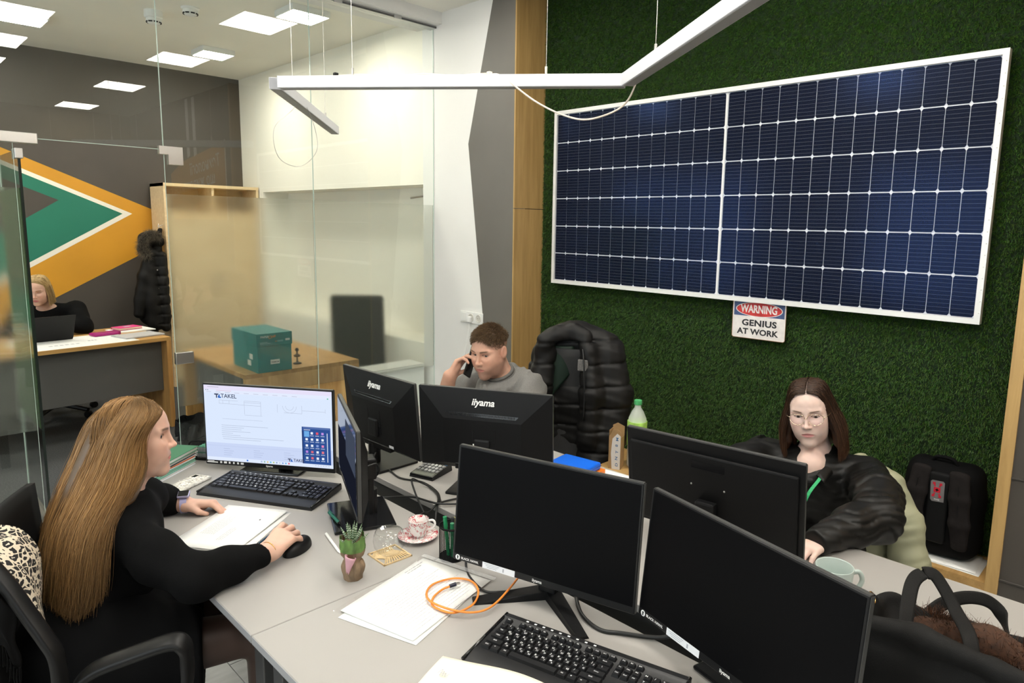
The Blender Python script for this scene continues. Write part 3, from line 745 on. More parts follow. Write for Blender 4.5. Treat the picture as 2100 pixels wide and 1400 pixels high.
# ------------------------------------------------------------ artificial turf in the niche
def turf():
    n = 138000
    y = rng.uniform(N0 + .004, N1 - .004, n); z = rng.uniform(NZ + .002, 3.2, n)
    keep = ~((y > .76) & (y < 3.10) & (z > 1.42) & (z < 2.36))
    y, z = y[keep], z[keep]; n = len(y)
    nb = 4; y = np.repeat(y, nb); z = np.repeat(z, nb); m = len(y)
    y = y + rng.normal(0, .003, m); z = z + rng.normal(0, .003, m)
    Ln = rng.uniform(.013, .027, m); a = rng.normal(0, .55, m); b = rng.normal(-.55, .5, m)
    d1 = np.stack([-np.ones(m), a * .8, b * .8 + .15], 1); d1 /= np.linalg.norm(d1, axis=1)[:, None]
    d2 = np.stack([-.45 * np.ones(m), a * 1.2, b * 1.4 - .35], 1); d2 /= np.linalg.norm(d2, axis=1)[:, None]
    w = np.stack([np.zeros(m), rng.normal(0, 1, m), rng.normal(0, 1, m)], 1); w /= np.linalg.norm(w, axis=1)[:, None]; w *= .0011
    p0 = np.stack([np.full(m, ND), y, z], 1); p1 = p0 + d1 * Ln[:, None] * .55; p2 = p1 + d2 * Ln[:, None] * .5
    p1[:, 1] = np.clip(p1[:, 1], N0 + .002, N1 - .002); p2[:, 1] = np.clip(p2[:, 1], N0 + .001, N1 - .001); p2[:, 2] = np.maximum(p2[:, 2], NZ + .001)
    V = np.stack([p0, p1 - w, p1 + w, p2], 1).reshape(-1, 3)
    o = np.arange(m) * 4
    me = bpy.data.meshes.new('artificial_turf')
    me.vertices.add(len(V)); me.vertices.foreach_set('co', V.ravel().astype(np.float32))
    li = np.stack([o, o + 2, o + 1, o + 1, o + 2, o + 3], 1).ravel()
    me.loops.add(len(li)); me.loops.foreach_set('vertex_index', li.astype(np.int32))
    me.polygons.add(2 * m); me.polygons.foreach_set('loop_start', np.arange(0, 6 * m, 3, dtype=np.int32)); me.polygons.foreach_set('loop_total', np.full(2 * m, 3, np.int32))
    me.update(); me.validate()
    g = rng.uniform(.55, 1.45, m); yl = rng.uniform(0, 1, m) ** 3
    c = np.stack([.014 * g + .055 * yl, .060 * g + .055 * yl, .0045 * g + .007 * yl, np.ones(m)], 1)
    cc = np.repeat(c, 4, 0); cc[0::4, :3] *= .35; cc[3::4, :3] *= 1.25  # shaded roots and lit tips put into the blade colour
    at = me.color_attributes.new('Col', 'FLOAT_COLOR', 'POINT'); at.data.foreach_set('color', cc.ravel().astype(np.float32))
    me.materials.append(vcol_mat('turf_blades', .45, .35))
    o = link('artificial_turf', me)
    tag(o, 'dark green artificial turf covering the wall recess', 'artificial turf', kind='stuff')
turf()

# ------------------------------------------------------------ solar panel
PX = 3.405
Y0, Y1, Z0, Z1, YD = .663, 3.203, 1.312, 2.453, 1.936
sp = thing('solar_panel', 'large dark blue solar panel in a pale frame on the turf wall', 'solar panel', (PX, (Y0 + Y1) / 2, Z0))
hw, hh = (Y1 - Y0) / 2, Z1 - Z0
fr = mat('anodised_frame', (.78, .77, .75), .35, metal=.25)
fw = .024
MB().box2((-.004, -hw, 0), (.035, hw, fw)).build('frame_rail', fr, sp); MB().box2((-.004, -hw, hh - fw), (.035, hw, hh)).build('frame_rail', fr, sp)
MB().box2((-.004, -hw, fw), (.035, -hw + fw, hh - fw)).build('frame_rail', fr, sp); MB().box2((-.004, hw - fw, fw), (.035, hw, hh - fw)).build('frame_rail', fr, sp)
# the small holes along the right rail
hb = MB()
for i in range(22): hb.ball((-.0042, -hw + .008, .05 + i * (hh - .1) / 21), .003, 6)
tag(hb.build('rivet', white_pl, sp), kind='stuff')
MB().box2((.012, -hw + .01, .01), (.03, hw - .01, hh - .01)).build('backsheet', mat('white_backsheet', (.78, .80, .84), .5), sp)
cm = mat('solar_cell', (.004, .006, .018), .4, spec=.10)
nt = cm.node_tree; Lk = nt.links; b = nt.nodes['Principled BSDF']
tc = nt.nodes.new('ShaderNodeTexCoord'); sx = nt.nodes.new('ShaderNodeSeparateXYZ'); Lk.new(tc.outputs['Object'], sx.inputs[0])
cw, ch = (YD - Y0 - fw - .010) / 13, (hh - 2 * fw) / 6
# fine silver bus lines across the cell
mu = nt.nodes.new('ShaderNodeMath'); mu.operation = 'MULTIPLY'; mu.inputs[1].default_value = 10 / ch
fc = nt.nodes.new('ShaderNodeMath'); fc.operation = 'FRACT'; ad = nt.nodes.new('ShaderNodeMath'); ad.operation = 'ADD'; ad.inputs[1].default_value = 100.5
cmp_ = nt.nodes.new('ShaderNodeMath'); cmp_.operation = 'COMPARE'; cmp_.inputs[1].default_value = .5; cmp_.inputs[2].default_value = .04
Lk.new(sx.outputs[2], mu.inputs[0]); Lk.new(mu.outputs[0], ad.inputs[0]); Lk.new(ad.outputs[0], fc.inputs[0]); Lk.new(fc.outputs[0], cmp_.inputs[0])
mx = nt.nodes.new('ShaderNodeMix'); mx.data_type = 'RGBA'; mx.inputs[6].default_value = (.0025, .0045, .015, 1); mx.inputs[7].default_value = (.085, .09, .105, 1)
Lk.new(cmp_.outputs[0], mx.inputs[0]); Lk.new(mx.outputs[2], b.inputs['Base Color'])
cg = .0030; cf = .009
w2, h2 = cw / 2 - cg / 2, ch / 2 - cg
def cell_mesh(top):
    m = MB()
    if top: pl = [(-w2, -h2), (w2, -h2), (w2, h2 - cf), (w2 - cf * .8, h2), (-w2 + cf * .8, h2), (-w2, h2 - cf)]
    m.prism(pl, .009, .013, 'x'); return m.mesh('solar_cell', cm)
m = MB(); c2 = cf
m.prism([(-w2 + c2 * .7, -h2), (w2 - c2 * .7, -h2), (w2, -h2 + c2), (w2, h2 - c2), (w2 - c2 * .7, h2), (-w2 + c2 * .7, h2), (-w2, h2 - c2), (-w2, -h2 + c2)], .009, .0125, 'x')
cme = m.mesh('solar_cell', cm)
yc = (Y0 + Y1) / 2
for half, ys in ((0, Y0 + fw + .002), (1, YD + .008)):
    for i in range(13):
        for j in range(6):
            link('solar_cell', cme, sp, (0, ys - yc + (i + .5) * cw, fw + (j + .5) * ch))
MB().box2((.006, YD - yc - .006, fw), (.0088, YD - yc + .006, hh - fw)).build('centre_bar', white_pl, sp)
# cover glass: thin sheet with a soft, slightly blue reflection
cg_m = bpy.data.materials.new('solar_cover_glass'); cg_m.use_nodes = True
nt = cg_m.node_tree; nt.nodes.clear()
o_ = nt.nodes.new('ShaderNodeOutputMaterial'); mx_ = nt.nodes.new('ShaderNodeMixShader'); tr_ = nt.nodes.new('ShaderNodeBsdfTransparent'); gl_ = nt.nodes.new('ShaderNodeBsdfGlossy')
gl_.inputs['Roughness'].default_value = .16; gl_.inputs[0].default_value = (.055, .13, .42, 1); 
nt.links.new(schlick(nt, .04), mx_.inputs[0]); nt.links.new(tr_.outputs[0], mx_.inputs[1]); nt.links.new(gl_.outputs[0], mx_.inputs[2]); nt.links.new(mx_.outputs[0], o_.inputs[0])
m = MB(); m.add([(.004, -hw + .02, .02), (.004, hw - .02, .02), (.004, hw - .02, hh - .02), (.004, -hw + .02, hh - .02)], [(0, 3, 2, 1)]); m.build('cover_glass', cg_m, sp)

# ------------------------------------------------------------ warning sign under the panel
SX = 3.425
sg = thing('warning_sign', 'small tin sign reading WARNING GENIUS AT WORK under the solar panel', 'sign', (SX, 1.682, 1.215), 0, rot=(R(-.6), 0, 0))
plm = mat('aged_white_tin', (.72, .68, .66), .45, noise=(30, .10))
W, Hs = .305, .205
m = MB()
rc = [(sx_ * (W / 2 - .012) + .012 * math.cos(a), sz * (Hs / 2 - .012) + .012 * math.sin(a)) for sx_, sz, a0 in ((1, 1, 0), (-1, 1, 90), (-1, -1, 180), (1, -1, 270)) for a in [R(a0 + q * 22.5) for q in range(5)]]
m.prism(rc, -.001, .001, 'x'); m.build('sign_plate', plm, sg)
rust = mat('worn_brown_rim', (.22, .11, .06), .7)
m = MB(); m.tube([(-.001, y, z) for y, z in rc], .0016, 6, closed=True); m.build('rim', rust, sg)
m = MB(); m.prism([(-W / 2 + .008, .020), (W / 2 - .008, .020), (W / 2 - .008, Hs / 2 - .008), (-W / 2 + .008, Hs / 2 - .008)], -.0013, 0, 'x'); m.build('blue_band', mat('faded_blue_print', (.055, .085, .20), .45, noise=(40, .2)), sg)
el = lambda a, b_, z: [(a * math.cos(2 * PI * q / 40), z + b_ * math.sin(2 * PI * q / 40)) for q in range(40)]
m = MB(); m.prism(el(.134, .040, .058), -.0015, 0, 'x'); m.build('oval_border', plm, sg)
m = MB(); m.prism(el(.129, .0365, .058), -.0017, 0, 'x'); m.build('red_oval', mat('faded_red_print', (.50, .035, .035), .45, noise=(40, .2)), sg)
text('WARNING', .050, plm, sg, (-.0019, 0, .058), FACE_NX, bold=.03, scale=(.86, 1.15, 1))
ink = mat('black_print_worn', (.02, .02, .024), .5)
text('GENIUS', .050, ink, sg, (-.0013, -.004, -.018), FACE_NX, bold=.035, space=1.05, scale=(1.12, .92, 1))
text('AT WORK', .048, ink, sg, (-.0013, .004, -.066), FACE_NX, bold=.035, space=1.02, scale=(1.02, .9, 1))

# ------------------------------------------------------------ pendant light: three slim bars in a zigzag
PZ = 2.2
lam = mat('white_lamp_profile', (.62, .62, .64), .35)
und = mat('grey_lamp_diffuser', (.30, .29, .28), .5)
pd = thing('pendant_light', 'zigzag pendant of three slim white bars hanging unlit over the desks', 'pendant light', (0, 0, PZ))
A0, A1, B1, C1 = Vector((1.235, 2.62, 0)), Vector((2.045, 1.575, 0)), Vector((1.28, .50, 0)), Vector((2.06, 3.69, 0))
def bar(a, b, nm, z=0.):
    d = b - a; l = d.length; an = math.atan2(d.y, d.x)
    g = link(nm, None, pd, a + Vector((0, 0, z)), (0, 0, an))
    me = MB(); me.rbox((l / 2, 0, .026), (l, .050, .046), .0015, 1); o = me.build('lamp_bar', lam, g)
    return g, l
bars = []
for a, b in ((A0, A1), (A1 + Vector((-.012, -.02, 0)), B1), (A0 + Vector((-.01, .02, 0)), C1)):
    d = b - a; l = d.length; an = math.atan2(d.y, d.x); mm = Matrix.Translation(a) @ Matrix.Rotation(an, 4, 'Z')
    q = MB(); q.M = mm; q.rbox((l / 2, 0, .026), (l, .046, .044), .0015, 1); o = q.build('lamp_bar', lam, pd)
    q = MB(); q.M = mm; q.box((l / 2, 0, .0035), (l - .01, .036, .002)); q.build('diffuser', und, o)
    q = MB(); q.M = mm
    for e in (.002, l - .002): q.rbox((e, 0, .026), (.004, .0465, .0445), .001, 1)
    q.build('end_cap', mat('lamp_end_cap', (.60, .60, .62), .4), o)
    for s_ in (.22, .78):
        p = mm @ Vector((l * s_, 0, .048))
        MB().tube([p, (p.x, p.y, CEIL - PZ)], .0011, 5).build('hanging_wire', steel, pd)
        MB().tube([p, (p.x, p.y, p.z + .03)], .005, 8).build('wire_grip', steel, pd)
cable_w = mat('ivory_cable', (.72, .62, .52), .5)
p1 = A0.lerp(A1, .62); p2 = A1
from_ = [(p1.x, p1.y, .052), (p1.x + .02, p1.y - .05, .04), (p1.x + .08, p1.y - .16, -.05), (p1.x + .14, p1.y - .26, -.105), (p1.x + .20, p1.y - .33, -.115), (A1.x + .02, A1.y + .03, -.06), (A1.x + .03, A1.y - .02, .01), (A1.x - .02, A1.y - .06, .055), (A1.x - .12, A1.y - .18, .055)]
MB().tube(bez(from_, 8), .0035, 7).build('feed_cable', cable_w, pd, True)
c2 = [A0.lerp(A1, q) + Vector((0, .004 * math.sin(q * 40), .052 + .003 * math.sin(q * 33))) for q in [i / 16 * .62 for i in range(4, 17)]]
MB().tube(c2, .003, 6).build('feed_cable', cable_w, pd, True)
for q in (.17, .62): MB().rbox(A0.lerp(A1, q) + Vector((0, 0, .056)), (.016, .016, .012), .002).build('cable_clip', black_pl if q < .3 else cable_w, pd)
p = A0.lerp(C1, .28)
MB().tube(bez([(p.x, p.y, .05), (p.x - .02, p.y + .03, -.01), (p.x - .10, p.y + .05, -.10), (p.x - .07, p.y + .08, -.22), (p.x + .04, p.y + .1, -.25), (p.x + .12, p.y + .09, -.17), (p.x + .10, p.y + .08, -.05), (p.x + .04, p.y + .06, .05)], 8), .0011, 5).build('loose_wire', steel, pd)

# ------------------------------------------------------------ wall sockets with a charger
so = thing('wall_socket', 'white triple wall socket with a charger plugged in, behind the man', 'wall socket', (WX - .004, 3.80, 1.022))
MB().rbox((-.004, 0, 0), (.010, .252, .084), .003).build('socket_frame', white_pl, so)
MB().rbox((-.010, .083, 0), (.006, .066, .066), .004).build('rocker_switch', white_pl, so)
for y in (0, -.083):
    m = MB(); m.M = Matrix.Translation((-.009, y, 0)) @ Matrix.Rotation(R(90), 4, 'Y'); m.lathe([(0, -.001), (.020, -.001), (.022, -.004), (.028, -.005), (.030, .0), (.030, .002)], 24); q = m.build('socket_insert', mat('ivory_socket', (.62, .60, .55), .4), so, 40)
    m = MB()
    for yy in (-.0095, .0095): m.M = Matrix.Translation((-.0085, y + yy, 0)) @ Matrix.Rotation(R(90), 4, 'Y'); m.lathe([(0, -.002), (.0026, -.002), (.0026, -.001)], 8)
    m.build('socket_hole', black_mt, q)
chg = tag(link('charger', None, None, (WX - .016, 3.80, 1.022)), 'white charger plug and cord hanging from the wall socket', 'charger')
MB().rbox((-.012, 0, -.012), (.024, .03, .045), .006).build('plug', white_pl, chg)
MB().tube(bez([(-.015, 0, -.03), (-.02, .005, -.12), (-.03, .04, -.28), (-.05, .09, -.45), (-.03, .11, -.70), (-.01, .12, -1.0)], 8), .003, 6).build('cord', white_pl, chg, True)

# ================================================================= the glazed room
# manager's desk
md = thing('wooden_desk', 'oak-edged desk with a grey front panel in the glazed room', 'desk', (1.80, 5.93, 0), R(7))
MB().box2((-1.75, 0, .722), (.0, .82, .75)).build('desktop', wood('oak_desktop', (.52, .31, .11), (.40, .21, .06), (.6, 8, 8)), md)
for x in (-1.75, -.035): MB().box2((x, .0, 0), (x + .035, .82, .722)).build('side_panel', oak_desk, md)
MB().box2((-1.715, .10, .30), (-.035, .118, .722)).build('front_panel', mat('dark_grey_panel', (.10, .098, .095), .5), md)
# second desk right behind the glass
d2 = thing('wooden_desk', 'oak end-panel desk pressed against the frosted glass', 'desk', (1.72, GY + .022, 0))
MB().box2((0, 0, .692), (.82, 1.14, .72)).build('desktop', oak_desk, d2)
MB().box2((.0, 0, 0), (.82, .03, .692)).build('end_panel', wood('streaky_oak', (.78, .48, .21), (.50, .26, .09), (3, 9, .5)), d2)
MB().box2((.0, 1.11, 0), (.82, 1.14, .692)).build('end_panel', oak_desk, d2)
MB().box2((.08, .03, .32), (.098, 1.11, .692)).build('front_panel', MC['dark_grey_panel'], d2)
# teal paper box
tl = mat('teal_carton', (.004, .20, .21), .4, noise=(5, .06))
bx = thing('paper_box', 'teal carton of copy paper standing against the frosted glass', 'box', (1.80, GY + .0108, .72))
MB().rbox((.118, .20, .125), (.228, .392, .25), .002).build('carton', tl, bx)
MB().rbox((.118, .20, .215), (.238, .402, .085), .003).build('lid', tl, bx)
text('PAPER', .020, white_pl, bx, (.052, -.0015, .235), FACE_NY, align='CENTER', bold=.01)
text('One', .028, mat('orange_print', (.75, .25, .03), .5), bx, (.098, -.0015, .233), (R(90), R(-14), 0), bold=.01, shear=.3)
m = MB(); m.box((.045, -.0012, .200), (.05, .0006, .003)); m.box((.055, -.0012, .193), (.07, .0006, .0025)); m.box((.155, -.0012, .205), (.04, .0006, .0025)); m.box((.155, -.0012, .199), (.04, .0006, .0025)); m.build('fine_print', mat('pale_teal_print', (.35, .6, .6), .5), bx)
text('A4', .012, MC['orange_print'], bx, (.126, -.0015, .201), FACE_NY)
MB().rbox((.205, -.001, .207), (.03, .0012, .014), .0005, 1).build('white_label', white_pl, bx)
q = MB().rbox((.118, .0038, .066), (.062, .0012, .030), .0005, 1).build('white_label', white_pl, bx)
text('PREMIUM', .012, mat('dark_print', (.04, .06, .06), .5), q, (.118, .0028, .064), FACE_NY, bold=.01)
m = MB()
for yy, zz in ((.12, .19), (.1, .10), (.13, .055)): m.rbox((.0016, yy, zz), (.0012, .05, .035), .0005, 1)
m.build('white_label', white_pl, bx)
# little dark figure on the desk
fg = thing('desk_stand', 'small dark stand behind the frosted glass right of the teal box', 'desk stand', (2.14, GY + .16, .72))
MB().lathe([(0, 0), (.028, 0), (.028, .006), (.006, .014), (.005, .045), (.02, .05), (.024, .06), (.006, .07), (.005, .085), (.014, .095), (.008, .11), (0, .112)], 16).build('stand_body', black_pl, fg, 40)
# chair behind the frosted glass
oc = thing('office_chair', 'black high-back chair blurred behind the frosted glass', 'chair', (2.95, 4.98, 0), R(48))
MB().rbox((0, 0, .80), (.07, .44, .62), .035, 4, (0, R(-6), 0)).build('backrest', black_mt, oc, True)
MB().rbox((-.22, 0, .46), (.46, .46, .08), .035, 4).build('seat', black_mt, oc, True)
MB().tube([(-.2, 0, .06), (-.2, 0, .44)], .03, 12).build('gas_column', black_pl, oc)
for i in range(5):
    a = i * 2 * PI / 5; m = MB(); m.tube([(-.2, 0, .10), (-.2 + .26 * math.cos(a), .26 * math.sin(a), .06)], [.024, .016], 8); m.ball((-.2 + .26 * math.cos(a), .26 * math.sin(a), .03), .03, 8); m.build('base_leg', black_pl, oc)
# white low cabinet
wc = thing('low_cabinet', 'low white cabinet behind the glass in the corner', 'cabinet', (2.62, GY + .08, 0))
MB().rbox((.27, .10, .30), (.54, .20, .60), .004).build('carcass', white_pl, wc)
MB().rbox((.27, -.006, .31), (.52, .012, .56), .003).build('cabinet_door', white_pl, wc)
# waste bin with a bag
bn = thing('waste_bin', 'black waste bin with a bag liner behind the lit monitor', 'bin', (1.635, 4.93, 0))
MB().lathe([(0, 0), (.10, 0), (.13, .31), (.128, .31), (.098, .006), (0, .006)], 20).build('bin_body', black_pl, bn, 40)
def bagf(u, v):
    a = 2 * PI * u; r = .134 + .012 * math.sin(a * 9 + 3 * v) * (.4 + v) - .002
    return (r * math.cos(a), r * math.sin(a), .315 - v * .12 + .010 * math.sin(a * 7))
MB().grid(bagf, 48, 5).build('bag_liner', mat('black_bag_film', (.012, .012, .013), .25), bn, True)
# pale cabinet with pigeonholes on top
cb = thing('tall_cabinet', 'pale birch tall cabinet with open pigeonholes by the dark wall', 'cabinet', (2.245, 7.36, 0))
m = MB(); Wc, Dc, Hc = .94, .41, 2.05
MB().box2((0, 0, 0), (.025, Dc, Hc)).build('side_panel', oak_pale, cb); MB().box2((Wc - .025, 0, 0), (Wc, Dc, Hc)).build('side_panel', oak_pale, cb)
MB().box2((.0, -.005, Hc - .03), (Wc, Dc, Hc)).build('top_panel', oak_pale, cb); MB().box2((.025, .02, Hc - .30), (Wc - .025, Dc, Hc - .28)).build('shelf', oak_pale, cb)
MB().box2((Wc / 2 - .0125, .01, Hc - .28), (Wc / 2 + .0125, Dc, Hc - .03)).build('divider', oak_pale, cb)
MB().box2((.025, Dc - .01, 0), (Wc - .025, Dc, Hc - .03)).build('back_panel', oak_pale, cb)
for s_ in (0, 1):
    dd = MB().box2((.027 + s_ * .444, -.004, .06), (.467 + s_ * .444, .016, Hc - .30)).build('cabinet_door', oak_pale, cb)
    MB().tube([(.44 + s_ * .06, -.025, 1.0), (.44 + s_ * .06, -.025, 1.15)], .005, 8).build('handle', steel, dd)
# shelf niche rail behind the glass
nr = tag(MB().tube([(WX + .27, 4.75, 1.93), (WX + .27, 4.95, 1.915)], .008, 8).build('curtain_rod', steel), 'short steel rod end in the white wall recess beyond the glass', 'curtain rod')
# things on the manager's desk
paper = mat('white_paper', (.80, .80, .78), .7)
def sheetpts(w, d): return [(-w / 2, -d / 2), (w / 2, -d / 2), (w / 2, d / 2), (-w / 2, d / 2)]
def sheet(name, label, cat, x, y, z, rz, w, d, h=.003, mm=None, group=None):
    t = thing(name, label, cat, (x, y, z), rz, group)
    MB().box((0, 0, h / 2), (w, d, h)).build('sheet', mm or paper, t); return t
t = sheet('drawing_sheet', 'wide white drawing sheet spread over the manager\'s desk', 'paper', 1.17, 6.12, .75, R(7), .74, .50, .002)
m = MB()
for i in range(6): m.box((-.18 + i * .035, -.10, .0023), (.022, .03, .0004))
for i in range(9): m.box((.02, -.2 + i * .05, .0023), (.6, .0015, .0003))
for i in range(3): m.box((.1 + i * .022, -.02, .0023), (.014, .03, .0004))
tag(m.build('drawn_lines', mat('pencil_grey', (.40, .40, .42), .6), t), kind='stuff')
wl = thing('wallet', 'magenta wallet on the white drawing sheet', 'wallet', (1.43, 6.33, .7525), R(12))
MB().rbox((0, 0, .012), (.20, .10, .024), .008, 3).build('wallet_body', mat('magenta_leather', (.32, .01, .14), .4), wl, True)
MB().rbox((.09, -.0, .0125), (.02, .102, .026), .004).build('clasp_tab', mat('magenta_dark', (.25, .008, .11), .4), wl)
sheet('magazine', 'open white magazine under the pink book on the manager\'s desk', 'magazine', 1.66, 6.50, .75, R(10), .30, .24, .008)
sheet('magazine', 'grey magazine at the right front of the manager\'s desk', 'magazine', 1.62, 6.14, .7525, R(14), .31, .22, .010, mat('grey_magazine', (.45, .45, .46), .5), None)
pb = thing('notebook', 'hot pink notebook on the white magazine', 'notebook', (1.64, 6.53, .7585), R(16))
MB().rbox((0, 0, .004), (.19, .135, .003), .001, 1).rbox((0, 0, .020), (.19, .135, .003), .001, 1).rbox((0, .066, .012), (.19, .003, .018), .001, 1).build('cover', mat('pink_cover', (.72, .05, .24), .4), pb)
MB().box((0, -.002, .012), (.182, .125, .013)).build('page_block', mat('cream_pages', (.70, .64, .42), .7), pb)
MB().box((0, 0, .0218), (.06, .045, .0004)).build('cover_label', mat('pale_grey_label', (.55, .5, .55), .5), pb)
lp = thing('laptop', 'black open laptop in front of the blonde woman', 'laptop', (1.02, 6.36, .7525), R(187))
MB().rbox((0, 0, .008), (.33, .23, .014), .004).build('laptop_base', black_pl, lp)
m = MB(); m.M = Matrix.Translation((0, .115, .014)) @ Matrix.Rotation(R(-26), 4, 'X'); m.rbox((0, .004, .105), (.33, .008, .21), .003); m.build('laptop_lid', black_pl, lp)
# ------------------------------------------------------------ things on the desks
ink_g = mat('grey_print', (.42, .42, .44), .7)
def text_lines(par, w, d, z, n, x0=-.4, x1=.4, y0=.4, y1=-.4, seed=1, hgt=.0016, word=True, mm=None):
    r_ = random.Random(seed); m = MB()
    for i in range(n):
        y = (y0 + (y1 - y0) * i / (n - 1)) * d; x = x0 * w; end = (x0 + (x1 - x0) * r_.uniform(.75, 1)) * w
        while x < end:
            l = r_.uniform(.004, .014) if word else end - x
            m.box((x + l / 2, y, z), (l, hgt, .0002)); x += l + .003
    return tag(m.build('printed_lines', mm or ink_g, par), kind='stuff')
def paper_sheet(label, x, y, z, rz, w, d, lift=.0, group=None, lines=0, seed=0, mm=None):
    t = thing('paper_sheet', label, 'paper', (x, y, z), rz, group)
    r_ = random.Random(seed)
    def fn(u, v):
        xx, yy = (u - .5) * w, (v - .5) * d
        return (xx, yy, .0012 + lift * max(0, u - .6) ** 2 * 6 + .0006 * math.sin(u * 5 + seed))
    o = MB().grid(fn, 10, 6).build('sheet', mm or paper, t, True); solidify(o, .0008)
    return t
for i, (dx, dy, a, lab) in enumerate(((.010, -.016, 3.5, 'lowest white sheet of the papers under the woman\'s arm'), (-.004, .004, -1.2, 'middle white sheet of the papers under the woman\'s arm'), (.0, .0, 0., 'topmost white sheet with faint drawing, between the woman\'s hands'))):
    t = paper_sheet(lab, .766 + dx, 2.062 + dy, DZ + i * .0035, R(35 + a), .292, .215, .0, 'papers between the woman\'s hands', seed=i)
    if i == 2:
        text_lines(t, .30, .21, .0026, 7, -.2, .2, .30, .10, 3, .0010); text_lines(t, .30, .21, .0026, 3, -.3, .0, -.05, -.12, 5, .0010)
        MB().box((.06, -.06, .0028), (.006, .004, .0004)).build('ink_mark', gloss_black, t)
slv = glass_sheet('plastic_sleeve_film', (.985, .985, .985), 1.3)
for i, (dx, dy, a, lab) in enumerate(((-.012, -.006, 4, 'lower white sheet under the plastic sleeve, edge showing'), (0, 0, 0, 'printed white sheet in the clear sleeve under the orange cable'))):
    t = paper_sheet(lab, .957 + dx, 1.345 + dy, DZ + .001 + i * .0035, R(14 + a), .315, .232, 0, 'papers in the clear sleeve', seed=i + 4)
    if i: text_lines(t, .315, .232, .0026, 17, -.42, .42, .30, -.42, 9, .0022, mm=mat('soft_grey_print', (.66, .66, .68), .7)); text_lines(t, .315, .232, .0026, 2, .2, .42, .44, .40, 2, .002)
ps = thing('plastic_sleeve', 'clear plastic sleeve over the printed sheets by the orange cable', 'plastic sleeve', (.957, 1.345, DZ + .0085), R(14))
MB().grid(lambda u, v: ((u - .5) * .345, (v - .5) * .25, .0008 * math.sin(u * 9) * math.sin(v * 7)), 14, 10).build('sleeve_film', slv, ps, True)
MB().box((.165, 0, 0), (.016, .25, .0006)).build('sleeve_strip', mat('milky_strip', (.7, .7, .7), .3, alpha=.25), ps)
# notebooks in a stack
def notebook(label, x, y, z, rz, w, d, h, cover, band=None):
    t = thing('notebook', label, 'notebook', (x, y, z), rz, 'notebooks stacked left of the lit monitor')
    MB().rbox((0, 0, .0012), (w, d, .0024), .0008, 1).rbox((0, 0, h - .0012), (w, d, .0024), .0008, 1).rbox((0, d / 2 - .0015, h / 2), (w, .003, h - .003), .001, 1).build('cover', cover, t)
    MB().box((.0, -.002, h / 2), (w - .008, d - .010, h - .0055)).build('page_block', mat('page_white', (.74, .72, .66), .7), t)
    if band: MB().box((0, -d / 2 + .0035, h * .5), (w - .006, .003, .004)).build('page_band', band, t)
    return t
cG, cB, cW, cT, cO = (mat('green_cover', (.035, .16, .085), .45), mat('black_green_cover', (.006, .016, .010), .45), mat('white_cover', (.72, .74, .78), .5), mat('mint_cover', (.12, .42, .28), .45), mat('orange_cover', (.75, .17, .03), .45))
bx_, by_, ba = .718, 2.735, R(36)
z = DZ
for (h, cov, dx, a, lab, bd) in ((.012, cW, 0, 0, 'white notebook at the bottom of the stack by the lit monitor', None), (.014, cT, .004, .5, 'mint green notebook second from the bottom of the stack', cT), (.013, cW, .0, -1, 'white notebook with an orange edge in the middle of the stack', cO), (.014, cB, .012, 1.5, 'black-green notebook below the topmost one of the stack', None), (.015, cG, .030, 2.5, 'green notebook on top of the stack beside the lit monitor', None)):
    notebook(lab, bx_ + dx, by_ + dx * .3, z, ba + R(a), .285 - dx * 1.2, .205, h, cov, bd); z += h + .0003
# phone in a flowered clear case
ph = thing('phone', 'phone in a pale flowered case lying beside the notebooks', 'phone', (.797, 2.530, DZ), R(29))
MB().rbox((0, 0, .0055), (.152, .074, .011), .0054, 3).build('phone_case', mat('pearly_case', (.58, .56, .50), .2, noise=(60, .35)), ph, True)
MB().rbox((0, 0, .0108), (.140, .064, .0012), .0005, 1).build('case_back', mat('pale_marble_print', (.66, .63, .56), .25, noise=(90, .5)), ph)
m = MB(); r_ = random.Random(3)
for i in range(46): m.ball((r_.uniform(-.05, .05), r_.gauss(0, .011), .0115), (r_.uniform(.002, .004), r_.uniform(.002, .004), .0012), 6)
tag(m.build('flower_print', mat('white_flowers', (.78, .77, .74), .4), ph), kind='stuff')
m = MB()
for i in range(34): m.ball((r_.uniform(-.055, .062), r_.gauss(0, .016), .0114), (r_.uniform(.001, .003), .001, .0009), 6)
tag(m.build('leaf_print', mat('olive_leaves', (.10, .09, .05), .5), ph), kind='stuff')
MB().rbox((.052, .018, .0112), (.024, .016, .001), .0004, 1).build('camera_window', gloss_black, ph)
# black wire-mesh organiser with notepads
def mesh_sheet(fn, nu, nv, r_=.0007):
    m = MB()
    for i in range(nu + 1): m.tube([fn(i / nu, j / 6) for j in range(7)], r_, 3, False)
    for j in range(nv + 1): m.tube([fn(i / 12, j / nv) for i in range(13)], r_, 3, False)
    return m
og = thing('desk_organiser', 'black wire-mesh organiser holding notepads left of the lit monitor', 'organiser', (1.005, 2.745, DZ), R(33))
ow, od, oh = .115, .20, .075
fr_ = MB(); fr_.tube([(-ow / 2, -od / 2, .003), (ow / 2, -od / 2, .003), (ow / 2, od / 2, .003), (-ow / 2, od / 2, .003)], .003, 6, closed=True)
fr_.tube(bez([(-ow / 2, -od / 2, .003), (-ow / 2, -od / 2, oh - .01), (-ow / 2, -od / 2 + .012, oh), (-ow / 2, od / 2, oh), (-ow / 2, od / 2, .003)], 5), .003, 6)
fr_.tube([(ow / 2, -od / 2, .003), (ow / 2, -od / 2, oh * .8)], .003, 6); fr_.tube([(-ow / 2, od / 2, oh), (ow / 2, od / 2, oh), (ow / 2, od / 2, .003)], .003, 6); fr_.tube([(ow / 2, -od / 2, oh * .8), (ow / 2, od / 2, oh)], .003, 6)
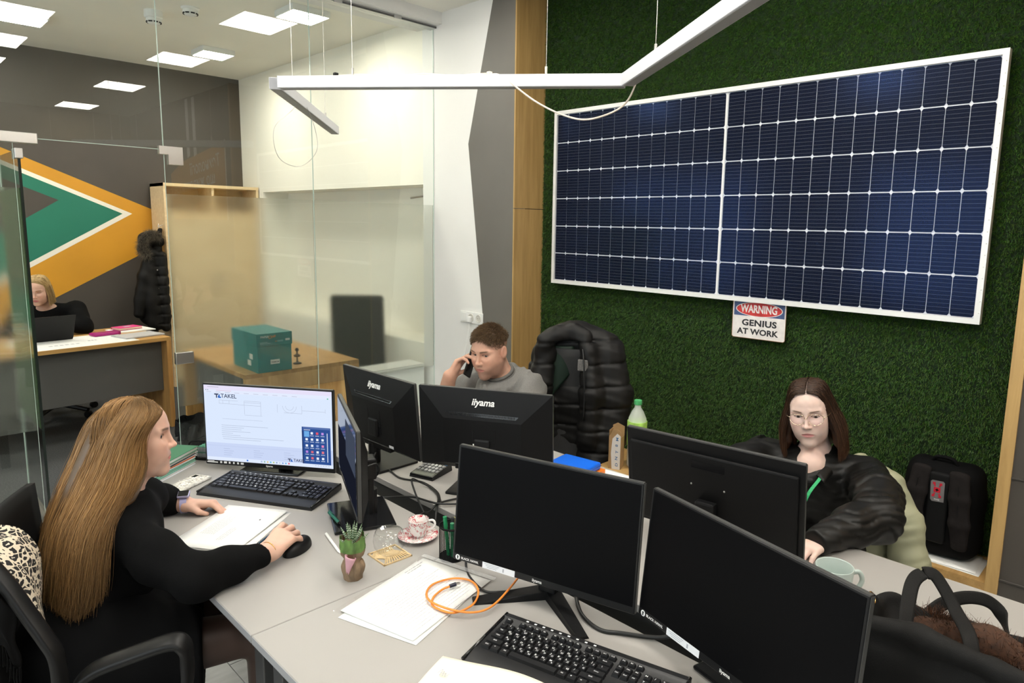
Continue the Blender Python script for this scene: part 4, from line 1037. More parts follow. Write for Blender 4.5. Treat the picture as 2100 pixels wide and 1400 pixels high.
fr_.build('wire_frame', black_mt, og)
mm_ = mesh_sheet(lambda u, v: (-ow / 2, (u - .5) * od, .003 + v * (oh - .003)), 30, 12)
q = mesh_sheet(lambda u, v: (ow / 2, (u - .5) * od, .003 + v * (oh * .85)), 30, 11); mm_.add(q.v, q.f)
q = mesh_sheet(lambda u, v: ((u - .5) * ow, (v - .5) * od, .003), 18, 30); mm_.add(q.v, q.f)
tag(mm_.build('wire_mesh', black_mt, og), kind='stuff')
for i, (c, dx, lab) in enumerate(((cW, 0, 'white notepad inside the mesh organiser, lower'), (cT, .004, 'green-edged notepad inside the mesh organiser, upper'))):
    t = thing('notepad', lab, 'notepad', (1.005, 2.748, DZ + .006 + i * .022), R(33), None)
    MB().rbox((dx, 0, .010), (.098, .17, .020), .002, 1).build('pad_block', cW, t); MB().rbox((dx, 0, .0205), (.099, .171, .002), .0008, 1).build('pad_cover', c if i else cT, t)
# pens and markers
def pen(name, label, cat, p0, p1, r, body, tip, z=DZ, cap=None):
    p0, p1 = Vector((*p0, z + r)), Vector((*p1, z + r)); d = p1 - p0
    t = thing(name, label, cat, p0); l = d.length; u = d.normalized()
    MB().tube([u * .012, u * l * .62], r, 10).build('barrel', body, t, 40)
    MB().tube([u * l * .62, u * l * .97, u * l], [r * 1.12, r * 1.12, r * .6], 10).build('pen_cap', cap or body, t, 40)
    MB().tube([(0, 0, 0), u * .012], [r * .25, r], 10).build('tip', tip, t, 40)
    MB().tube([u * l * .66 + Vector((0, 0, r * 1.4)), u * l * .95 + Vector((0, 0, r * 1.4))], r * .25, 5).build('clip', cap or body, t)
    return t
pen('marker', 'dark green marker lying on the black stand base', 'marker', (1.010, 1.832), (1.030, 1.940), .0055, mat('green_marker', (.004, .12, .075), .35), gloss_black, DZ + .0105, mat('green_marker', (.004, .12, .075), .35))
pen('pen', 'white pen lying behind the succulent pot', 'pen', (.926, 1.686), (.958, 1.828), .0042, white_pl, white_pl)
pen('pen', 'dark blue pen lying between the papers and the mouse hand', 'pen', (.768, 1.890), (.880, 1.960), .0055, mat('navy_pen', (.012, .035, .06), .25), gloss_black)
# mouse under the woman's hand
ms = thing('mouse', 'black computer mouse under the woman\'s right hand', 'mouse', (.850, 1.795, DZ), R(30))
MB().grid(lambda u, v: (.056 * math.cos(2 * PI * u) * math.sin(v * PI / 2) ** .7, .031 * math.sin(2 * PI * u) * math.sin(v * PI / 2) ** .7, .034 * max(0., math.cos(v * PI / 2)) ** .8 + .001), 28, 10).build('mouse_shell', black_pl, ms, True)
MB().rbox((.03, 0, .028), (.018, .006, .010), .003, 2, (0, R(20), 0)).build('scroll_wheel', gloss_black, ms)
# succulent in a two-tone bark-textured pot
pt_ = thing('potted_succulent', 'small spiky succulent in a brown bark-textured pot with green rim', 'plant', (.886, 1.545, DZ), R(200))
def potf(u, v):
    a = 2 * PI * u
    r = .030 + .010 * math.sin(PI * min(1, v * .9)) * (1 if v < .45 else .55) - .012 * math.exp(-((v - .46) / .09) ** 2) + .006 * v
    r *= .80
    r *= 1 + .035 * math.sin(a * 7 + 6 * math.sin(v * 5)) + .02 * math.sin(a * 17 + v * 14)
    zt = .118 * v
    if v > .99: zt += .006 * math.sin(a * 5) + .003 * math.sin(a * 13)
    return (r * math.cos(a), r * math.sin(a), zt)
bark = mat('bark_brown_pot', (.20, .135, .082), .75, noise=(70, .4, (1, 1, .25)), bump=(160, .8, (1, 1, .2)))
MB().grid(lambda u, v: potf(u, v * .76), 60, 30).build('pot_body', bark, pt_, True)
MB().grid(lambda u, v: (lambda p: (p[0] * 1.06, p[1] * 1.06, p[2]))(potf(u, .70 + v * .3)), 60, 10).build('green_rim', mat('mossy_green_rim', (.10, .19, .045), .7, noise=(60, .4, (1, 1, .3)), bump=(160, .8, (1, 1, .2))), pt_, True)
MB().grid(lambda u, v: tuple(c * (1 - .12 * (1 if i < 2 else 0)) for i, c in enumerate(potf(u, 1 - v * .2))), 40, 4).build('inner_wall', bark, pt_, True)
MB().lathe([(0, .102), (.026, .098)], 20).build('soil', mat('terracotta_grit', (.20, .07, .03), .9, noise=(200, .5)), pt_)
MB().lathe([(0, .0), (.024, 0)], 24).build('pot_bottom', bark, pt_)
def leafmesh():
    m = MB()
    def f(u, v):
        a = 2 * PI * u; w = (1 - v) ** .8 * .0065 + .0003
        return (w * math.cos(a), w * .55 * math.sin(a) , .050 * v)
    m.grid(f, 8, 30); return m
lf = vcol_mat('striped_leaf', .45)
lm = leafmesh().mesh('succulent_leaf', lf, True)
at_ = lm.color_attributes.new('Col', 'FLOAT_COLOR', 'POINT')
for i, v in enumerate(lm.vertices):
    s_ = (math.sin(v.co.z * 1150) > .45); at_.data[i].color = (.50, .56, .44, 1) if s_ else (.055, .115, .045, 1)
for i in range(17):
    ring = i // 6; a = i * 2.4; tl_ = [8, 24, 42][ring] + (i % 3) * 3
    o = link('succulent_leaf', lm, pt_, (.006 * (ring + .3) * math.cos(a), .006 * (ring + .3) * math.sin(a), .098), (0, R(tl_), a)); o.rotation_mode = 'XYZ'; s_ = [1.25, 1.1, .85][ring]; o.scale = (s_ * .9, s_ * .9, s_ * .95)
m = MB()
def conef(u, v):
    a = -2.5 + 5.0 * u; r = .004 + .011 * v * (1 + .3 * math.cos(a - .5))
    return (.032 + r * math.cos(a), r * math.sin(a), .030 + .052 * v + .006 * math.cos(a))
cn = m.grid(conef, 16, 6).build('pink_cone', mat('pink_paper_flower', (.62, .34, .40), .5), pt_, True); solidify(cn, .0012)
cn.rotation_euler = (R(-14), 0, R(0))
# wooden coaster with cut-out leaves and a glass cup on it
cs = thing('coaster', 'square wooden coaster cut into curved leaves, under the glass cup', 'coaster', (1.026, 1.582, DZ), R(-2))
birch = mat('birch_ply', (.60, .44, .24), .55, noise=(30, .12))
m = MB(); S = .044
for a, b in (((-S, -S), (S, -S)), ((S, -S), (S, S)), ((S, S), (-S, S)), ((-S, S), (-S, -S))): m.box(((a[0] + b[0]) / 2, (a[1] + b[1]) / 2, .002), (abs(a[0] - b[0]) + .004, abs(a[1] - b[1]) + .004, .004))
m.build('coaster_rim', birch, cs)
for i in range(11):
    q = MB(); a = i / 10
    pts = bez([(-S + 2 * S * a, -S, .002), (-S * .5 + S * 1.3 * a, -S * .25 + S * .1 * a, .002), (-S + 1.9 * S * a * .8, S * .35, .002), (-S * .2 + S * 1.2 * (a - .3), S, .002)], 5)
    q.tube(pts, [.0012 + .0022 * math.sin(PI * j / (len(pts) - 1)) for j in range(len(pts))], 5); q.build('leaf_slat', birch, cs)
gm = glass_sheet('thin_cup_glass', (.97, .975, .97), 1.5)
gc = thing('glass_cup', 'empty round glass cup on the wooden coaster', 'cup', (1.026, 1.585, DZ + .0045))
pr_ = [(0, .002), (.024, .002), (.034, .010), (.043, .026), (.0455, .042), (.043, .058), (.0385, .070)]
MB().lathe(pr_, 40).build('glass_bowl', gm, gc, True)
MB().lathe([(.0372, .0685), (.0385, .0705), (.0398, .0685), (.0385, .0675)], 40, closed=True).build('glass_rim', gm, gc, True)
MB().tube(bez([(.040, -.020, .055), (.055, -.030, .050), (.060, -.034, .032), (.050, -.028, .018), (.038, -.022, .020)], 6), .003, 8).build('cup_handle', gm, gc, True)
# espresso cup and saucer with red figures
red_p = bpy.data.materials.new('white_china_red_figures'); red_p.use_nodes = True
nt = red_p.node_tree; b = nt.nodes['Principled BSDF']; b.inputs['Roughness'].default_value = .15
tc = nt.nodes.new('ShaderNodeTexCoord'); wv = nt.nodes.new('ShaderNodeTexNoise'); wv.inputs['Scale'].default_value = 38; wv.inputs['Detail'].default_value = 2.5; wv.inputs['Distortion'].default_value = 1.6
cr = nt.nodes.new('ShaderNodeValToRGB'); cr.color_ramp.interpolation = 'CONSTANT'
cr.color_ramp.elements[0].color = (.78, .76, .73, 1); cr.color_ramp.elements[1].position = .50; cr.color_ramp.elements[1].color = (.50, .03, .05, 1)
e_ = cr.color_ramp.elements.new(.545); e_.color = (.78, .76, .73, 1); e_ = cr.color_ramp.elements.new(.60); e_.color = (.52, .05, .07, 1); e_ = cr.color_ramp.elements.new(.63); e_.color = (.78, .76, .73, 1)
nt.links.new(tc.outputs['Object'], wv.inputs['Vector']); nt.links.new(wv.outputs[0], cr.inputs[0]); nt.links.new(cr.outputs[0], b.inputs['Base Color'])
china = mat('white_china', (.80, .78, .75), .12)
sa = thing('saucer', 'white saucer with red figures under the espresso cup', 'saucer', (1.148, 1.615, DZ))
MB().lathe([(0, .004), (.028, .004), (.034, .006), (.060, .013), (.061, .0145), (.034, .0095), (.026, .007), (0, .007)], 44).build('saucer_dish', red_p, sa, True)
ec = thing('espresso_cup', 'white espresso cup with red figures on its saucer', 'cup', (1.152, 1.618, DZ + .0075))
MB().lathe([(0, .001), (.020, .001), (.024, .010), (.029, .030), (.031, .052), (.0318, .0535), (.0295, .052), (.027, .030), (.020, .008), (0, .006)], 40).build('cup_body', red_p, ec, True)
MB().lathe([(.0295, .052), (.0318, .0535), (.0316, .0505), (.0298, .0495)], 40, closed=True).build('cup_rim', china, ec, True)
MB().tube(bez([(.028, -.010, .042), (.040, -.020, .043), (.044, -.024, .030), (.036, -.017, .016), (.025, -.008, .014)], 6), .0038, 8).build('cup_handle', china, ec, True)
# mesh pencil cup
pc = thing('pencil_cup', 'black wire-mesh pencil cup at the left edge of the splay-foot monitor', 'pencil cup', (1.150, 1.452, DZ))
m = mesh_sheet(lambda u, v: (.036 * math.cos(2 * PI * u), .036 * math.sin(2 * PI * u), .003 + .095 * v), 44, 22, .0006)
tag(m.build('wire_mesh', black_mt, pc), kind='stuff')
MB().lathe([(0, 0), (.037, 0), (.037, .006), (0, .006)], 32).build('cup_base', black_mt, pc, 40)
MB().lathe([(.0345, .096), (.037, .101), (.0385, .098), (.0365, .094)], 32, closed=True).build('rim', black_mt, pc, True)
for i, (dx, dy, a, b_, c, lab) in enumerate(((.010, .008, .14, -.10, (.55, .50, .12), 'yellow highlighter in the mesh pencil cup'), (.014, -.012, .02, .16, (.55, .22, .20), 'pale red pen in the mesh pencil cup'), (-.012, .010, -.14, -.08, (.01, .22, .08), 'green marker in the mesh pencil cup'), (-.008, -.014, -.12, .12, (.01, .15, .06), 'dark green marker in the mesh pencil cup'), (.0, .0, .05, .0, (.02, .02, .02), 'black marker in the mesh pencil cup'))):
    t = thing('marker', lab, 'marker', (1.150 + dx * .6, 1.452 + dy * .6, DZ + .0075), 0, 'pens in the mesh cup', (R(0) + b_ * .6, a * .6, 0))
    h = .105 + .006 * (i % 3); mt_ = mat('marker_colour_%d' % i, c, .35)
    MB().tube([(0, 0, 0), (0, 0, h * .72)], .0052, 10).build('barrel', mt_, t, 40); MB().tube([(0, 0, h * .72), (0, 0, h)], .0058, 10).build('marker_cap', mt_ if i != 1 else cW, t, 40)
# orange cable on the sleeve
og_m = mat('orange_cable', (.85, .26, .04), .45)
oc_ = tag(link('charging_cable', None, None, (0, 0, 0)), 'orange charging cable looped on the papers in the sleeve', 'cable')
pts = [(1.028, 1.308), (1.004, 1.312), (.966, 1.297), (.945, 1.265), (.963, 1.210), (1.022, 1.206), (1.073, 1.246), (1.090, 1.297), (1.065, 1.338), (1.011, 1.352), (.968, 1.326), (.947, 1.278), (.964, 1.211), (1.001, 1.173), (1.050, 1.165), (1.127, 1.185), (1.196, 1.207)]
zs_ = [.766, .763, .762, .762, .762, .762, .762, .762, .762, .762, .764, .768, .768, .764, .764, .772, .785]
MB().tube(bez([(x, y, z_) for (x, y), z_ in zip(pts, zs_)], 8), .0027, 8).build('cable_cord', og_m, oc_, True)
MB().tube([(1.028, 1.308, .766), (1.045, 1.303, .768)], .005, 10).build('plug_body', mat('navy_plug', (.01, .012, .03), .4), oc_, 40)
MB().box((1.050, 1.3015, .768), (.012, .007, .004), (0, 0, -.28)).build('plug_tip', steel, oc_)
# black cables
bc = mat('black_cable', (.010, .010, .010), .4)
def cable(label, pts, r=.0035):
    o = tag(MB().tube(bez(pts, 8), r, 8).build('cable', bc, None, True), label, 'cable'); return o
cable('short black cable hanging below the left corner of the splay-foot monitor', [(1.13, 1.36, .85), (1.142, 1.378, .80), (1.135, 1.37, .757), (1.107, 1.317, .755), (1.092, 1.24, .755), (1.13, 1.20, .755)])
cable('thick black cable curving between the two front monitors', [(1.246, 1.06, .78), (1.236, 1.051, .757), (1.191, .991, .755), (1.176, .925, .755), (1.20, .88, .756), (1.25, .80, .76), (1.27, .74, .80)], .0048)
cable('black cable from the far-left monitor back along the desk edge', [(1.43, 2.22, .83), (1.40, 2.25, .80), (1.36, 2.20, .76), (1.40, 2.175, .757), (1.385, 2.06, .755), (1.42, 1.97, .755), (1.404, 1.86, .756), (1.36, 1.78, .756)])
cable('black cable from the edge-on monitor crossing the gap between desks', [(1.11, 1.91, .85), (1.15, 1.92, .80), (1.20, 1.93, .757), (1.238, 1.935, .757), (1.30, 1.86, .765), (1.335, 1.76, .762), (1.42, 1.70, .756), (1.47, 1.66, .756)])
cable('looped black cable standing up over the desk gap', [(1.25, 1.66, .70), (1.27, 1.74, .74), (1.30, 1.84, .78), (1.34, 1.92, .80), (1.385, 1.94, .775), (1.41, 1.91, .757), (1.38, 1.82, .757), (1.31, 1.74, .74), (1.27, 1.70, .66)])
cable('black cable slanting low through the desk gap', [(1.225, 1.735, .755), (1.26, 1.74, .757), (1.296, 1.757, .745), (1.345, 1.77, .757), (1.43, 1.76, .755), (1.47, 1.74, .755)])
cable('thin black cable hooked behind the edge-on monitor', [(1.10, 1.83, .93), (1.135, 1.82, .935), (1.15, 1.83, .90), (1.13, 1.86, .87), (1.10, 1.88, .88)], .0028)
# calculator
ca_ = thing('calculator', 'black desk calculator near the gap, in front of the man\'s monitors', 'calculator', (1.506, 2.030, DZ), R(18))
m = MB(); m.add([(-.066, -.053, 0), (.066, -.053, 0), (.066, .053, 0), (-.066, .053, 0), (-.064, -.051, .014), (.064, -.051, .030), (.064, .051, .030), (-.064, .051, .014)], [(0, 3, 2, 1), (4, 5, 6, 7), (0, 1, 5, 4), (1, 2, 6, 5), (2, 3, 7, 6), (3, 0, 4, 7)])
ca_b = m.build('calculator_body', gloss_black, ca_)
tilt_ = math.atan2(.016, .128)
def cal(xx, yy): return (xx, yy, .022 + xx * .125)
kg, kw, kb_ = mat('grey_calc_key', (.30, .30, .30), .4), mat('light_calc_key', (.55, .55, .54), .4), mat('blue_calc_key', (.12, .32, .62), .4)
for i in range(4):
    for j in range(6):
        xx, yy = -.030 + i * .0215 + .010, -.042 + j * .0168
        MB().rbox(cal(xx, yy), (.016, .0125, .006), .0018, 1, (0, -tilt_, 0)).build('calculator_key', (kb_ if (i == 3 and j == 0) else (kw if 1 <= j <= 3 else kg)), ca_)
MB().rbox(cal(-.050, 0), (.018, .09, .002), .0006, 1, (0, -tilt_, 0)).build('display_window', mat('lcd_green_grey', (.16, .17, .14), .2), ca_)
# mug
mg_m = mat('pale_celadon_glaze', (.42, .49, .46), .3)
mg = thing('mug', 'pale grey-green mug in front of the woman in glasses', 'mug', (1.742, .600, DZ), R(-52))
MB().lathe([(0, .002), (.034, .002), (.038, .006), (.0445, .045), (.0475, .084), (.0465, .086), (.0445, .084), (.041, .045), (.034, .008), (0, .006)], 44).build('mug_body', mg_m, mg, True)
MB().tube(bez([(.044, 0, .070), (.062, 0, .072), (.071, 0, .050), (.060, 0, .026), (.041, 0, .022)], 6), .0062, 10).build('mug_handle', mg_m, mg, True)
# blue box, orange box, oak stand and what is on it
bb = thing('plastic_box', 'bright blue flat plastic box behind the splay-foot monitor', 'box', (1.895, 1.648, DZ + .022), R(8))
MB().rbox((0, 0, .014), (.145, .165, .028), .006, 3).build('box_body', mat('bright_blue_plastic', (.008, .13, .70), .35), bb, True)
MB().box((0, 0, .0145), (.1465, .1665, .0016)).build('lid_seam', mat('dark_blue_seam', (.004, .06, .35), .4), bb)
ob_ = thing('plastic_box', 'orange plastic box under the blue box', 'box', (1.91, 1.635, DZ), R(5))
MB().rbox((0, 0, .0105), (.16, .15, .021), .004, 2).build('box_body', mat('orange_plastic', (.80, .20, .02), .4), ob_, True)
paper_sheet('white sheet at the far edge of the man\'s desk by the blue box', 1.99, 1.56, DZ, R(95), .20, .10)
hp = thing('headphones', 'black headband of headphones between the man\'s monitor and the blue box', 'headphones', (1.79, 1.80, DZ))
MB().tube([(.0, .075 * math.cos(a), .04 + .075 * math.sin(a)) for a in [PI * q / 16 for q in range(17)]], .006, 8).build('headband', black_pl, hp, True)
for s_ in (-1, 1): m = MB(); m.M = Matrix.Translation((0, s_ * .07, .032)) @ Matrix.Rotation(R(90), 4, 'X'); m.lathe([(0, -.012), (.03, -.012), (.032, 0), (.028, .012), (0, .012)], 20); m.build('ear_cup', black_pl, hp, 40)
gl = thing('glue_bottle', 'white glue bottle nozzle poking up behind the splay-foot monitor', 'bottle', (1.40, 1.655, DZ))
MB().lathe([(0, 0), (.022, 0), (.023, .003), (.023, .125), (.018, .145), (.010, .155), (.010, .165), (0, .165)], 20).build('bottle_body', white_pl, gl, 40)
MB().lathe([(.009, .165), (.009, .175), (.0055, .18), (.0045, .20), (.002, .232), (0, .233)], 14).build('nozzle', white_pl, gl, 40)
os_ = thing('side_table', 'small oak side table behind the desks, bottle and torn box on it', 'table', (2.50, 1.63, 0))
MB().rbox((0, 0, .605), (.37, .50, .03), .002, 1).build('table_top', oak, os_)
for a in (-1, 1):
    for b_ in (-1, 1): MB().box((a * .16, b_ * .22, .295), (.035, .035, .59)).build('leg', black_mt, os_)
m = MB().box((0, 0, .578), (.34, .46, .022)).build('apron', black_mt, os_)
bt = thing('bottle', 'clear plastic bottle with a green cap and light green label', 'bottle', (2.445, 1.748, .62))
pet = mat('clear_pet', (.80, .84, .80), .08, alpha=.45)
MB().lathe([(0, 0), (.038, 0), (.042, .01), (.042, .15), (.044, .17), (.044, .20), (.040, .23), (.026, .262), (.015, .278), (.014, .295)], 28).build('bottle_body', pet, bt, True)
MB().lathe([(.0445, .105), (.0448, .106), (.0448, .215), (.0445, .216)], 28).build('label_band', mat('lime_label', (.36, .60, .12), .4, noise=(25, .4)), bt, True)
MB().lathe([(0, .312), (.0165, .312), (.0175, .308), (.0175, .292), (0, .292)], 20).build('bottle_cap', mat('green_cap', (.08, .42, .15), .4), bt, 40)
tb_ = thing('carton', 'torn brown and white printed carton beside the bottle', 'carton', (2.372, 1.805, .62), R(20))
tb_.scale = (.55, .55, .74)
m = MB()
m.prism([(-.05, 0), (.05, 0), (.05, .20), (.02, .245), (-.02, .25), (-.05, .235)], -.05, -.047, 'x'); m.prism([(-.05, 0), (.05, 0), (.05, .255), (.01, .272), (-.05, .255)], .047, .05, 'x'); m.box((0, -.0485, .10), (.094, .003, .20)); m.box((0, .0485, .12), (.094, .003, .24)); m.box((0, 0, .002), (.1, .1, .003))
m.build('carton_walls', mat('brown_card', (.36, .22, .10), .8, noise=(12, .15)), tb_)
m = MB(); m.prism([(-.049, .0), (.02, .0), (.03, .10), (.02, .19), (-.02, .225), (-.049, .21)], -.0515, -.0502, 'x'); m.build('white_face', mat('white_card', (.66, .62, .58), .7), tb_)
for i, s_ in enumerate(('D', 'N', 'T', '8', 'M')): text(s_, .030, mat('blue_print', (.05, .14, .30), .5), tb_, (-.0518, -.022 + .004 * (i % 2), .03 + i * .040), (R(90), R(-88), R(-90)), bold=.02)
# open notebook at the bottom edge
nb = thing('notebook', 'open notebook with cream pages at the bottom edge beside the keyboard', 'notebook', (.760, .900, DZ), R(22))
def pg(u, v):
    x, y = -.10 + .215 * u, -.13 + .26 * v
    return (x + .012 * math.sin(v * PI), y, .026 + .012 * math.sin(u * PI * .9) + .010 * u * u + .003 * math.sin(v * 6) * u)
pgo = MB().grid(pg, 16, 14).build('page', mat('cream_page', (.82, .76, .62), .7), nb, True); solidify(pgo, .022)
MB().rbox((.0, 0, .0022), (.225, .275, .0042), .001, 1).build('cover', cB, nb)
m = MB()
for i in range(3): m.tube(bez([(.055, .095 + i * .006, .0455), (.06 + .004 * i, .09 + i * .006, .0457), (.05, .088 + i * .006, .0455), (.062, .083 + i * .006, .0455)], 4), .0006, 4)
m.build('handwriting', ink_g, nb)
# papers on the niche ledge under the backpack
for i, lab in enumerate(('lower white sheet on the oak ledge under the backpack', 'upper white sheet on the oak ledge under the backpack')):
    t = paper_sheet(lab, 3.325, .70 + i * .02, NZ + i * .004, R(90 + 3 * i), .34, .20, .0, 'sheets under the backpack', seed=i)
# ------------------------------------------------------------ smooth solid modelling for people and cloth
class Solid:
    """blend of tapered limbs, ellipsoids and boxes, meshed as one continuous skin"""
    def __init__(s): s.P = []
    def _add(s, fn, lo, hi, k, op): s.P.append((fn, np.array(lo) - 2.2 * k, np.array(hi) + 2.2 * k, k, op)); return s
    def limb(s, a, b, ra, rb, k=.02, op='u'):
        a = np.array(a, float); b = np.array(b, float); d = b - a; L2 = max(d @ d, 1e-12)
        def fn(p):
            h = np.clip((p - a) @ d / L2, 0, 1); q = p - a - h[:, None] * d
            return np.sqrt((q * q).sum(1)) - (ra + (rb - ra) * h)
        m = max(ra, rb); return s._add(fn, np.minimum(a, b) - m, np.maximum(a, b) + m, k, op)
    def chain(s, pts, rs, k=.02, op='u'):
        for i in range(len(pts) - 1): s.limb(pts[i], pts[i + 1], rs[i], rs[i + 1], k, op)
        return s
    def ell(s, c, r, k=.02, op='u', M=None):
        c = np.array(c, float); r = np.array(r, float); Mi = None if M is None else np.array(M.to_3x3())
        def fn(p):
            q = p - c
            if Mi is not None: q = q @ Mi
            k0 = np.sqrt(((q / r) ** 2).sum(1)); k1 = np.sqrt(((q / (r * r)) ** 2).sum(1))
            return np.where(k1 > 1e-6, k0 * (k0 - 1) / np.maximum(k1, 1e-6), -r.min())
        m = r.max() if M is not None else r; return s._add(fn, c - m, c + m, k, op)
    def box(s, c, h, rd=.01, k=.01, op='u', M=None):
        c = np.array(c, float); h = np.array(h, float); Mi = None if M is None else np.array(M.to_3x3())
        def fn(p):
            q = p - c
            if Mi is not None: q = q @ Mi
            q = np.abs(q) - (h - rd)
            return np.sqrt((np.maximum(q, 0) ** 2).sum(1)) + np.minimum(q.max(1), 0) - rd
        m = np.linalg.norm(h) if M is not None else h; return s._add(fn, c - m, c + m, k, op)
    def cut(s, pt, n, k=.004, lo=(-9, -9, -9), hi=(9, 9, 9)):
        """remove what lies on the side n points to, within lo..hi"""
        pt = np.array(pt, float); n = np.array(n, float); n = n / np.linalg.norm(n)
        s.P.append((lambda p: -((p - pt) @ n), np.array(lo, float), np.array(hi, float), k, 's')); return s
    def warp(s, fn): s.P.append((fn, np.full(3, -9.), np.full(3, 9.), 0, 'w')); return s
    def ev(s, p):
        d = np.full(len(p), .3); px_, py_, pz_ = [np.ascontiguousarray(p[:, i]) for i in range(3)]
        for fn, lo, hi, k, op in s.P:
            m = np.where((px_ >= lo[0]) & (px_ <= hi[0]) & (py_ >= lo[1]) & (py_ <= hi[1]) & (pz_ >= lo[2]) & (pz_ <= hi[2]))[0]
            if not len(m): continue
            q = p[m]; a = d[m]
            if op == 'w': d[m] = a + fn(q) * (np.abs(a) < .05); continue
            b = fn(q)
            if op == 'u':
                h = np.maximum(k - np.abs(a - b), 0) / max(k, 1e-9); d[m] = np.minimum(a, b) - h * h * k * .25
            else:
                b = -b; h = np.maximum(k - np.abs(a - b), 0) / max(k, 1e-9); d[m] = np.maximum(a, b) + h * h * k * .25
        return d
    def mesh(s, h, extra=1.6):
        us = [q for q in s.P if q[4] == 'u']
        lo = np.min([q[1] for q in us], 0) - 2 * h; hi = np.max([q[2] for q in us], 0) + 2 * h
        S = 4; H = h * S; n = np.ceil((hi - lo) / H).astype(int) + 1
        g = np.stack(np.meshgrid(*[np.arange(k) for k in n], indexing='ij'), -1).reshape(-1, 3)
        d = s.ev(lo + (g + .5) * H); g = g[np.abs(d) < H * .87 * extra]
        N = n * S + 2
        def key(i): return (i[..., 0].astype(np.int64) * N[1] + i[..., 1]) * N[2] + i[..., 2]
        r = np.arange(S + 1); off = np.stack(np.meshgrid(r, r, r, indexing='ij'), -1).reshape(-1, 3)
        ck = np.unique(key((g[:, None] * S + off[None]).reshape(-1, 3)))
        ci = np.stack([ck // (N[1] * N[2]), (ck // N[2]) % N[1], ck % N[2]], 1)
        D = s.ev(lo + ci * h)
        r = np.arange(S); off = np.stack(np.meshgrid(r, r, r, indexing='ij'), -1).reshape(-1, 3)
        cells = (g[:, None] * S + off[None]).reshape(-1, 3)
        c8 = np.array([(a, b, c) for a in (0, 1) for b in (0, 1) for c in (0, 1)])
        idx = np.searchsorted(ck, key(cells[:, None] + c8[None])); dv = D[idx]
        sg = dv < 0; act = sg.any(1) & ~sg.all(1); cells = cells[act]; dv = dv[act]; sg = sg[act]
        acc = np.zeros((len(cells), 3)); cnt = np.zeros(len(cells))
        for a in range(8):
            for ax, st in ((0, 4), (1, 2), (2, 1)):
                if a & st: continue
                b = a | st; m = sg[:, a] != sg[:, b]
                t = dv[m, a] / (dv[m, a] - dv[m, b]); p = np.tile(c8[a].astype(float), (m.sum(), 1)); p[:, ax] += t
                acc[m] += p; cnt[m] += 1
        V = lo + (cells + acc / cnt[:, None]) * h
        kk = key(cells); o = np.argsort(kk); ks = kk[o]
        quads = []
        for ax in range(3):
            u, v = (ax + 1) % 3, (ax + 2) % 3
            st = [4, 2, 1][ax]
            m = np.where(sg[:, 0] != sg[:, st])[0]; fl = sg[m, 0]
            c0 = cells[m]; q = []
            for du, dv_ in ((0, 0), (1, 0), (1, 1), (0, 1)):
                e = c0.copy(); e[:, u] -= du; e[:, v] -= dv_
                kq = key(e); j = np.searchsorted(ks, kq); j = np.clip(j, 0, len(ks) - 1); ok = ks[j] == kq
                q.append(np.where(ok, o[j], -1))
            Q = np.stack(q, 1); Q[~fl] = Q[~fl][:, ::-1]; quads.append(Q[(Q >= 0).all(1)])
        Q = np.concatenate(quads)
        return V, Q
    def build(s, name, m, parent, h, colour=None, extra=1.6, smooth=1, loc=None):
        V, Q = s.mesh(h, extra)
        for _ in range(smooth):
            A = np.zeros_like(V); c = np.zeros(len(V))
            for a, b in ((0, 1), (1, 2), (2, 3), (3, 0)):
                np.add.at(A, Q[:, a], V[Q[:, b]]); np.add.at(c, Q[:, a], 1); np.add.at(A, Q[:, b], V[Q[:, a]]); np.add.at(c, Q[:, b], 1)
            V = V * .5 + .5 * A / np.maximum(c, 1)[:, None]
        if parent is not None and colour is None: pass
        me = np_mesh(name, V, Q, m, colour(V) if colour else None)
        o = link(name, me, parent)
        return o
def build_figure(S, nh, M, m, col, hf=.0021, hc=.0034):
    """head (first nh shapes of S) at a fine step, the rest coarser; both in one mesh, overlapping inside the neck"""
    F = tfm(M); n = np.array(M.to_3x3() @ Vector((.25, 0, 1))); n /= np.linalg.norm(n); c = F((0, 0, -.125)); out = []
    A = Solid(); A.P = S.P[:nh]; A.cut(c - n * .014, -n, .004); B = Solid(); B.P = S.P[nh - 2:]
    for q, h in ((A, hf), (B, hc)):
        V, Q = q.mesh(h, 1.6)
        for _ in range(2 if q is A else 1):
            a = np.zeros_like(V); k = np.zeros(len(V))
            for i, j in ((0, 1), (1, 2), (2, 3), (3, 0)):
                np.add.at(a, Q[:, i], V[Q[:, j]]); np.add.at(k, Q[:, i], 1); np.add.at(a, Q[:, j], V[Q[:, i]]); np.add.at(k, Q[:, j], 1)
            V = V * .5 + .5 * a / np.maximum(k, 1)[:, None]
        out.append((V, Q))
    V = np.concatenate([out[0][0], out[1][0]]); Q = np.concatenate([out[0][1], out[1][1] + len(out[0][0])])
    return link('body', np_mesh('body', V, Q, m, col(V)))
def np_mesh(name, V, Q, m, col=None, smooth=True):
    me = bpy.data.meshes.new(name); n = len(V); f = len(Q); k = Q.shape[1]
    me.vertices.add(n); me.vertices.foreach_set('co', np.asarray(V, np.float32).ravel())
    me.loops.add(f * k); me.loops.foreach_set('vertex_index', np.asarray(Q, np.int32).ravel())
    me.polygons.add(f); me.polygons.foreach_set('loop_start', np.arange(0, f * k, k, dtype=np.int32)); me.polygons.foreach_set('loop_total', np.full(f, k, np.int32))
    me.polygons.foreach_set('use_smooth', np.full(f, smooth))
    me.update(); me.validate()
    if col is not None:
        if col.shape[1] == 3: col = np.concatenate([col, np.ones((len(col), 1))], 1)
        a = me.color_attributes.new('Col', 'FLOAT_COLOR', 'POINT'); a.data.foreach_set('color', np.asarray(col, np.float32).ravel())
    me.materials.append(m); return me
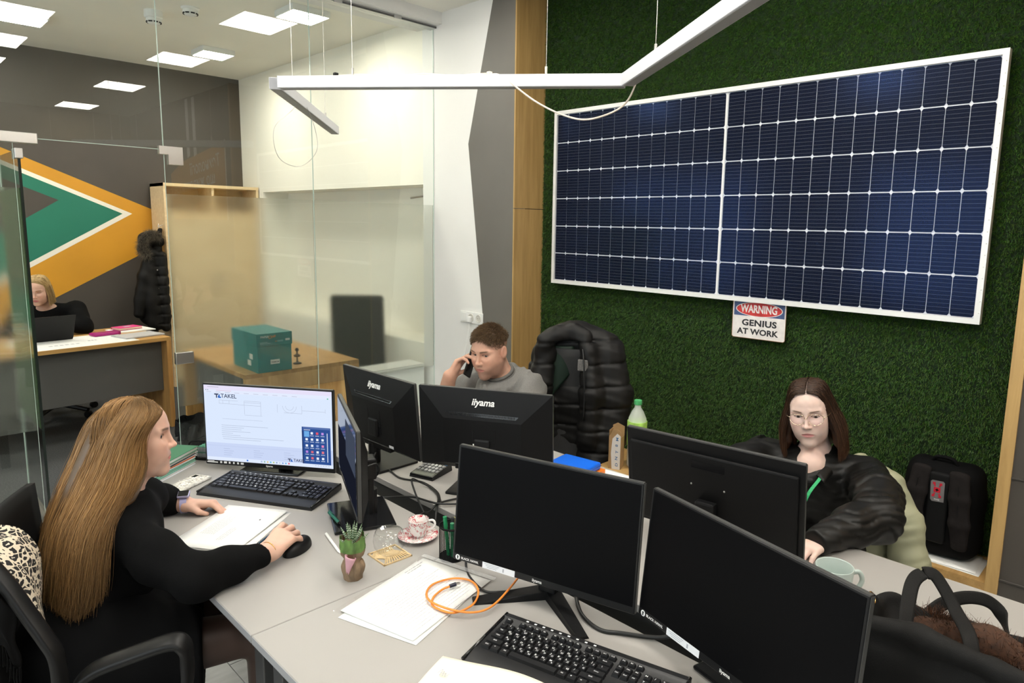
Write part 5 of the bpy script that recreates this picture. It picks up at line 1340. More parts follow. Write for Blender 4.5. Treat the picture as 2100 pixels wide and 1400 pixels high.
def strands(name, paths, r, m, parent, cols=None, taper=True):
    """paths: (n, k, 3) array; three-sided hairs"""
    P = np.asarray(paths, float); n, k, _ = P.shape
    T = np.gradient(P, axis=1); T /= np.maximum(np.linalg.norm(T, axis=2, keepdims=True), 1e-9)
    up = rng.normal(0, 1, (n, 1, 3)); A = np.cross(T, up); A /= np.maximum(np.linalg.norm(A, axis=2, keepdims=True), 1e-9); B = np.cross(T, A)
    rr = (np.asarray(r) if np.ndim(r) else np.full(n, r))[:, None, None] * (np.linspace(1, .25, k)[None, :, None] if taper else 1)
    V = np.stack([P + (A * math.cos(t) + B * math.sin(t)) * rr for t in (0, 2.094, 4.189)], 2).reshape(-1, 3)
    i = np.arange(n)[:, None] * k * 3 + np.arange(k - 1)[None] * 3
    Q = np.concatenate([np.stack([i + a, i + b, i + b + 3, i + a + 3], -1).reshape(-1, 4) for a, b in ((0, 1), (1, 2), (2, 0))])
    col = None
    if cols is not None: col = np.repeat(np.asarray(cols), 3, axis=-2).reshape(-1, 3) if np.ndim(cols) == 3 else np.repeat(cols, k * 3, 0)
    o = link(name, np_mesh(name, V, Q, m, col), parent); o['kind'] = 'stuff'
    return o

def tfm(M):
    A = np.array(M); return lambda p: np.asarray(p, float) @ A[:3, :3].T + A[:3, 3]
def frame(origin, fwd, up=(0, 0, 1), scale=1.):
    x = Vector(fwd).normalized(); z = Vector(up); z = (z - x * z.dot(x)).normalized(); y = z.cross(x)
    M = Matrix.Identity(4)
    for i in range(3): M[i][0], M[i][1], M[i][2], M[i][3] = x[i] * scale, y[i] * scale, z[i] * scale, origin[i]
    return M
EYE = (.0625, .0315, .010)
def add_head(S, M, fem=True, lids=.55, neck_to=None, open_=1.):
    """head in local frame: +x face, +y left, +z up; eyes at z=.01"""
    F = tfm(M); s = np.linalg.norm(np.array(M)[:3, 0]); Rm = Matrix(np.array(M.to_3x3()) / s).to_4x4()
    def L(a, b, ra, rb, k=.012, op='u'): S.limb(F(a), F(b), ra * s, rb * s, k * s, op)
    def E(c, r, k=.012, op='u', rot=None): S.ell(F(c), np.array(r) * s, k * s, op, Rm if rot is None else Rm @ Euler(rot).to_matrix().to_4x4())
    j = .92 if fem else 1.
    E((-.012, 0, .040), (.094, .074, .080), .01)                      # skull
    E((.020, 0, .035), (.062, .064, .066), .02)                        # forehead
    E((.021, 0, -.032), (.062, .060 * j, .075), .03)                   # face mass
    for y in (1, -1):
        L((-.006, y * .052 * j, -.035), (.030, y * .037 * j, -.084), .016, .014, .03)   # jaw angle
        L((.030, y * .037 * j, -.084), (.067, y * .010, -.099), .015, .013, .03)
        E((.054, y * .037, -.016), (.024, .023, .022), .038); E((.048, y * .030, -.050), (.030, .025, .030), .035)           # cheek
        L((.079, y * .012, .030), (.066, y * .046, .028), (.0065 if fem else .0082), .006, .018)     # brow ridge
        E((.089, y * .0315, .009), (.016, .019, .0125), .016, 's')        # socket
    E((.072, 0, -.098), (.020, .022, .016), .02)                       # chin
    E((.070, 0, -.058), (.019, .031, .025), .025)                      # muzzle
    L((.082, 0, .020), (.1015, 0, -.022), .0056, .0070 if fem else .0088, .012)        # nose
    E((.1030, 0, -.0240), (.0090, .0078 if fem else .0090, .0075), .008)
    for y in (1, -1):
        E((.0915, y * (.0108 if fem else .0122), -.0275), (.0105, .0062, .0065), .007)
        E((.0985, y * .0062, -.0345), (.005, .0035, .004), .003, 's')       # nostril
    lp = .0056 if fem else .0046
    for y in (1, -1):
        L((.0888, y * .0055, -.0538), (.0842, y * .0265, -.0574), lp, .0030, .007)
        L((.0872, 0, -.0645), (.0868, y * .010, -.0642), lp * 1.05, lp * 1.05, .007); L((.0868, y * .010, -.0642), (.0836, y * .0255, -.0594), lp * 1.05, .0030, .007)
    for y in (1, -1):
        for a, b in (((.0942, 0, -.0590), (.0930, y * .009, -.0592)), ((.0930, y * .009, -.0592), (.0902, y * .018, -.0588)), ((.0902, y * .018, -.0588), (.0868, y * .0265, -.0580))): L(a, b, .0021, .0019, .0022, 's')
    for y in (1, -1):
        c = np.array((EYE[0], y * EYE[1], EYE[2]))
        E(c, (.0135, .0150, .0135), .003)                               # lids
        # almond opening
        zc = -.0035 * (1 - open_) - .0008
        E(c + (.012, 0, zc - .0002), (.012, .0128, .0012 + .0052 * open_ * lids * 1.6), .0015, 's')
        E((-.008, y * .0775, .000), (.0175, .0085, .0315), .004, 'u', (R(0), R(-12), R(y * -22)))      # ear
        E((-.003, y * .0865, .003), (.0095, .0065, .019), .004, 's', (0, R(-12), R(y * -22)))
        E((.002, y * .074, -.002), (.005, .004, .006), .004)
    if neck_to is not None:
        a = F((-.022, 0, -.050)); nr = .050 if fem else .058
        S.limb(a, neck_to, nr * s * (.96), nr * s * 1.06, .03 * s)
        S.limb(F((.010, 0, -.085)), np.asarray(neck_to) * .75 + a * .25, .034 * s, .040 * s, .03 * s)
def head_colours(M, base, lip, brow, blush=(.10, -.03, -.02), stubble=0., hairline=None, brow_w=1.):
    Mi = np.array(M.inverted())
    def col(V):
        p = V @ Mi[:3, :3].T + Mi[:3, 3]; x, y, z = p.T; ay = np.abs(y)
        c = np.tile(np.array(base), (len(V), 1))
        nz = .04 * np.sin(V[:, 0] * 190) * np.sin(V[:, 1] * 170 + 1) * np.sin(V[:, 2] * 180)
        c = c * (1 + nz[:, None])
        def mixc(w, t): c[:] = c * (1 - w[:, None]) + np.array(t) * w[:, None]
        g = lambda d2: np.exp(-d2)
        mixc(.45 * g(((ay - .042) / .022) ** 2 + ((z + .025) / .020) ** 2) * (x > .03), np.array(base) * (1.02, .80, .76))
        mixc(.35 * g((y / .012) ** 2 + ((z + .024) / .012) ** 2) * (x > .08), np.array(base) * (1.0, .78, .74))
        mixc(.35 * g(((ay - .078) / .014) ** 2 + (z / .03) ** 2) * (np.abs(x + .004) < .03), np.array(base) * (1.0, .70, .66))
        if stubble: mixc(stubble * np.clip((-.048 - z) / .02 + .8 * (ay / .06) ** 2 - .2, 0, 1) * np.clip((x + .03) / .03, 0, 1) * (z < -.03) * np.clip((z + .128) / .02, 0, 1) * (ay < .085) * (1 - g((y / .03) ** 2 + ((z + .060) / .010) ** 2)), np.array(base) * (.42, .40, .42))
        mixc(np.clip(1.25 - ((y / .0265) ** 2 + ((z + .0597) / (.0105 - .004 * np.clip(ay / .026, 0, 1))) ** 2) ** 1.5, 0, 1) * (x > .076), lip)
        # brows
        zb = .0315 - .10 * (ay - .030) ** 2 / .03 + (ay - .03) * .07
        mixc(.85 * np.clip(1.3 - (np.abs(z - zb) / (.0042 * brow_w)) ** 2, 0, 1) * np.clip((ay - .011) / .006, 0, 1) * np.clip((.054 - ay) / .010, 0, 1) * (x > .045), brow)
        # lash line round the lids
        ex = EYE
        e2 = ((ay - ex[1]) / .0140) ** 2 + ((z - ex[2]) / .0062) ** 2
        mixc(.75 * np.exp(-((e2 - 1.05) / .30) ** 2) * (x > .05) * np.clip((z - ex[2] + .004) / .004, .25, 1), np.array(brow) * .5)
        if hairline: w = hairline(p); mixc(w[0], w[1])
        return c
    return col
def add_eyes(M, parent, iris=(.12, .20, .24), look=(1, 0, 0)):
    F = tfm(M); s = np.linalg.norm(np.array(M)[:3, 0])
    em = vcol_mat('eye_surface', .12, .6)
    for y in (1, -1):
        c = F((EYE[0], y * EYE[1], EYE[2]))
        b = MB(); b.ball((0, 0, 0), .0123 * s, 24); me = b.mesh('eye', em, True)
        d = np.array(M.to_3x3() @ Vector(look)); d /= np.linalg.norm(d)
        a = me.color_attributes.new('Col', 'FLOAT_COLOR', 'POINT')
        for i, v in enumerate(me.vertices):
            t = (np.array(v.co) @ d) / (.0123 * s)
            a.data[i].color = (.004, .004, .005, 1) if t > .955 else ((*iris, 1) if t > .86 else (.50, .46, .43, 1))
        link('eye', me, parent, c)
def add_hand(S, W, dirv, back, side, curl, sc_=1., spread=(.10, .02, -.05, -.12), thumb=((.030, .034, -.008), (.058, .052, -.020), (.082, .056, -.030)), wrist_r=.026, forearm=None):
    """W wrist, dirv towards the fingers, back = normal of the back of the hand; side=+1 if the thumb lies along back x dirv...
       curl: four triples of joint angles (degrees)"""
    x = Vector(dirv).normalized(); z = Vector(back); z = (z - x * z.dot(x)).normalized(); y = z.cross(x) * side
    def G(p): return np.array(Vector(W) + (x * p[0] + y * p[1] + z * p[2]) * sc_)
    ky = (.031, .0105, -.010, -.029); kx = (.092, .096, .090, .080)
    ln = ((.043, .026, .021), (.047, .030, .022), (.043, .028, .021), (.034, .021, .019)); rr = (.0092, .0094, .0088, .0078)
    for i in range(4):
        k0 = (kx[i], ky[i], .002 - .0012 * abs(i - 1))
        S.limb(G((.008, ky[i] * .55, -.004)), G(k0), .0155 * sc_, .0112 * sc_, .012)
        p = Vector(k0); a = 0.; sp_ = spread[i]
        for q in range(3):
            a += R(curl[i][q]); d = Vector((math.cos(a) * math.cos(sp_), math.sin(sp_) * math.cos(a), -math.sin(a)))
            p2 = p + d * ln[i][q]
            S.limb(G(p), G(p2), rr[i] * sc_ * (1.08 - .06 * q), rr[i] * sc_ * (1.0 - .09 * q), .0035 if q else .006); p = p2
    S.limb(G((.012, .016, -.010)), G(thumb[0]), .0165 * sc_, .0135 * sc_, .012)
    S.limb(G(thumb[0]), G(thumb[1]), .0118 * sc_, .0100 * sc_, .005); S.limb(G(thumb[1]), G(thumb[2]), .0100 * sc_, .0078 * sc_, .003)
    S.limb(G((.06, .0, -.010)), G((.02, -.014, -.010)), .015 * sc_, .016 * sc_, .012)
    if forearm is not None: S.limb(G((.0, 0, -.002)), forearm, wrist_r * sc_, wrist_r * 1.2 * sc_, .014)
    return G
def shell_strands(M, n, part, skull, end_z, az0=62, az1=180, k=14, jitter=.003, flare=0., curl_in=.015, side_len=None):
    """hair combed from a parting over the skull and down both sides; local head frame, returned in world space"""
    F = tfm(M); out = np.zeros((n, k, 3)); u = np.linspace(0, 1, k)
    for i in range(n):
        sd = 1 if i % 2 else -1; t = rng.uniform(0, 1) ** .9; az = R(az0 + (az1 - az0) * t)
        px = part[0] + (part[1] - part[0]) * t; start = np.array((px, .003 + sd * rng.uniform(.0026, .006), skull(px, 0)))
        rad = .084 + .006 * rng.normal() * .5; rx, ry = .096 + jitter * rng.normal(), .081 + jitter * rng.normal()
        wid = np.array((-.012 + rx * math.cos(az), sd * ry * math.sin(az) , .028))
        ez = end_z + rng.normal(0, .006) + (side_len(t) if side_len else 0)
        bot = np.array((-.012 + (rx + flare) * math.cos(az) * 1.0, sd * (ry + flare * 1.0) * math.sin(az), ez))
        bot[:2] *= 1 - curl_in * rng.uniform(0, 1)
        mid = np.array(((start[0] + wid[0]) / 2 + .35 * (wid[0] + .012) * .35, sd * ry * math.sin(az) * .66, skull(px * .5 + wid[0] * .5, .045)))
        c = np.array(bez([start, mid, wid, (wid + bot) / 2 + (0.0, sd * flare * .4, 0), bot], 6)); idx = u * (len(c) - 1); lo = np.floor(idx).astype(int); hi = np.minimum(lo + 1, len(c) - 1)
        out[i] = c[lo] + (c[hi] - c[lo]) * (idx - lo)[:, None]
    out += rng.normal(0, .0009, out.shape)
    return F(out.reshape(-1, 3)).reshape(out.shape)
# ------------------------------------------------------------ people
skin_m = vcol_mat('skin', .48, .35, sss=.12)
hair_m = vcol_mat('hair', .42, .40)
def hframe(o, yaw, pit, rol, s):
    M = Matrix.Translation(o) @ Matrix.Rotation(R(yaw), 4, 'Z') @ Matrix.Rotation(-R(pit), 4, 'Y') @ Matrix.Rotation(R(rol), 4, 'X') @ Matrix.Scale(s, 4)
    return M
def skull(x, y): return .042 + .084 * math.sqrt(max(0., 1 - ((x + .012) / .099) ** 2 - (y / .083) ** 2))
def cap_solid(M, rx=.101, ry=.0835, rz=.089, c=(-.014, 0, .042)):
    S = Solid(); F = tfm(M); s = np.linalg.norm(np.array(M)[:3, 0]); Rm = Matrix(np.array(M.to_3x3()) / s).to_4x4()
    S.ell(F(c), np.array((rx, ry, rz)) * s, .01, 'u', Rm); return S, F, s, Rm
def wobble(f, a, ph=0.):
    return lambda p: a * (np.sin(p[:, 0] * f + ph) * np.sin(p[:, 1] * f * .8 + 1.3 + ph) + .6 * np.sin(p[:, 2] * f * 1.3 + p[:, 0] * f * .5))
def hair_cols(n, c1, c2, var=.25, grad=None, k=14):
    t = rng.uniform(0, 1, (n, 1, 1)); base = np.array(c1) * (1 - t) + np.array(c2) * t
    g = np.ones((1, k, 1)) if grad is None else np.array([np.interp(np.linspace(0, 1, k), *zip(*grad))]).reshape(1, k, 1)
    return np.clip(base * g * (1 + var * rng.normal(0, .5, (n, 1, 1))), .002, 1)

# ===== woman with long hair, in black, side-on
M1 = hframe((.5302, 2.1067, 1.0836), -22.5, -3.8, -2.2, .95); F1 = tfm(M1)
w1 = thing('person', 'long-haired woman in a black sweater, side-on, hand on a mouse', 'person', (.38, 2.0, .0))
IN1 = Matrix.Translation(w1.location).inverted()
S = Solid()
NB = np.array((.497, 2.10, .915)); SR = np.array((.462, 1.985, .862)); SL = np.array((.575, 2.235, .850))
ER = np.array((.548, 1.725, .803)); WR = np.array((.742, 1.750, .796)); EL = np.array((.600, 2.375, .795)); WL = np.array((.700, 2.279, .786))
add_head(S, M1, True, .8, NB + (-.015, 0, -.02), open_=.85); nh = len(S.P)
S.chain([NB + (-.02, 0, -.03), (.46, 2.08, .84)], [.055, .06], .04)
S.limb(SR, SL, .042, .042, .05); S.chain([SR, ER, WR], [.042, .033, .024], .02); S.chain([SL, EL, WL], [.042, .033, .024], .02)
# right hand over the mouse
add_hand(S, WR, (.155, .098, .022), (-.05, -.20, 1), 1, ((6, 34, 22), (14, 44, 26), (20, 48, 30), (24, 46, 30)), .98, spread=(.14, .02, -.10, -.22), thumb=((.030, .034, -.014), (.062, .046, -.028), (.088, .040, -.036)), forearm=WR + (ER - WR) * .4, wrist_r=.024)
# left hand resting on its side, fingers folded down
add_hand(S, WL, (.092, -.052, -.010), (.10, .30, 1), -1, ((38, 52, 30), (40, 55, 30), (42, 55, 30), (42, 52, 30)), .95, thumb=((.030, .030, -.012), (.055, .036, -.026), (.080, .024, -.034)), forearm=WL + (EL - WL) * .4, wrist_r=.024)
body1 = build_figure(S, nh, M1, skin_m, head_colours(M1, (.62, .385, .295), (.50, .16, .15), (.13, .075, .04)))
body1.parent = w1; body1.matrix_parent_inverse = IN1
def att(o, par, inv):
    o.parent = par; o.matrix_parent_inverse = inv; return o
e0 = set(bpy.data.objects); add_eyes(M1, None, (.07, .09, .09), (1, -.42, -.05))
for o in set(bpy.data.objects) - e0: att(o, w1, IN1)
# sweater
black_knit = mat('black_knit', (.0030, .0030, .0032), .9, spec=.12, bump=(700, .3))
S = Solid()
S.chain([(.475, 2.085, .885), (.445, 2.065, .78), (.38, 2.02, .60), (.36, 2.005, .53)], [.085, .112, .115, .15], .06)
S.limb(SR, SL, .056, .056, .06); S.limb((.455, 2.04, .80), (.43, 2.02, .66), .095, .105, .05)
S.chain([SR, (SR + ER) / 2 + (-.01, -.01, 0), ER, (ER + WR) / 2, WR - (.030, .012, -.002)], [.060, .058, .052, .044, .037], .03)
S.chain([SL, EL, (EL + WL) / 2, WL - (.025, -.020, 0)], [.056, .048, .044, .036], .04)
S.warp(wobble(34, .0035)); S.warp(wobble(75, .0012, 2))
# neckline, cuffs
S.cut(NB + (.028, -.01, .030), (.42, -.15, 1), .006, lo=NB - (.2, .2, .05), hi=NB + (.2, .2, .3)); S.cut(WR - (.018, .008, 0), (.92, .39, .05), .004, lo=WR - (.08, .08, .06), hi=WR + (.3, .15, .08)); S.cut(WL - (.012, -.008, 0), (.87, -.49, 0), .004, lo=WL - (.06, .15, .06), hi=WL + (.2, .08, .08))
S.cut((.4, 2.0, .755), (0, 0, -1), .002, lo=(.583, 1.5, .70), hi=(.9, 2.6, .760))
att(S.build('sweater', black_knit, None, .0055), w1, IN1)
# skirt and legs
S = Solid(); S.chain([(.36, 2.0, .58), (.36, 2.0, .52)], [.165, .18], .05); S.limb((.44, 1.93, .62), (.53, 1.85, .60), .09, .08, .04); S.limb((.50, 2.0, .60), (.55, 1.96, .655), .08, .055, .03); S.limb((.60, 1.80, .52), (.70, 1.72, .46), .10, .10, .03); S.chain([(.36, 1.93, .53), (.62, 1.80, .56), (.70, 1.77, .55)], [.105, .088, .08], .03); S.chain([(.37, 2.06, .53), (.66, 1.95, .56), (.74, 1.93, .55)], [.105, .088, .08], .03)
S.cut((0, 0, .447), (0, 0, -1), .004); S.cut((.60, 1.85, .5), (.9, -.35, .0), .01)
att(S.build('skirt', mat('black_wool_skirt', (.003, .003, .0033), .9, spec=.1), None, .008), w1, IN1)
S = Solid(); S.chain([(.50, 1.86, .56), (.74, 1.77, .56), (.74, 1.80, .10)], [.072, .056, .038], .03); S.chain([(.50, 2.0, .56), (.80, 1.92, .56), (.80, 1.95, .10)], [.072, .056, .038], .03); S.limb((.74, 1.80, .06), (.86, 1.76, .03), .036, .03, .02); S.limb((.80, 1.95, .06), (.92, 1.91, .03), .036, .03, .02)
S.cut((0, 0, .002), (0, 0, -1), .002)
att(S.build('tights', mat('sheer_dark_tights', (.055, .030, .022), .5), None, .008), w1, IN1)
# hair
G0 = [(0.541, 2.06, 1.201), (0.567, 2.009, 1.187), (0.56, 1.984, 1.169), (0.533, 1.996, 1.133), (0.518, 1.996, 1.093), (0.511, 1.987, 1.048), (0.496, 1.979, 1.003), (0.466, 1.973, 0.965), (0.419, 1.94, 0.928), (0.393, 1.91, 0.862), (0.376, 1.883, 0.787), (0.362, 1.882, 0.712)]
GM = [(0.532, 2.083, 1.198), (0.521, 2.035, 1.188), (0.491, 1.988, 1.163), (0.465, 1.99, 1.116), (0.447, 1.991, 1.066), (0.427, 1.994, 1.017), (0.399, 1.984, 0.968), (0.361, 1.961, 0.914), (0.335, 1.938, 0.852), (0.322, 1.924, 0.785), (0.315, 1.922, 0.743), (0.31, 1.919, 0.707)]
GB = [(0.526, 2.117, 1.193), (0.493, 2.161, 1.17), (0.456, 2.188, 1.123), (0.428, 2.19, 1.061), (0.4, 2.191, 0.996), (0.374, 2.191, 0.939), (0.345, 2.18, 0.88), (0.321, 2.163, 0.822), (0.305, 2.14, 0.767), (0.291, 2.114, 0.712), (0.285, 2.099, 0.682), (0.281, 2.096, 0.648)]
S, _, s_, Rm = cap_solid(M1, .0925, .0745, .0805)
S.cut(F1((.038, 0, .045)), np.array(M1.to_3x3() @ Vector((.83, 0, -.42))), .01)
S.cut(F1((.034, 0, .0)), np.array(M1.to_3x3() @ Vector((1, 0, .10))), .01)
cg0, cgm, cgb = [np.array(bez(g, 3)) for g in (G0, GM, GB)]
for j in range(2, len(cg0)):
    for a, b in ((.72, .28), (.5, .5), (.2, .8)):
        pass
for (a, b, c_) in ((.70, .30, 0), (.25, .55, .20), (0, .45, .55), (0, .2, .8)):
    ln = cg0 * a + cgm * b + cgb * c_; ce = (cg0 + cgb) / 2; ln = ln + (ce - ln) * .22 + np.array((.020, .034, -.006))
    S.chain([tuple(p) for p in ln[4:]], [.017 + .010 * min(1, i / 8) - .014 * max(0, (i - 16) / 9) for i in range(len(ln) - 4)], .035)
S.limb((.47, 2.13, 1.04), (.38, 2.13, .84), .045, .04, .04)
S.cut(F1((.030, 0, .0)), np.array(M1.to_3x3() @ Vector((1, 0, .30))), .008, lo=F1((0, 0, 0)) - .16, hi=F1((0, 0, 0)) + .16)
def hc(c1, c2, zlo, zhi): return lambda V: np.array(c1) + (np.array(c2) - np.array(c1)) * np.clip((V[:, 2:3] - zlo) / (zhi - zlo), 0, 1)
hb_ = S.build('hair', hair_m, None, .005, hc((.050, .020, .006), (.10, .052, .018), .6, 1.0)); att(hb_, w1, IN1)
n, k = 6800, 22
sp_ = rng.uniform(-.03, 1.12, n); tt = np.linspace(0, 1, len(cg0)); tk = np.linspace(0, 1, k)
def samp(g, t): return np.stack([np.interp(t, tt, g[:, i]) for i in range(3)], -1)
g0, gm_, gb = samp(cg0, tk), samp(cgm, tk), samp(cgb, tk)
u = sp_[:, None, None]
P = g0 * (2 * (u - .5) * (u - 1)) + gm_ * (4 * u * (1 - u)) + gb * (2 * u * (u - .5))
cl = rng.integers(0, 70, n); cph = rng.uniform(0, 6.28, (70, 3)); camp = rng.uniform(.003, .012, 70)
wv_ = np.stack([np.sin(tk[None] * 11 + cph[cl, i][:, None]) * (tk[None] ** 1.2) for i in range(3)], -1) * camp[cl][:, None, None]
ctr = np.array([sp_[cl == c].mean() if (cl == c).any() else .5 for c in range(70)])
axs = (g0 + gb) / 2 + np.array((.035, .06, -.01)); ow_ = P - axs; ow_ /= np.linalg.norm(ow_, axis=2, keepdims=True)
P = P + ow_ * (.006 * np.clip(u * 1.4, 0, 1)) + wv_ + rng.normal(0, .0042, (n, 1, 3)) * (.3 + tk[None, :, None])
ln_ = rng.uniform(.90, 1.0, n) - .10 * np.abs(sp_ - .4)
idx = tk[None] * ln_[:, None] * (k - 1); lo_ = np.floor(idx).astype(int); fr_ = (idx - lo_)[..., None]
P = np.take_along_axis(P, lo_[..., None].repeat(3, 2), 1) * (1 - fr_) + np.take_along_axis(P, np.minimum(lo_ + 1, k - 1)[..., None].repeat(3, 2), 1) * fr_
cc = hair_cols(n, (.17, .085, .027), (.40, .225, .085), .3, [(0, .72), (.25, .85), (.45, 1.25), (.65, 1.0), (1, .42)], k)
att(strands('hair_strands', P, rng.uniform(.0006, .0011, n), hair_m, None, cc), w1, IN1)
# flyaway hairs over the crown
fl_ = P[rng.choice(n, 160)] + np.array((0, -.004, .006)) + rng.normal(0, .004, (160, 1, 3)); att(strands('stray_hair', fl_[:, :9], .0004, hair_m, None, cc[:160, :9]), w1, IN1)
# front fringe swept back over the far side
far = shell_strands(M1, 500, (.055, -.08), skull, -.16, 75, 170, 14); att(strands('hair_strands', far[0::2], .0011, hair_m, None, hair_cols(250, (.17, .085, .027), (.36, .2, .075), .3)), w1, IN1)
# watch on the left wrist, chain on the right
lil = mat('lilac_strap', (.33, .31, .50), .6, bump=(900, .4))
wd_ = Vector((.87, -.49, 0)); wc_ = Vector(WL) + wd_ * .004
Mw = Matrix.Translation(wc_) @ Matrix.Rotation(math.atan2(wd_.y, wd_.x), 4, 'Z')
m = MB(); m.M = Mw @ Matrix.Rotation(R(90), 4, 'Y'); m.lathe([(.0305, -.010), (.0318, -.010), (.0318, .010), (.0305, .010)], 32, closed=True)
wst = att(m.build('wrist_watch', lil, None, 40), w1, IN1)
m = MB(); m.M = Mw @ Matrix.Rotation(R(18), 4, 'X'); m.rbox((0, 0, .0355), (.036, .031, .010), .004, 3); att(m.build('watch_case', mat('lilac_case', (.45, .42, .62), .3, metal=.5), None, True), w1, IN1)
m = MB(); m.M = Mw @ Matrix.Rotation(R(18), 4, 'X'); m.rbox((0, 0, .0408), (.031, .026, .0012), .0005, 2); att(m.build('watch_glass', gloss_black, None), w1, IN1)
rd = Vector((.92, .39, .05)).normalized(); m = MB(); m.M = Matrix.Translation(Vector(WR) + rd * .004) @ rd.to_track_quat('Z', 'Y').to_matrix().to_4x4()
m.tube([(.0268 * math.cos(a), .0268 * math.sin(a), .003 * math.sin(a)) for a in [2 * PI * q / 40 for q in range(40)]], .0011, 5, closed=True); att(m.build('bracelet', mat('gold_chain', (.80, .50, .18), .25, metal=1.), None, True), w1, IN1)

# ===== man on the phone
M2 = hframe((2.1093, 2.3755, 1.1059), -169.2, -14.7, 1.0, 1.0); F2 = tfm(M2)
mn = thing('person', 'short-haired man in a grey sweatshirt holding a phone to his ear', 'person', (2.28, 2.40, 0)); IN2 = Matrix.Translation(mn.location).inverted()
S = Solid()
NB = np.array((2.195, 2.375, .945)); SL = np.array((2.225, 2.222, .925)); SR = np.array((2.285, 2.560, .925))
ER = np.array((2.00, 2.60, .80)); WR = np.array((1.965, 2.500, .985)); EL = np.array((2.06, 2.06, .78)); WL = np.array((1.88, 2.20, .785))
add_head(S, M2, False, .62, NB, open_=.6); nh = len(S.P)
S.chain([NB, (2.21, 2.39, .87)], [.060, .06], .04); S.limb(SL, SR, .05, .05, .05)
S.chain([SR, ER, WR], [.048, .040, .029], .02); S.chain([SL, EL, WL], [.048, .040, .028], .02)
add_hand(S, WR, F2((.055, -.098, .010)) - WR, np.array(M2.to_3x3() @ Vector((.25, -1, .1))), 1, ((24, 34, 22), (26, 38, 24), (30, 42, 26), (34, 46, 28)), .98, spread=(.10, .03, -.03, -.10), thumb=((.030, .030, -.012), (.055, .040, -.030), (.080, .036, -.044)), forearm=ER * .45 + WR * .55, wrist_r=.029)
add_hand(S, WL, (-.12, .09, -.02), (0, 0, 1), 1, ((20, 25, 15),) * 4, .98, forearm=EL * .4 + WL * .6, wrist_r=.028)
def mh(p):
    x, y, z = p.T; ay = np.abs(y)
    t = np.clip((z - (.020 + .30 * np.clip(x - .01, 0, 1) + .0 * ay)) / .030, 0, 1) * np.clip((.075 - x) / .012, 0, 1)
    b_ = np.clip((z + .055 - .2 * np.clip(-x - .02, 0, 1)) / .035, 0, 1) * np.clip((.012 - x) / .02, 0, 1)
    er = 1 - np.exp(-(((x + .004) / .022) ** 2 + (z / .034) ** 2)) * (ay > .062)
    return np.clip(np.maximum(t * .9, b_ * .45), 0, .92) * er, (.085, .052, .030)
body2 = att(build_figure(S, nh, M2, skin_m, head_colours(M2, (.60, .345, .25), (.47, .19, .16), (.10, .062, .038), stubble=.6, hairline=mh, brow_w=.9)), mn, IN2)
e0 = set(bpy.data.objects); add_eyes(M2, None, (.05, .06, .065), (1, .12, -.15))
for o in set(bpy.data.objects) - e0: att(o, mn, IN2)
# hair: a low cap and short strands combed forward
S, _, s_, Rm = cap_solid(M2, .0985, .0785, .0855); S.cut(F2((.060, 0, .066)), np.array(M2.to_3x3() @ Vector((.80, 0, -.62))), .008); S.cut(F2((0, 0, .045)), np.array(M2.to_3x3() @ Vector((.18, 0, -1))), .02); S.warp(wobble(260, .0012))
att(S.build('hair', hair_m, None, .003, lambda V: np.tile((.095, .056, .028), (len(V), 1)) * (1 + .25 * np.sin(V[:, 1:2] * 900))), mn, IN2)
n = 5200; th = rng.uniform(-PI, PI, n); zc = rng.uniform(-.15, 1., n); rad_ = np.sqrt(1 - zc ** 2)
nn = np.stack([rad_ * np.cos(th), rad_ * np.sin(th), zc], 1); rt = np.array((-.014, 0, .042)) + nn * np.array((.097, .077, .084))
kp = (rt[:, 2] > .020 + .30 * np.clip(rt[:, 0] - .01, 0, 1) + .030 * (rt[:, 0] < -.02)) & (rt[:, 0] * .80 - rt[:, 2] * .62 < .0085); rt, nn = rt[kp], nn[kp]; n = len(rt)
top = np.clip((rt[:, 2] - .045) / .05, 0, 1)
L_ = .006 + .020 * top; d_ = nn * .65 + np.array((.95, 0, -.10)) * top[:, None] + np.array((.2, 0, -.7)) * (1 - top[:, None]) + rng.normal(0, .16, (n, 3)); d_ /= np.linalg.norm(d_, axis=1)[:, None]
P = np.stack([rt, rt + d_ * L_[:, None] * .5, rt + d_ * L_[:, None] + np.array((.0, 0, -.12)) * L_[:, None]], 1)
att(strands('hair_strands', F2(P.reshape(-1, 3)).reshape(P.shape), .0009, hair_m, None, hair_cols(n, (.060, .034, .016), (.17, .105, .055), .3, None, 3)), mn, IN2)
# sweatshirt
grey_sw = mat('grey_sweatshirt', (.165, .160, .150), .85, noise=(160, .10), bump=(500, .25), sheen=.1)
S = Solid()
S.chain([(2.205, 2.375, .905), (2.245, 2.40, .80), (2.30, 2.40, .60), (2.31, 2.40, .52)], [.105, .155, .155, .16], .06); S.limb(SL + (0, 0, .005), SR + (0, 0, .005), .070, .070, .06); S.limb(NB + (.02, -.03, .0), SL + (0, .05, .03), .07, .06, .05); S.limb(NB + (.02, .03, .0), SR + (0, -.05, .03), .07, .06, .05)
S.limb((2.15, 2.36, .90), (2.14, 2.37, .75), .10, .11, .05)
S.chain([SL, (SL + EL) / 2, EL, WL + (.03, -.02, 0)], [.074, .070, .062, .044], .03); S.chain([SR, (SR + ER) / 2, ER, ER * .42 + WR * .58], [.084, .078, .062, .046], .03)
def folds(p):
    w = np.sin((p[:, 1] * .7 + p[:, 2] * .9 - p[:, 0] * .4) * 95 + 2.2 * np.sin(p[:, 1] * 22)) ; w2 = np.sin((p[:, 1] * 1.0 - p[:, 2] * .8) * 70 + 1.5 * np.sin(p[:, 2] * 26))
    return .0052 * w * (.5 + .5 * np.sin(p[:, 1] * 14 + 1)) + .005 * w2
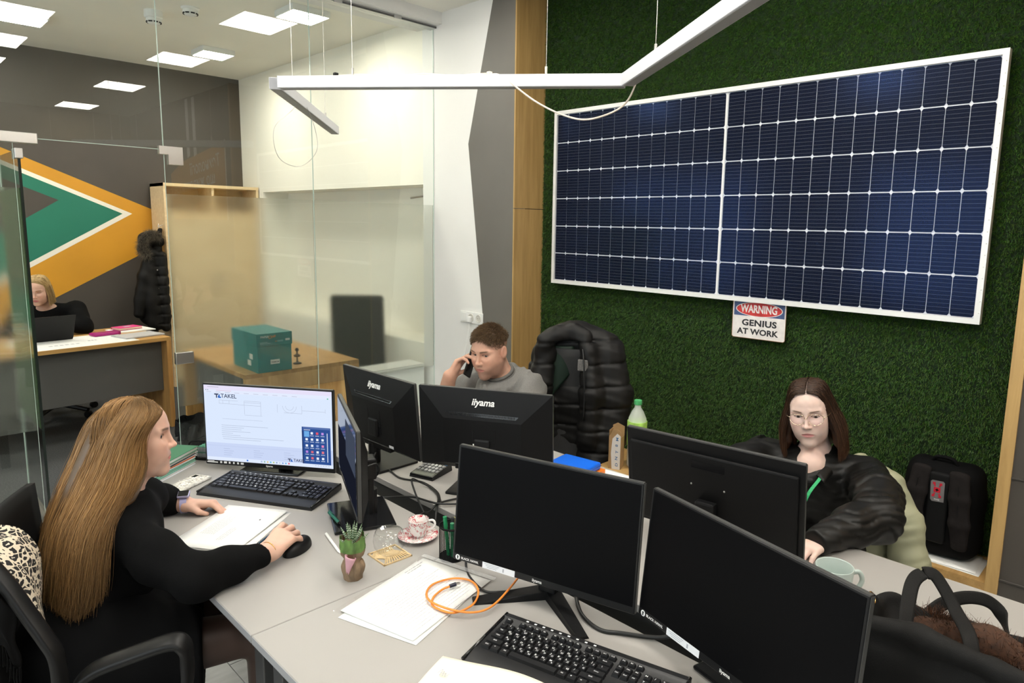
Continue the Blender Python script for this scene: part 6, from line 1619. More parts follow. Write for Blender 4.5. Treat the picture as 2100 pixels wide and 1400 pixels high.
S.warp(folds); S.warp(wobble(40, .003))
S.cut(NB + np.array((-.02, 0, .044)), (-.36, -.13, .93), .005, lo=NB - .13, hi=NB + .16)
wdir = WR - ER; S.cut(ER * .45 + WR * .55, wdir, .004, lo=np.minimum(ER, WR) - (.08, .08, 0), hi=np.maximum(ER, WR) + (.06, .08, .03))
att(S.build('sweatshirt', grey_sw, None, .0056), mn, IN2)
cax, cay = Vector((.35, -.93, .06)), Vector((-.84, -.30, -.42)); cc_ = Vector(NB) + Vector((-.022, -.002, .040)); m = MB()
for rr_, zo in ((.0085, 0), (.0085, .013)): m.tube([cc_ + cax * (.066 - zo * .25) * math.cos(a) + cay * (.071 - zo * .25) * math.sin(a) + Vector((-.36, -.13, .93)) * zo for a in [2 * PI * q / 36 for q in range(36)]], rr_, 8, closed=True)
att(m.build('ribbed_collar', mat('grey_rib', (.13, .126, .118), .9, bump=(900, .5)), None, True), mn, IN2)
# shoulder seams
m = MB()
m.tube(bez([(2.13, 2.245, .975), (2.175, 2.235, 1.0), (2.24, 2.25, .995), (2.29, 2.26, .95)], 6), .0016, 5)
S = Solid(); S.chain([(2.31, 2.33, .52), (1.95, 2.28, .54), (1.90, 2.28, .10)], [.10, .075, .055], .03); S.chain([(2.31, 2.48, .52), (1.97, 2.52, .54), (1.93, 2.52, .10)], [.10, .075, .055], .03); S.limb((1.91, 2.28, .05), (1.76, 2.25, .045), .045, .04, .02); S.limb((1.93, 2.52, .05), (1.78, 2.5, .045), .045, .04, .02); S.cut((0, 0, .003), (0, 0, -1), .002)
att(S.build('trousers', mat('dark_trousers', (.012, .012, .016), .8), None, .011), mn, IN2)
# the phone he holds
pm = M2 @ Matrix.Translation((.052, -.0835, -.040)) @ Matrix.Rotation(R(-42), 4, 'Y') @ Matrix.Rotation(R(14), 4, 'Z')
tph = thing('phone', 'black phone held to the ear of the man', 'phone', pm.to_translation(), rot=pm.to_euler())
MB().rbox((0, 0, 0), (.074, .009, .152), .0042, 3).build('phone_body', gloss_black, tph, True); MB().rbox((0, .0046, 0), (.068, .001, .144), .0004, 1).build('phone_screen', gloss_black, tph)
MB().rbox((-.02, -.0046, .055), (.024, .002, .026), .0008, 1).build('camera_window', black_pl, tph)

# ===== woman in glasses
M3 = hframe((2.4557, .9799, 1.0371), -165.5, -8.9, 8.1, .95); F3 = tfm(M3)
w2 = thing('person', 'dark-haired woman in glasses and a black satin shirt', 'person', (2.52, .95, 0)); IN3 = Matrix.Translation(w2.location).inverted()
S = Solid()
NB = np.array((2.515, .965, .855)); SL = np.array((2.535, .790, .815)); SR = np.array((2.46, 1.145, .83))
EL = np.array((2.225, .645, .790)); WL = np.array((1.985, .720, .782)); ER = np.array((2.20, 1.20, .79)); WR = np.array((1.99, 1.02, .782))
add_head(S, M3, True, .7, NB + (-.01, 0, 0), open_=.55); nh = len(S.P)
S.chain([NB, (2.51, .96, .78)], [.054, .06], .04); S.limb(SL, SR, .040, .040, .05); S.limb((2.425, .95, .845), (2.43, .95, .74), .055, .07, .04)
S.chain([SL, EL, WL], [.042, .033, .023], .02); S.chain([SR, ER, WR], [.042, .033, .023], .02)
add_hand(S, WL, (-.17, .035, -.012), (.03, 0, 1), -1, ((18, 24, 14), (20, 26, 14), (22, 26, 14), (22, 24, 14)), .92, forearm=EL * .3 + WL * .7, wrist_r=.023)
add_hand(S, WR, (-.16, -.05, -.012), (.03, 0, 1), 1, ((18, 24, 14),) * 4, .92, forearm=ER * .3 + WR * .7, wrist_r=.023)
att(build_figure(S, nh, M3, skin_m, head_colours(M3, (.69, .50, .43), (.56, .24, .23), (.10, .055, .035), brow_w=.75)), w2, IN3)
e0 = set(bpy.data.objects); add_eyes(M3, None, (.10, .07, .05), (1, .0, -.30))
for o in set(bpy.data.objects) - e0: att(o, w2, IN3)
S, _, s_, Rm = cap_solid(M3, .0965, .0785, .0835); S.cut(F3((.052, 0, .062)), np.array(M3.to_3x3() @ Vector((.80, 0, -.50))), .008); S.cut(F3((.046, 0, .02)), np.array(M3.to_3x3() @ Vector((1, 0, .0))), .01)
for y in (1, -1):
    for q in (0, 1, 2): S.chain([F3(p) for p in ((.016 - q * .045, y * (.070 - q * .008), .04), (.018 - q * .05, y * (.078 - q * .012), -.04), (.018 - q * .055, y * (.096 - q * .016), -.115), (.014 - q * .055, y * (.100 - q * .02), -.155))], [.008, .012, .015, .008], .02)
S.limb(F3((-.075, 0, .02)), F3((-.088, 0, -.15)), .05, .05, .03)
def w2c(V):
    p = V @ np.array(M3.inverted())[:3, :3].T + np.array(M3.inverted())[:3, 3]
    c = np.tile((.026, .012, .007), (len(V), 1)) * (1 + .2 * np.sin(p[:, 1:2] * 500)); g = np.clip((-.05 - p[:, 2:3]) / .12, 0, 1); c = c * (1 - g) + np.array((.060, .024, .010)) * g
    w = np.clip(1.4 - np.abs(p[:, 1:2] - .004) / .0022, 0, 1) * (p[:, 0:1] > -.055) * (p[:, 2:3] > .06); return c * (1 - w) + np.array((.55, .40, .33)) * w
att(S.build('hair', hair_m, None, .0028, w2c), w2, IN3)
P = shell_strands(M3, 4600, (.064, -.085), lambda x, y: skull(x, y) + .003, -.172, 56, 178, 13, .004, .038, .02, lambda t: .012 * math.sin(t * 3))
att(strands('hair_strands', P, rng.uniform(.0008, .0015, 4600), hair_m, None, hair_cols(4600, (.022, .010, .006), (.060, .028, .014), .3, [(0, .9), (.35, .9), (.7, 1.3), (1, 2.1)], 13)), w2, IN3)
# spectacles
gold = mat('pale_gold_wire', (.85, .72, .55), .2, metal=1.)
m = MB(); m.M = M3
for y in (1, -1):
    ctr_ = Vector((.0955, y * .033, .004))
    rim_ = [ctr_ + Vector((-.012 * (abs(.029 * math.cos(a)) / .029) ** 2 * (1 if math.cos(a) > 0 else .3), y * .029 * math.cos(a), .021 * math.sin(a) * (1. if math.sin(a) > 0 else 1.05) + .003 * abs(math.cos(a)))) for a in [2 * PI * q / 32 for q in range(32)]]
    m.tube(rim_, .0010, 6, closed=True); m.tube(bez([(.084, y * .061, .010), (.070, y * .074, .012), (.02, y * .084, .012), (-.012, y * .084, .005), (-.03, y * .080, -.012)], 5), .0011, 6); m.ball((.083, y * .062, .010), .0028, 8)
m.tube(bez([(.0975, .006, .009), (.101, 0, .012), (.0975, -.006, .009)], 6), .0012, 6)
gl3 = att(m.build('glasses', gold, None, True), w2, IN3)
m = MB(); m.M = M3
for y in (1, -1):
    o_ = [(.0955 - .012 * math.cos(a) ** 2 * (1 if math.cos(a) > 0 else .3), y * (.033 + .0285 * math.cos(a)), .004 + .0205 * math.sin(a) + .003 * abs(math.cos(a))) for a in [2 * PI * q / 24 for q in range(24)]]
    m.add(o_ + [(.0965, y * .033, .004)], [(q, (q + 1) % 24, 24) for q in range(24)])
att(m.build('lenses', glass_sheet('lens_glass', (.97, .97, 1), 1.3), None, True), w2, IN3)
# satin shirt
satin = mat('black_satin', (.0065, .0062, .0056), .45, spec=.32, noise=(5, .2))
S = Solid()
S.chain([(2.52, .965, .80), (2.525, .96, .70), (2.54, .95, .58), (2.55, .95, .50)], [.10, .135, .145, .17], .06); S.limb(SL + (0, 0, 0), SR, .066, .066, .06); S.limb((2.43, .96, .79), (2.44, .96, .68), .085, .10, .05)
S.chain([SL, (SL + EL) / 2 + (0, -.015, .01), EL + (-.01, 0, .015), (EL + WL) / 2 + (0, 0, .012), WL + (-.05, .010, .004)], [.074, .078, .072, .062, .040], .03)
S.chain([SR, (SR + ER) / 2, ER, (ER + WR) / 2, WR + (.035, .03, .004)], [.074, .075, .068, .055, .040], .03)
def sfold(p):
    q = p + .012 * np.sin(p[:, [1, 2, 0]] * 31 + 1) + .007 * np.sin(p[:, [2, 0, 1]] * 57 + 2)
    w = np.sin((q[:, 0] * .7 + q[:, 1] * .8 + q[:, 2] * 1.2) * 62); w2 = np.sin((q[:, 0] - q[:, 2] * 1.1 + .3 * q[:, 1]) * 44 + 1); w3 = np.sin((q[:, 1] * 1.2 - q[:, 2] * .6) * 88)
    e = np.clip(1.5 - np.linalg.norm(p - np.array((2.22, .66, .79)), axis=1) * 3.2, .35, 1)
    return e * (.0062 * (1 - np.abs(w)) ** 2 - .0030 * w2 + .0010 * w3)
S.warp(sfold)
S.limb((2.335, .928, .835), (2.43, .955, .955), .010, .062, .010, 's'); S.limb((2.305, .922, .800), (2.40, .945, .90), .014, .036, .010, 's')
S.cut(NB + (0, 0, .030), (.1, 0, 1), .006, lo=NB - .09, hi=NB + .2); S.cut(WL + (-.052, .010, 0), (-1, .2, 0), .003, lo=WL - (.2, .08, .06), hi=WL + (-.02, .08, .08)); S.cut(WR + (.03, .02, 0), (-1, -.3, 0), .003, lo=WR - (.2, .08, .06), hi=WR + (.06, .08, .08))
S.cut((2.0, .8, .755), (0, 0, -1), .002, lo=(1.7, .4, .70), hi=(2.069, 1.4, .762))
att(S.build('shirt', satin, None, .0056), w2, IN3)
# collar leaves
for y, tip in ((-1, (2.37, .872, .800)), (1, (2.385, 1.045, .815))):
    b0 = NB + np.array((.045, y * .050, .040)); b1 = NB + np.array((-.045, y * .050, .012)); f0 = NB + np.array((-.105, y * .030, -.055)); tp = np.array(tip); bo = NB + np.array((.03, y * .095, -.012))
    def leaf(u, v, A=b0, B=b1, C=f0, T=tp, O=bo):
        top_ = (1 - u) ** 2 * A + 2 * u * (1 - u) * B * 1.0 + u * u * C; low = O * (1 - u) + T * u
        p = top_ * (1 - v) + low * v + np.array((-.004, 0, .016)) * math.sin(PI * v) + np.array((-.014, 0, .016)); return tuple(p)
    o = MB().grid(leaf, 12, 6).build('collar', satin, None, True); solidify(o, .003, 0); att(o, w2, IN3)
lan = mat('green_lanyard', (.02, .34, .12), .6)
m = MB()
for y in (-1, 1):
    pts = bez([NB + np.array((-.05, y * .062, .0)), NB + np.array((-.15, y * .074, -.028)), NB + np.array((-.212, y * .060, -.078)), NB + np.array((-.226, y * .030, -.20))], 6)
    for a, b_ in zip(pts, pts[1:]): m.add([a + Vector((0, -.006, 0)), a + Vector((0, .006, 0)), b_ + Vector((0, .006, 0)), b_ + Vector((0, -.006, 0))], [(0, 1, 2, 3)])
o = m.build('lanyard', lan, None); solidify(o, .0015, 0); att(o, w2, IN3)
m = MB(); m.tube(bez([NB + np.array((-.065, -.045, .0)), NB + np.array((-.092, -.012, -.038)), NB + np.array((-.093, .008, -.038)), NB + np.array((-.066, .045, .0))], 6), .0006, 4); att(m.build('necklace', gold, None), w2, IN3)
S = Solid(); S.chain([(2.55, .88, .50), (2.2, .84, .54), (2.16, .84, .10)], [.10, .075, .05], .03); S.chain([(2.55, 1.03, .50), (2.22, 1.06, .54), (2.18, 1.06, .10)], [.10, .075, .05], .03); S.limb((2.17, .84, .05), (2.04, .82, .04), .04, .035, .02); S.limb((2.19, 1.06, .05), (2.06, 1.06, .04), .04, .035, .02); S.cut((0, 0, .003), (0, 0, -1), .002)
att(S.build('trousers', MC['dark_trousers'], None, .011), w2, IN3)

# ===== blonde woman in the far room
M4 = hframe((1.0814, 6.7481, 1.1057), -121.8, -19.6, -2.6, .95); F4 = tfm(M4)
w3 = thing('person', 'blonde woman in a black top behind a laptop in the glazed room', 'person', (1.15, 6.88, 0)); IN4 = Matrix.Translation(w3.location).inverted()
S = Solid(); NB = np.array((1.14, 6.86, .93)); SL = np.array((1.325, 6.74, .925)); SR = np.array((.985, 7.0, .90)); EL = np.array((1.33, 6.54, .80)); WL = np.array((1.12, 6.50, .83)); ER = np.array((.86, 6.68, .79)); WR = np.array((.92, 6.52, .80))
add_head(S, M4, True, .6, NB, open_=.5); nh = len(S.P); S.chain([NB, (1.15, 6.87, .84)], [.054, .06], .04); S.limb(SL, SR, .04, .04, .05); S.chain([SL, EL, WL], [.042, .033, .024], .02); S.chain([SR, ER, WR], [.042, .033, .024], .02)
add_hand(S, WL, (-.10, -.06, .03), (.4, -.5, .8), -1, ((30, 40, 20),) * 4, .95, forearm=EL * .3 + WL * .7); add_hand(S, WR, (.05, -.10, -.02), (0, 0, 1), 1, ((25, 30, 20),) * 4, .95, forearm=ER * .3 + WR * .7)
att(build_figure(S, nh, M4, skin_m, head_colours(M4, (.60, .37, .28), (.45, .14, .14), (.20, .13, .07))), w3, IN4)
S, _, s_, Rm = cap_solid(M4); S.cut(F4((.040, 0, .055)), np.array(M4.to_3x3() @ Vector((.8, 0, -.5))), .01); S.limb(F4((-.06, 0, .0)), F4((-.075, 0, -.10)), .06, .05, .03)
att(S.build('hair', hair_m, None, .005, lambda V: np.tile((.30, .20, .08), (len(V), 1))), w3, IN4)
P = shell_strands(M4, 900, (.055, -.085), lambda x, y: skull(x, y) + .004, -.125, 58, 178, 12, .004, .012, .04); att(strands('hair_strands', P, .0016, hair_m, None, hair_cols(900, (.30, .19, .075), (.60, .44, .22), .3, None, 12)), w3, IN4)
S = Solid(); S.chain([(1.15, 6.87, .86), (1.165, 6.88, .72), (1.17, 6.90, .52)], [.10, .14, .17], .06); S.limb(SL, SR, .072, .072, .06); S.chain([SL, EL + (0, 0, .01), WL + (.04, .01, 0)], [.075, .066, .042], .03); S.chain([SR, ER, WR + (-.02, .05, 0)], [.075, .066, .042], .03); S.warp(wobble(40, .004))
S.cut(NB + (0, 0, .03), (-.3, -.4, 1), .006, lo=NB - .1, hi=NB + .2); S.cut((0, 0, .757), (0, 0, -1), .002, lo=(.3, 5.8, .7), hi=(1.75, 6.60, .765))
att(S.build('sweater', black_knit, None, .008), w3, IN4)
# ------------------------------------------------------------ chairs, coats, bags
def star_base(t, x, y, r=.30, n=5, off=.3):
    MB().tube([(x, y, .07), (x, y, .42)], .028, 12).build('gas_column', black_pl, t)
    for i in range(n):
        a = off + i * 2 * PI / n; c, s = math.cos(a), math.sin(a)
        q = MB().tube([(x, y, .11), (x + r * c, y + r * s, .07)], [.026, .017], 8).build('base_leg', black_pl, t)
        m = MB(); m.M = Matrix.Translation((x + r * c, y + r * s, .03)) @ Matrix.Rotation(a, 4, 'Z') @ Matrix.Rotation(R(90), 4, 'X'); m.lathe([(0, -.018), (.028, -.018), (.03, -.01), (.03, .01), (.028, .018), (0, .018)], 14); m.build('caster', black_pl, q, 40)
frame_b = mat('satin_black_frame', (.005, .0048, .0048), .42, spec=.3)
# chair of the long-haired woman
c1 = tag(link('office_chair'[:12], None, None, (0, 0, 0)), 'black office chair with loop armrest at the lower left, under the long-haired woman', 'chair')
BAR = [(.133, 1.803, 1.014), (.159, 1.78, .958), (.184, 1.75, .91), (.209, 1.72, .849), (.231, 1.694, .796), (.244, 1.68, .757), (.246, 1.674, .696), (.24, 1.672, .629), (.25, 1.70, .52)]
def band(m, pts, w, t_, wdir):
    P = bez(pts, 6); W = Vector(wdir).normalized(); vs = []; fs = []
    for i, p in enumerate(P):
        d = (P[min(i + 1, len(P) - 1)] - P[max(i - 1, 0)]).normalized(); a = (W - d * W.dot(d)).normalized(); b = d.cross(a)
        for q in range(8):
            an = 2 * PI * (q + .5) / 8; vs.append(p + a * math.copysign(abs(math.cos(an)) ** .5, math.cos(an)) * w / 2 + b * math.copysign(abs(math.sin(an)) ** .5, math.sin(an)) * t_ / 2)
    k = len(P)
    for i in range(k - 1):
        for q in range(8): fs.append((i * 8 + q, i * 8 + (q + 1) % 8, i * 8 + 8 + (q + 1) % 8, i * 8 + 8 + q))
    fs += [tuple(range(7, -1, -1)), tuple((k - 1) * 8 + q for q in range(8))]
    return m.add(vs, fs)
band(MB(), BAR, .034, .022, (.75, .6, .1)).build('back_frame', frame_b, c1, True)
ARM = [(.262, 1.676, .56), (.266, 1.676, .637), (.277, 1.685, .668), (.311, 1.672, .697), (.374, 1.627, .725), (.441, 1.578, .749), (.462, 1.562, .739), (.467, 1.559, .706), (.457, 1.551, .628), (.42, 1.60, .50)]
band(MB(), ARM, .045, .020, (.6, .7, 0.3)).build('armrest', frame_b, c1, True)
ARM2 = [(.50 + (x - .262) * .9, 2.30 + (y - 1.676) * .9, z - .02) for x, y, z in ARM]
S = Solid(); S.box((.37, 1.98, .425), (.235, .24, .038), .035, .02, 'u', Matrix.Rotation(R(-38), 4, 'Z')); S.warp(wobble(40, .002)); S.build('seat', black_mt, c1, .009)
def b1(u, v):
    p0 = Vector((.118, 1.84, .0)); p1 = Vector((.30, 2.28, 0)); p = p0.lerp(p1, u); n = Vector((.82, -.57, 0))
    z = .50 + v * .46; return tuple(p - n * (.03 * math.sin(PI * u)) + Vector((.03 * (1 - v), -.02 * (1 - v), z)))
o = MB().grid(b1, 12, 10).build('backrest', black_mt, c1, True); solidify(o, .02)
band(MB(), [(.20, 2.05, .62), (.24, 2.02, .45), (.33, 1.98, .39)], .07, .02, (.5, .8, 0)).build('back_support', frame_b, c1, True)
star_base(c1, .37, 1.98)
# leopard scarf over its back
leo = bpy.data.materials.new('leopard_knit'); leo.use_nodes = True
nt = leo.node_tree; b = nt.nodes['Principled BSDF']; b.inputs['Roughness'].default_value = .85
tc = nt.nodes.new('ShaderNodeTexCoord'); nz = nt.nodes.new('ShaderNodeTexNoise'); nz.inputs['Scale'].default_value = 26; vo = nt.nodes.new('ShaderNodeTexVoronoi'); vo.feature = 'DISTANCE_TO_EDGE'; vo.inputs['Scale'].default_value = 58; vo.inputs['Randomness'].default_value = .85
ad = nt.nodes.new('ShaderNodeMix'); ad.data_type = 'RGBA'; ad.blend_type = 'ADD'; ad.inputs[0].default_value = .035
nt.links.new(tc.outputs['Object'], nz.inputs['Vector']); nt.links.new(tc.outputs['Object'], ad.inputs[6]); nt.links.new(nz.outputs[1], ad.inputs[7]); nt.links.new(ad.outputs[2], vo.inputs['Vector'])
n2 = nt.nodes.new('ShaderNodeTexNoise'); n2.inputs['Scale'].default_value = 60; mt_ = nt.nodes.new('ShaderNodeMath'); mt_.operation = 'MULTIPLY_ADD'; mt_.inputs[1].default_value = .32; nt.links.new(tc.outputs['Object'], n2.inputs['Vector']); nt.links.new(n2.outputs[0], mt_.inputs[0]); nt.links.new(vo.outputs['Distance'], mt_.inputs[2])
cr = nt.nodes.new('ShaderNodeValToRGB'); cr.color_ramp.interpolation = 'CONSTANT'; cr.color_ramp.elements[0].color = (.62, .54, .42, 1); cr.color_ramp.elements[1].position = .27; cr.color_ramp.elements[1].color = (.008, .007, .007, 1); e_ = cr.color_ramp.elements.new(.54); e_.color = (.62, .56, .46, 1)
nt.links.new(mt_.outputs[0], cr.inputs[0]); nt.links.new(cr.outputs[0], b.inputs['Base Color'])
sc_f = tag(link('scarf', None, None, (.22, 1.95, .85)), 'leopard-print scarf hung over the back of the chair at the lower left', 'scarf')
IS = Matrix.Translation((-.22, -1.95, -.85))
SU = [np.array(p) for p in ((.12, 2.075, .915), (.177, 2.06, .936), (.209, 2.044, .946), (.247, 2.016, .931), (.274, 1.992, .879), (.274, 1.977, .808), (.266, 1.96, .753), (.267, 1.918, .695))]
SLo = [np.array(p) for p in ((.10, 1.90, .95), (.148, 1.886, .933), (.167, 1.877, .909), (.188, 1.862, .871), (.205, 1.852, .84), (.221, 1.843, .807), (.237, 1.836, .778), (.254, 1.851, .727))]
ua = np.array(bez(SU, 6)); la = np.array(bez(SLo, 6)); nk = len(ua)
def scf(u, v):
    i = u * (nk - 1); a = int(i); b_ = min(a + 1, nk - 1); f_ = i - a
    p = (ua[a] * (1 - f_) + ua[b_] * f_) * (1 - v) + (la[a] * (1 - f_) + la[b_] * f_) * v
    bul = math.sin(PI * v) * .022 + .006 * math.sin(v * 16 + u * 7)
    return (p[0] - .10 * bul, p[1] - .9 * bul, p[2] + .35 * bul)
m = MB(); m.M = IS; o = m.grid(scf, 42, 16).build('scarf_cloth', leo, sc_f, True); solidify(o, .006)
m = MB(); m.M = IS; o = m.grid(lambda u, v: (.135 + .05 * u + .004 * math.sin(v * 9), 1.775 - .05 * u + .006 * math.sin(u * 8), .93 - .06 * u - v * (.13 + .02 * math.sin(u * 9))), 14, 10).build('dark_reverse', mat('black_scarf_back', (.003, .0028, .0028), .9, spec=.1), sc_f, True); solidify(o, .004)
m = MB(); m.M = IS
for i in range(12):
    u = i / 11; x, y, z = .135 + .05 * u, 1.775 - .05 * u, .93 - .06 * u - .13 - .02 * math.sin(u * 9)
    for q in range(3): m.tube(bez([(x + q * .001, y, z + .005), (x + .002 * math.sin(i + q), y - .002, z - .02), (x + .004 * math.sin(i * 2 + q), y + .003 * math.sin(i), z - .048)], 3), .0013, 4)
tag(m.build('fringe', MC['black_scarf_back'], sc_f), kind='stuff')

# chair beside the man with the puffer jacket
n_ = Vector((-.86, -.51, 0)).normalized(); t_ = Vector((-.51, .86, 0)).normalized(); JC = Vector((2.45, 2.12, 0))
def J(a, b, z): return np.array(JC + n_ * a + t_ * (b * .76 + .03) + Vector((0, 0, z)))
c2 = tag(link('office_chair', None, None, (0, 0, 0)), 'black mesh-back office chair wearing the puffer jacket, beside the man', 'chair')
meshm = mat('chair_mesh_fabric', (.028, .028, .028), .55, noise=(900, .6), bump=(1400, .8))
o = MB().grid(lambda u, v: tuple(J(.02 + .035 * math.sin(PI * u) - .05 * math.sin(PI * v), (u - .5) * .44, .50 + v * .62)), 14, 14).build('backrest_mesh', meshm, c2, True); solidify(o, .006)
m = MB(); m.tube(bez([J(.0, -.22, .50), J(-.02, -.23, .80), J(.0, -.20, 1.10), J(.0, 0, 1.13), J(.0, .20, 1.10), J(-.02, .23, .80), J(.0, .22, .50)], 6), .014, 8); m.build('back_frame', frame_b, c2, True)
S = Solid(); S.box(J(.22, 0, .45), (.19, .20, .035), .03, .02, 'u', Matrix.Rotation(math.atan2(n_.y, n_.x), 4, 'Z')); S.build('seat', black_mt, c2, .010)
m = MB(); m.tube([J(-.01, 0, .55), J(.0, 0, .42), J(.2, 0, .40)], .025, 8); m.build('back_support', frame_b, c2, True)
star_base(c2, *J(.24, 0, 0)[:2], .20)
puff = mat('black_puffer_nylon', (.0085, .008, .0075), .52, spec=.28, noise=(9, .2))
jk = tag(link('puffer_jacket', None, None, tuple(JC)), 'black puffer jacket hung over the chair beside the man', 'jacket'); IJ = Matrix.Translation(-JC)
S = Solid()
S.chain([J(-.05, -.20, 1.12), J(-.06, .0, 1.155), J(-.05, .15, 1.12)], [.080, .075, .07], .05)
S.chain([J(-.09, -.08, 1.10), J(-.10, -.06, .85), J(-.09, -.05, .56)], [.10, .12, .12], .06); S.chain([J(-.09, .08, 1.10), J(-.10, .10, .85), J(-.09, .10, .60)], [.09, .11, .10], .06)
S.chain([J(-.02, -.235, 1.09), J(.0, -.285, .90), J(.03, -.275, .72), J(.08, -.20, .56)], [.078, .085, .080, .062], .03)
S.chain([J(.055, -.13, 1.11), J(.075, -.155, .92), J(.075, -.15, .72), J(.06, -.13, .60)], [.045, .058, .060, .05], .03)
S.chain([J(.04, .15, 1.10), J(.065, .185, .95), J(.06, .18, .80), J(.05, .16, .70)], [.05, .058, .055, .045], .03)
S.chain([J(-.02, .19, 1.06), J(-.02, .24, .86), J(.0, .22, .66)], [.06, .062, .05], .03)
# stand-up collar
S.chain([J(.07, .185, 1.10), J(.085, .15, 1.155), J(.055, .07, 1.19), J(.03, -.02, 1.205), J(.05, -.09, 1.18), J(.085, -.12, 1.11)], [.026, .032, .036, .036, .032, .024], .02)
def quilt(p):
    zz = p[:, 2] + .05 * ((p - np.array(JC)) @ np.array(t_)); f_ = np.abs(((zz / .105) % 1) - .5) * .105
    e = .5 * .105 - f_
    return .008 * np.exp(-(e / .007) ** 2) - .002
S.warp(quilt); S.warp(wobble(60, .0028)); S.warp(wobble(120, .0013, 1))
att(S.build('jacket_shell', puff, None, .0065), jk, IJ)
m = MB(); m.M = IJ; o = m.grid(lambda u, v: tuple(J(.03 + .02 * math.sin(PI * u), .17 - .20 * u + .03 * v, 1.13 - v * (.34 - .20 * u))), 10, 10).build('lining', mat('dark_green_lining', (.004, .016, .008), .6), jk, True); solidify(o, .004)
m = MB(); m.M = IJ; m.rbox(tuple(J(.105, -.10, 1.055)), (.012, .05, .055), .004, 2, (0, 0, math.atan2(n_.y, n_.x))); m.build('grey_patch', mat('grey_felt', (.12, .115, .11), .9, noise=(200, .4)), jk)
m = MB(); m.M = IJ; m.tube(bez([J(.10, -.095, 1.13), J(.125, -.11, 1.06), J(.135, -.12, .95), J(.14, -.12, .80)], 6), .004, 6); m.build('zip', mat('dark_zip', (.03, .03, .03), .3, metal=.6), jk, True)
# the man's own chair, low behind his desk
c3 = tag(link('office_chair', None, None, (0, 0, 0)), 'black office chair the man sits on, mostly hidden by his monitors', 'chair')
S = Solid(); S.box((2.31, 2.44, .425), (.22, .21, .035), .03, .02); S.build('seat', black_mt, c3, .012)
o = MB().grid(lambda u, v: (2.50 + .03 * v - .03 * math.sin(PI * u), 2.22 + u * .42, .50 + v * .38), 8, 8).build('backrest', black_mt, c3, True); solidify(o, .02)
band(MB(), [(2.50, 2.43, .56), (2.46, 2.43, .42), (2.34, 2.42, .39)], .07, .02, (0, 1, 0)).build('back_support', frame_b, c3, True); star_base(c3, 2.32, 2.44, .21)
# chair and khaki jacket of the woman in glasses
c4 = tag(link('office_chair', None, None, (0, 0, 0)), 'dark green-black office chair under the woman in glasses', 'chair')
S = Solid(); S.box((2.53, .96, .425), (.23, .23, .035), .03, .02); S.build('seat', black_mt, c4, .012)
S = Solid(); S.box((2.71, .985, .66), (.022, .19, .17), .02, .02); S.build('backrest', mat('dark_green_fabric', (.003, .012, .006), .8, spec=.2), c4, .010)
band(MB(), [(2.74, .95, .60), (2.70, .95, .42), (2.56, .96, .39)], .07, .02, (0, 1, 0)).build('back_support', frame_b, c4, True); star_base(c4, 2.53, .96)
kh = tag(link('khaki_jacket', None, None, (2.66, .72, .5)), 'pale khaki jacket hanging on the chair behind the woman in glasses', 'jacket'); IK = Matrix.Translation((-2.66, -.72, -.5))
S = Solid(); S.chain([(2.69, .86, .80), (2.67, .76, .75), (2.65, .685, .64), (2.625, .645, .50), (2.60, .64, .36)], [.05, .060, .062, .062, .055], .04); S.chain([(2.70, .88, .74), (2.68, .82, .58), (2.66, .78, .40)], [.05, .07, .07], .04)
def kf(p): return .0035 * np.sin((p[:, 0] * .5 + p[:, 1] * .9 + p[:, 2] * 1.2) * 75 + 2 * np.sin(p[:, 2] * 30)) * (.6 + .4 * np.sin(p[:, 1] * 40)) + .004 * np.exp(-((((p[:, 2] + .3 * p[:, 1]) / .16) % 1 - .5) * .16 / .007) ** 2)
S.warp(kf); att(S.build('jacket_shell', mat('khaki_nylon', (.33, .33, .215), .55, noise=(8, .1)), None, .0065), kh, IK)
# backpack standing on the oak ledge
bp = thing('backpack', 'dark grey backpack with a red emblem standing on the oak ledge', 'backpack', (3.34, .715, NZ + .008))
char = mat('charcoal_nylon', (.003, .003, .0033), .8, spec=.12, bump=(900, .3)); gpad = mat('grey_strap_fabric', (.014, .012, .0117), .88, spec=.1, bump=(600, .4), noise=(60, .15))
S = Solid(); S.box((0, 0, .215), (.085, .155, .21), .07, .03); S.box((.03, 0, .17), (.08, .14, .16), .05, .04); S.warp(wobble(30, .004)); S.build('pack_body', char, bp, .0075)
for s_ in (-1, 1):
    S = Solid(); S.chain([(-.088, s_ * .075, .395), (-.104, s_ * .083, .30), (-.107, s_ * .092, .18), (-.100, s_ * .10, .09)], [.012, .014, .014, .010], .02)
    for dy in (-.024, 0, .024): S.chain([(-.085, s_ * .072 + dy, .395), (-.100, s_ * .082 + dy, .30), (-.102, s_ * .092 + dy, .19), (-.095, s_ * .098 + dy * .8, .085)], [.016, .016, .016, .012], .02)
    S.build('shoulder_strap', gpad, bp, .006)
    m = MB(); m.tube(bez([(-.119, s_ * .078, .36), (-.1225, s_ * .084, .28), (-.1225, s_ * .089, .20)], 6), .002, 6); m.build('strap_groove', black_mt, bp)
S = Solid(); S.box((-.088, 0, .235), (.014, .042, .16), .013, .01); S.build('back_pad', black_mt, bp, .006)
m = MB(); m.tube(bez([(-.03, -.05, .418), (-.035, -.03, .446), (-.035, .03, .446), (-.03, .05, .418)], 6), .008, 8); m.build('carry_handle', char, bp, True)
rp = mat('red_emblem', (.50, .012, .03), .5); gp = mat('emblem_grey', (.16, .15, .15), .5)
m = MB(); m.prism([(-.026, .268), (.020, .264), (.026, .272), (.030, .352), (.024, .358), (-.018, .360), (-.024, .354)][::1], -.104, -.101, 'x'); em = m.build('emblem_plate', gp, bp)
m = MB(); m.rbox((-.1045, .003, .318), (.001, .026, .022), .0004, 1)
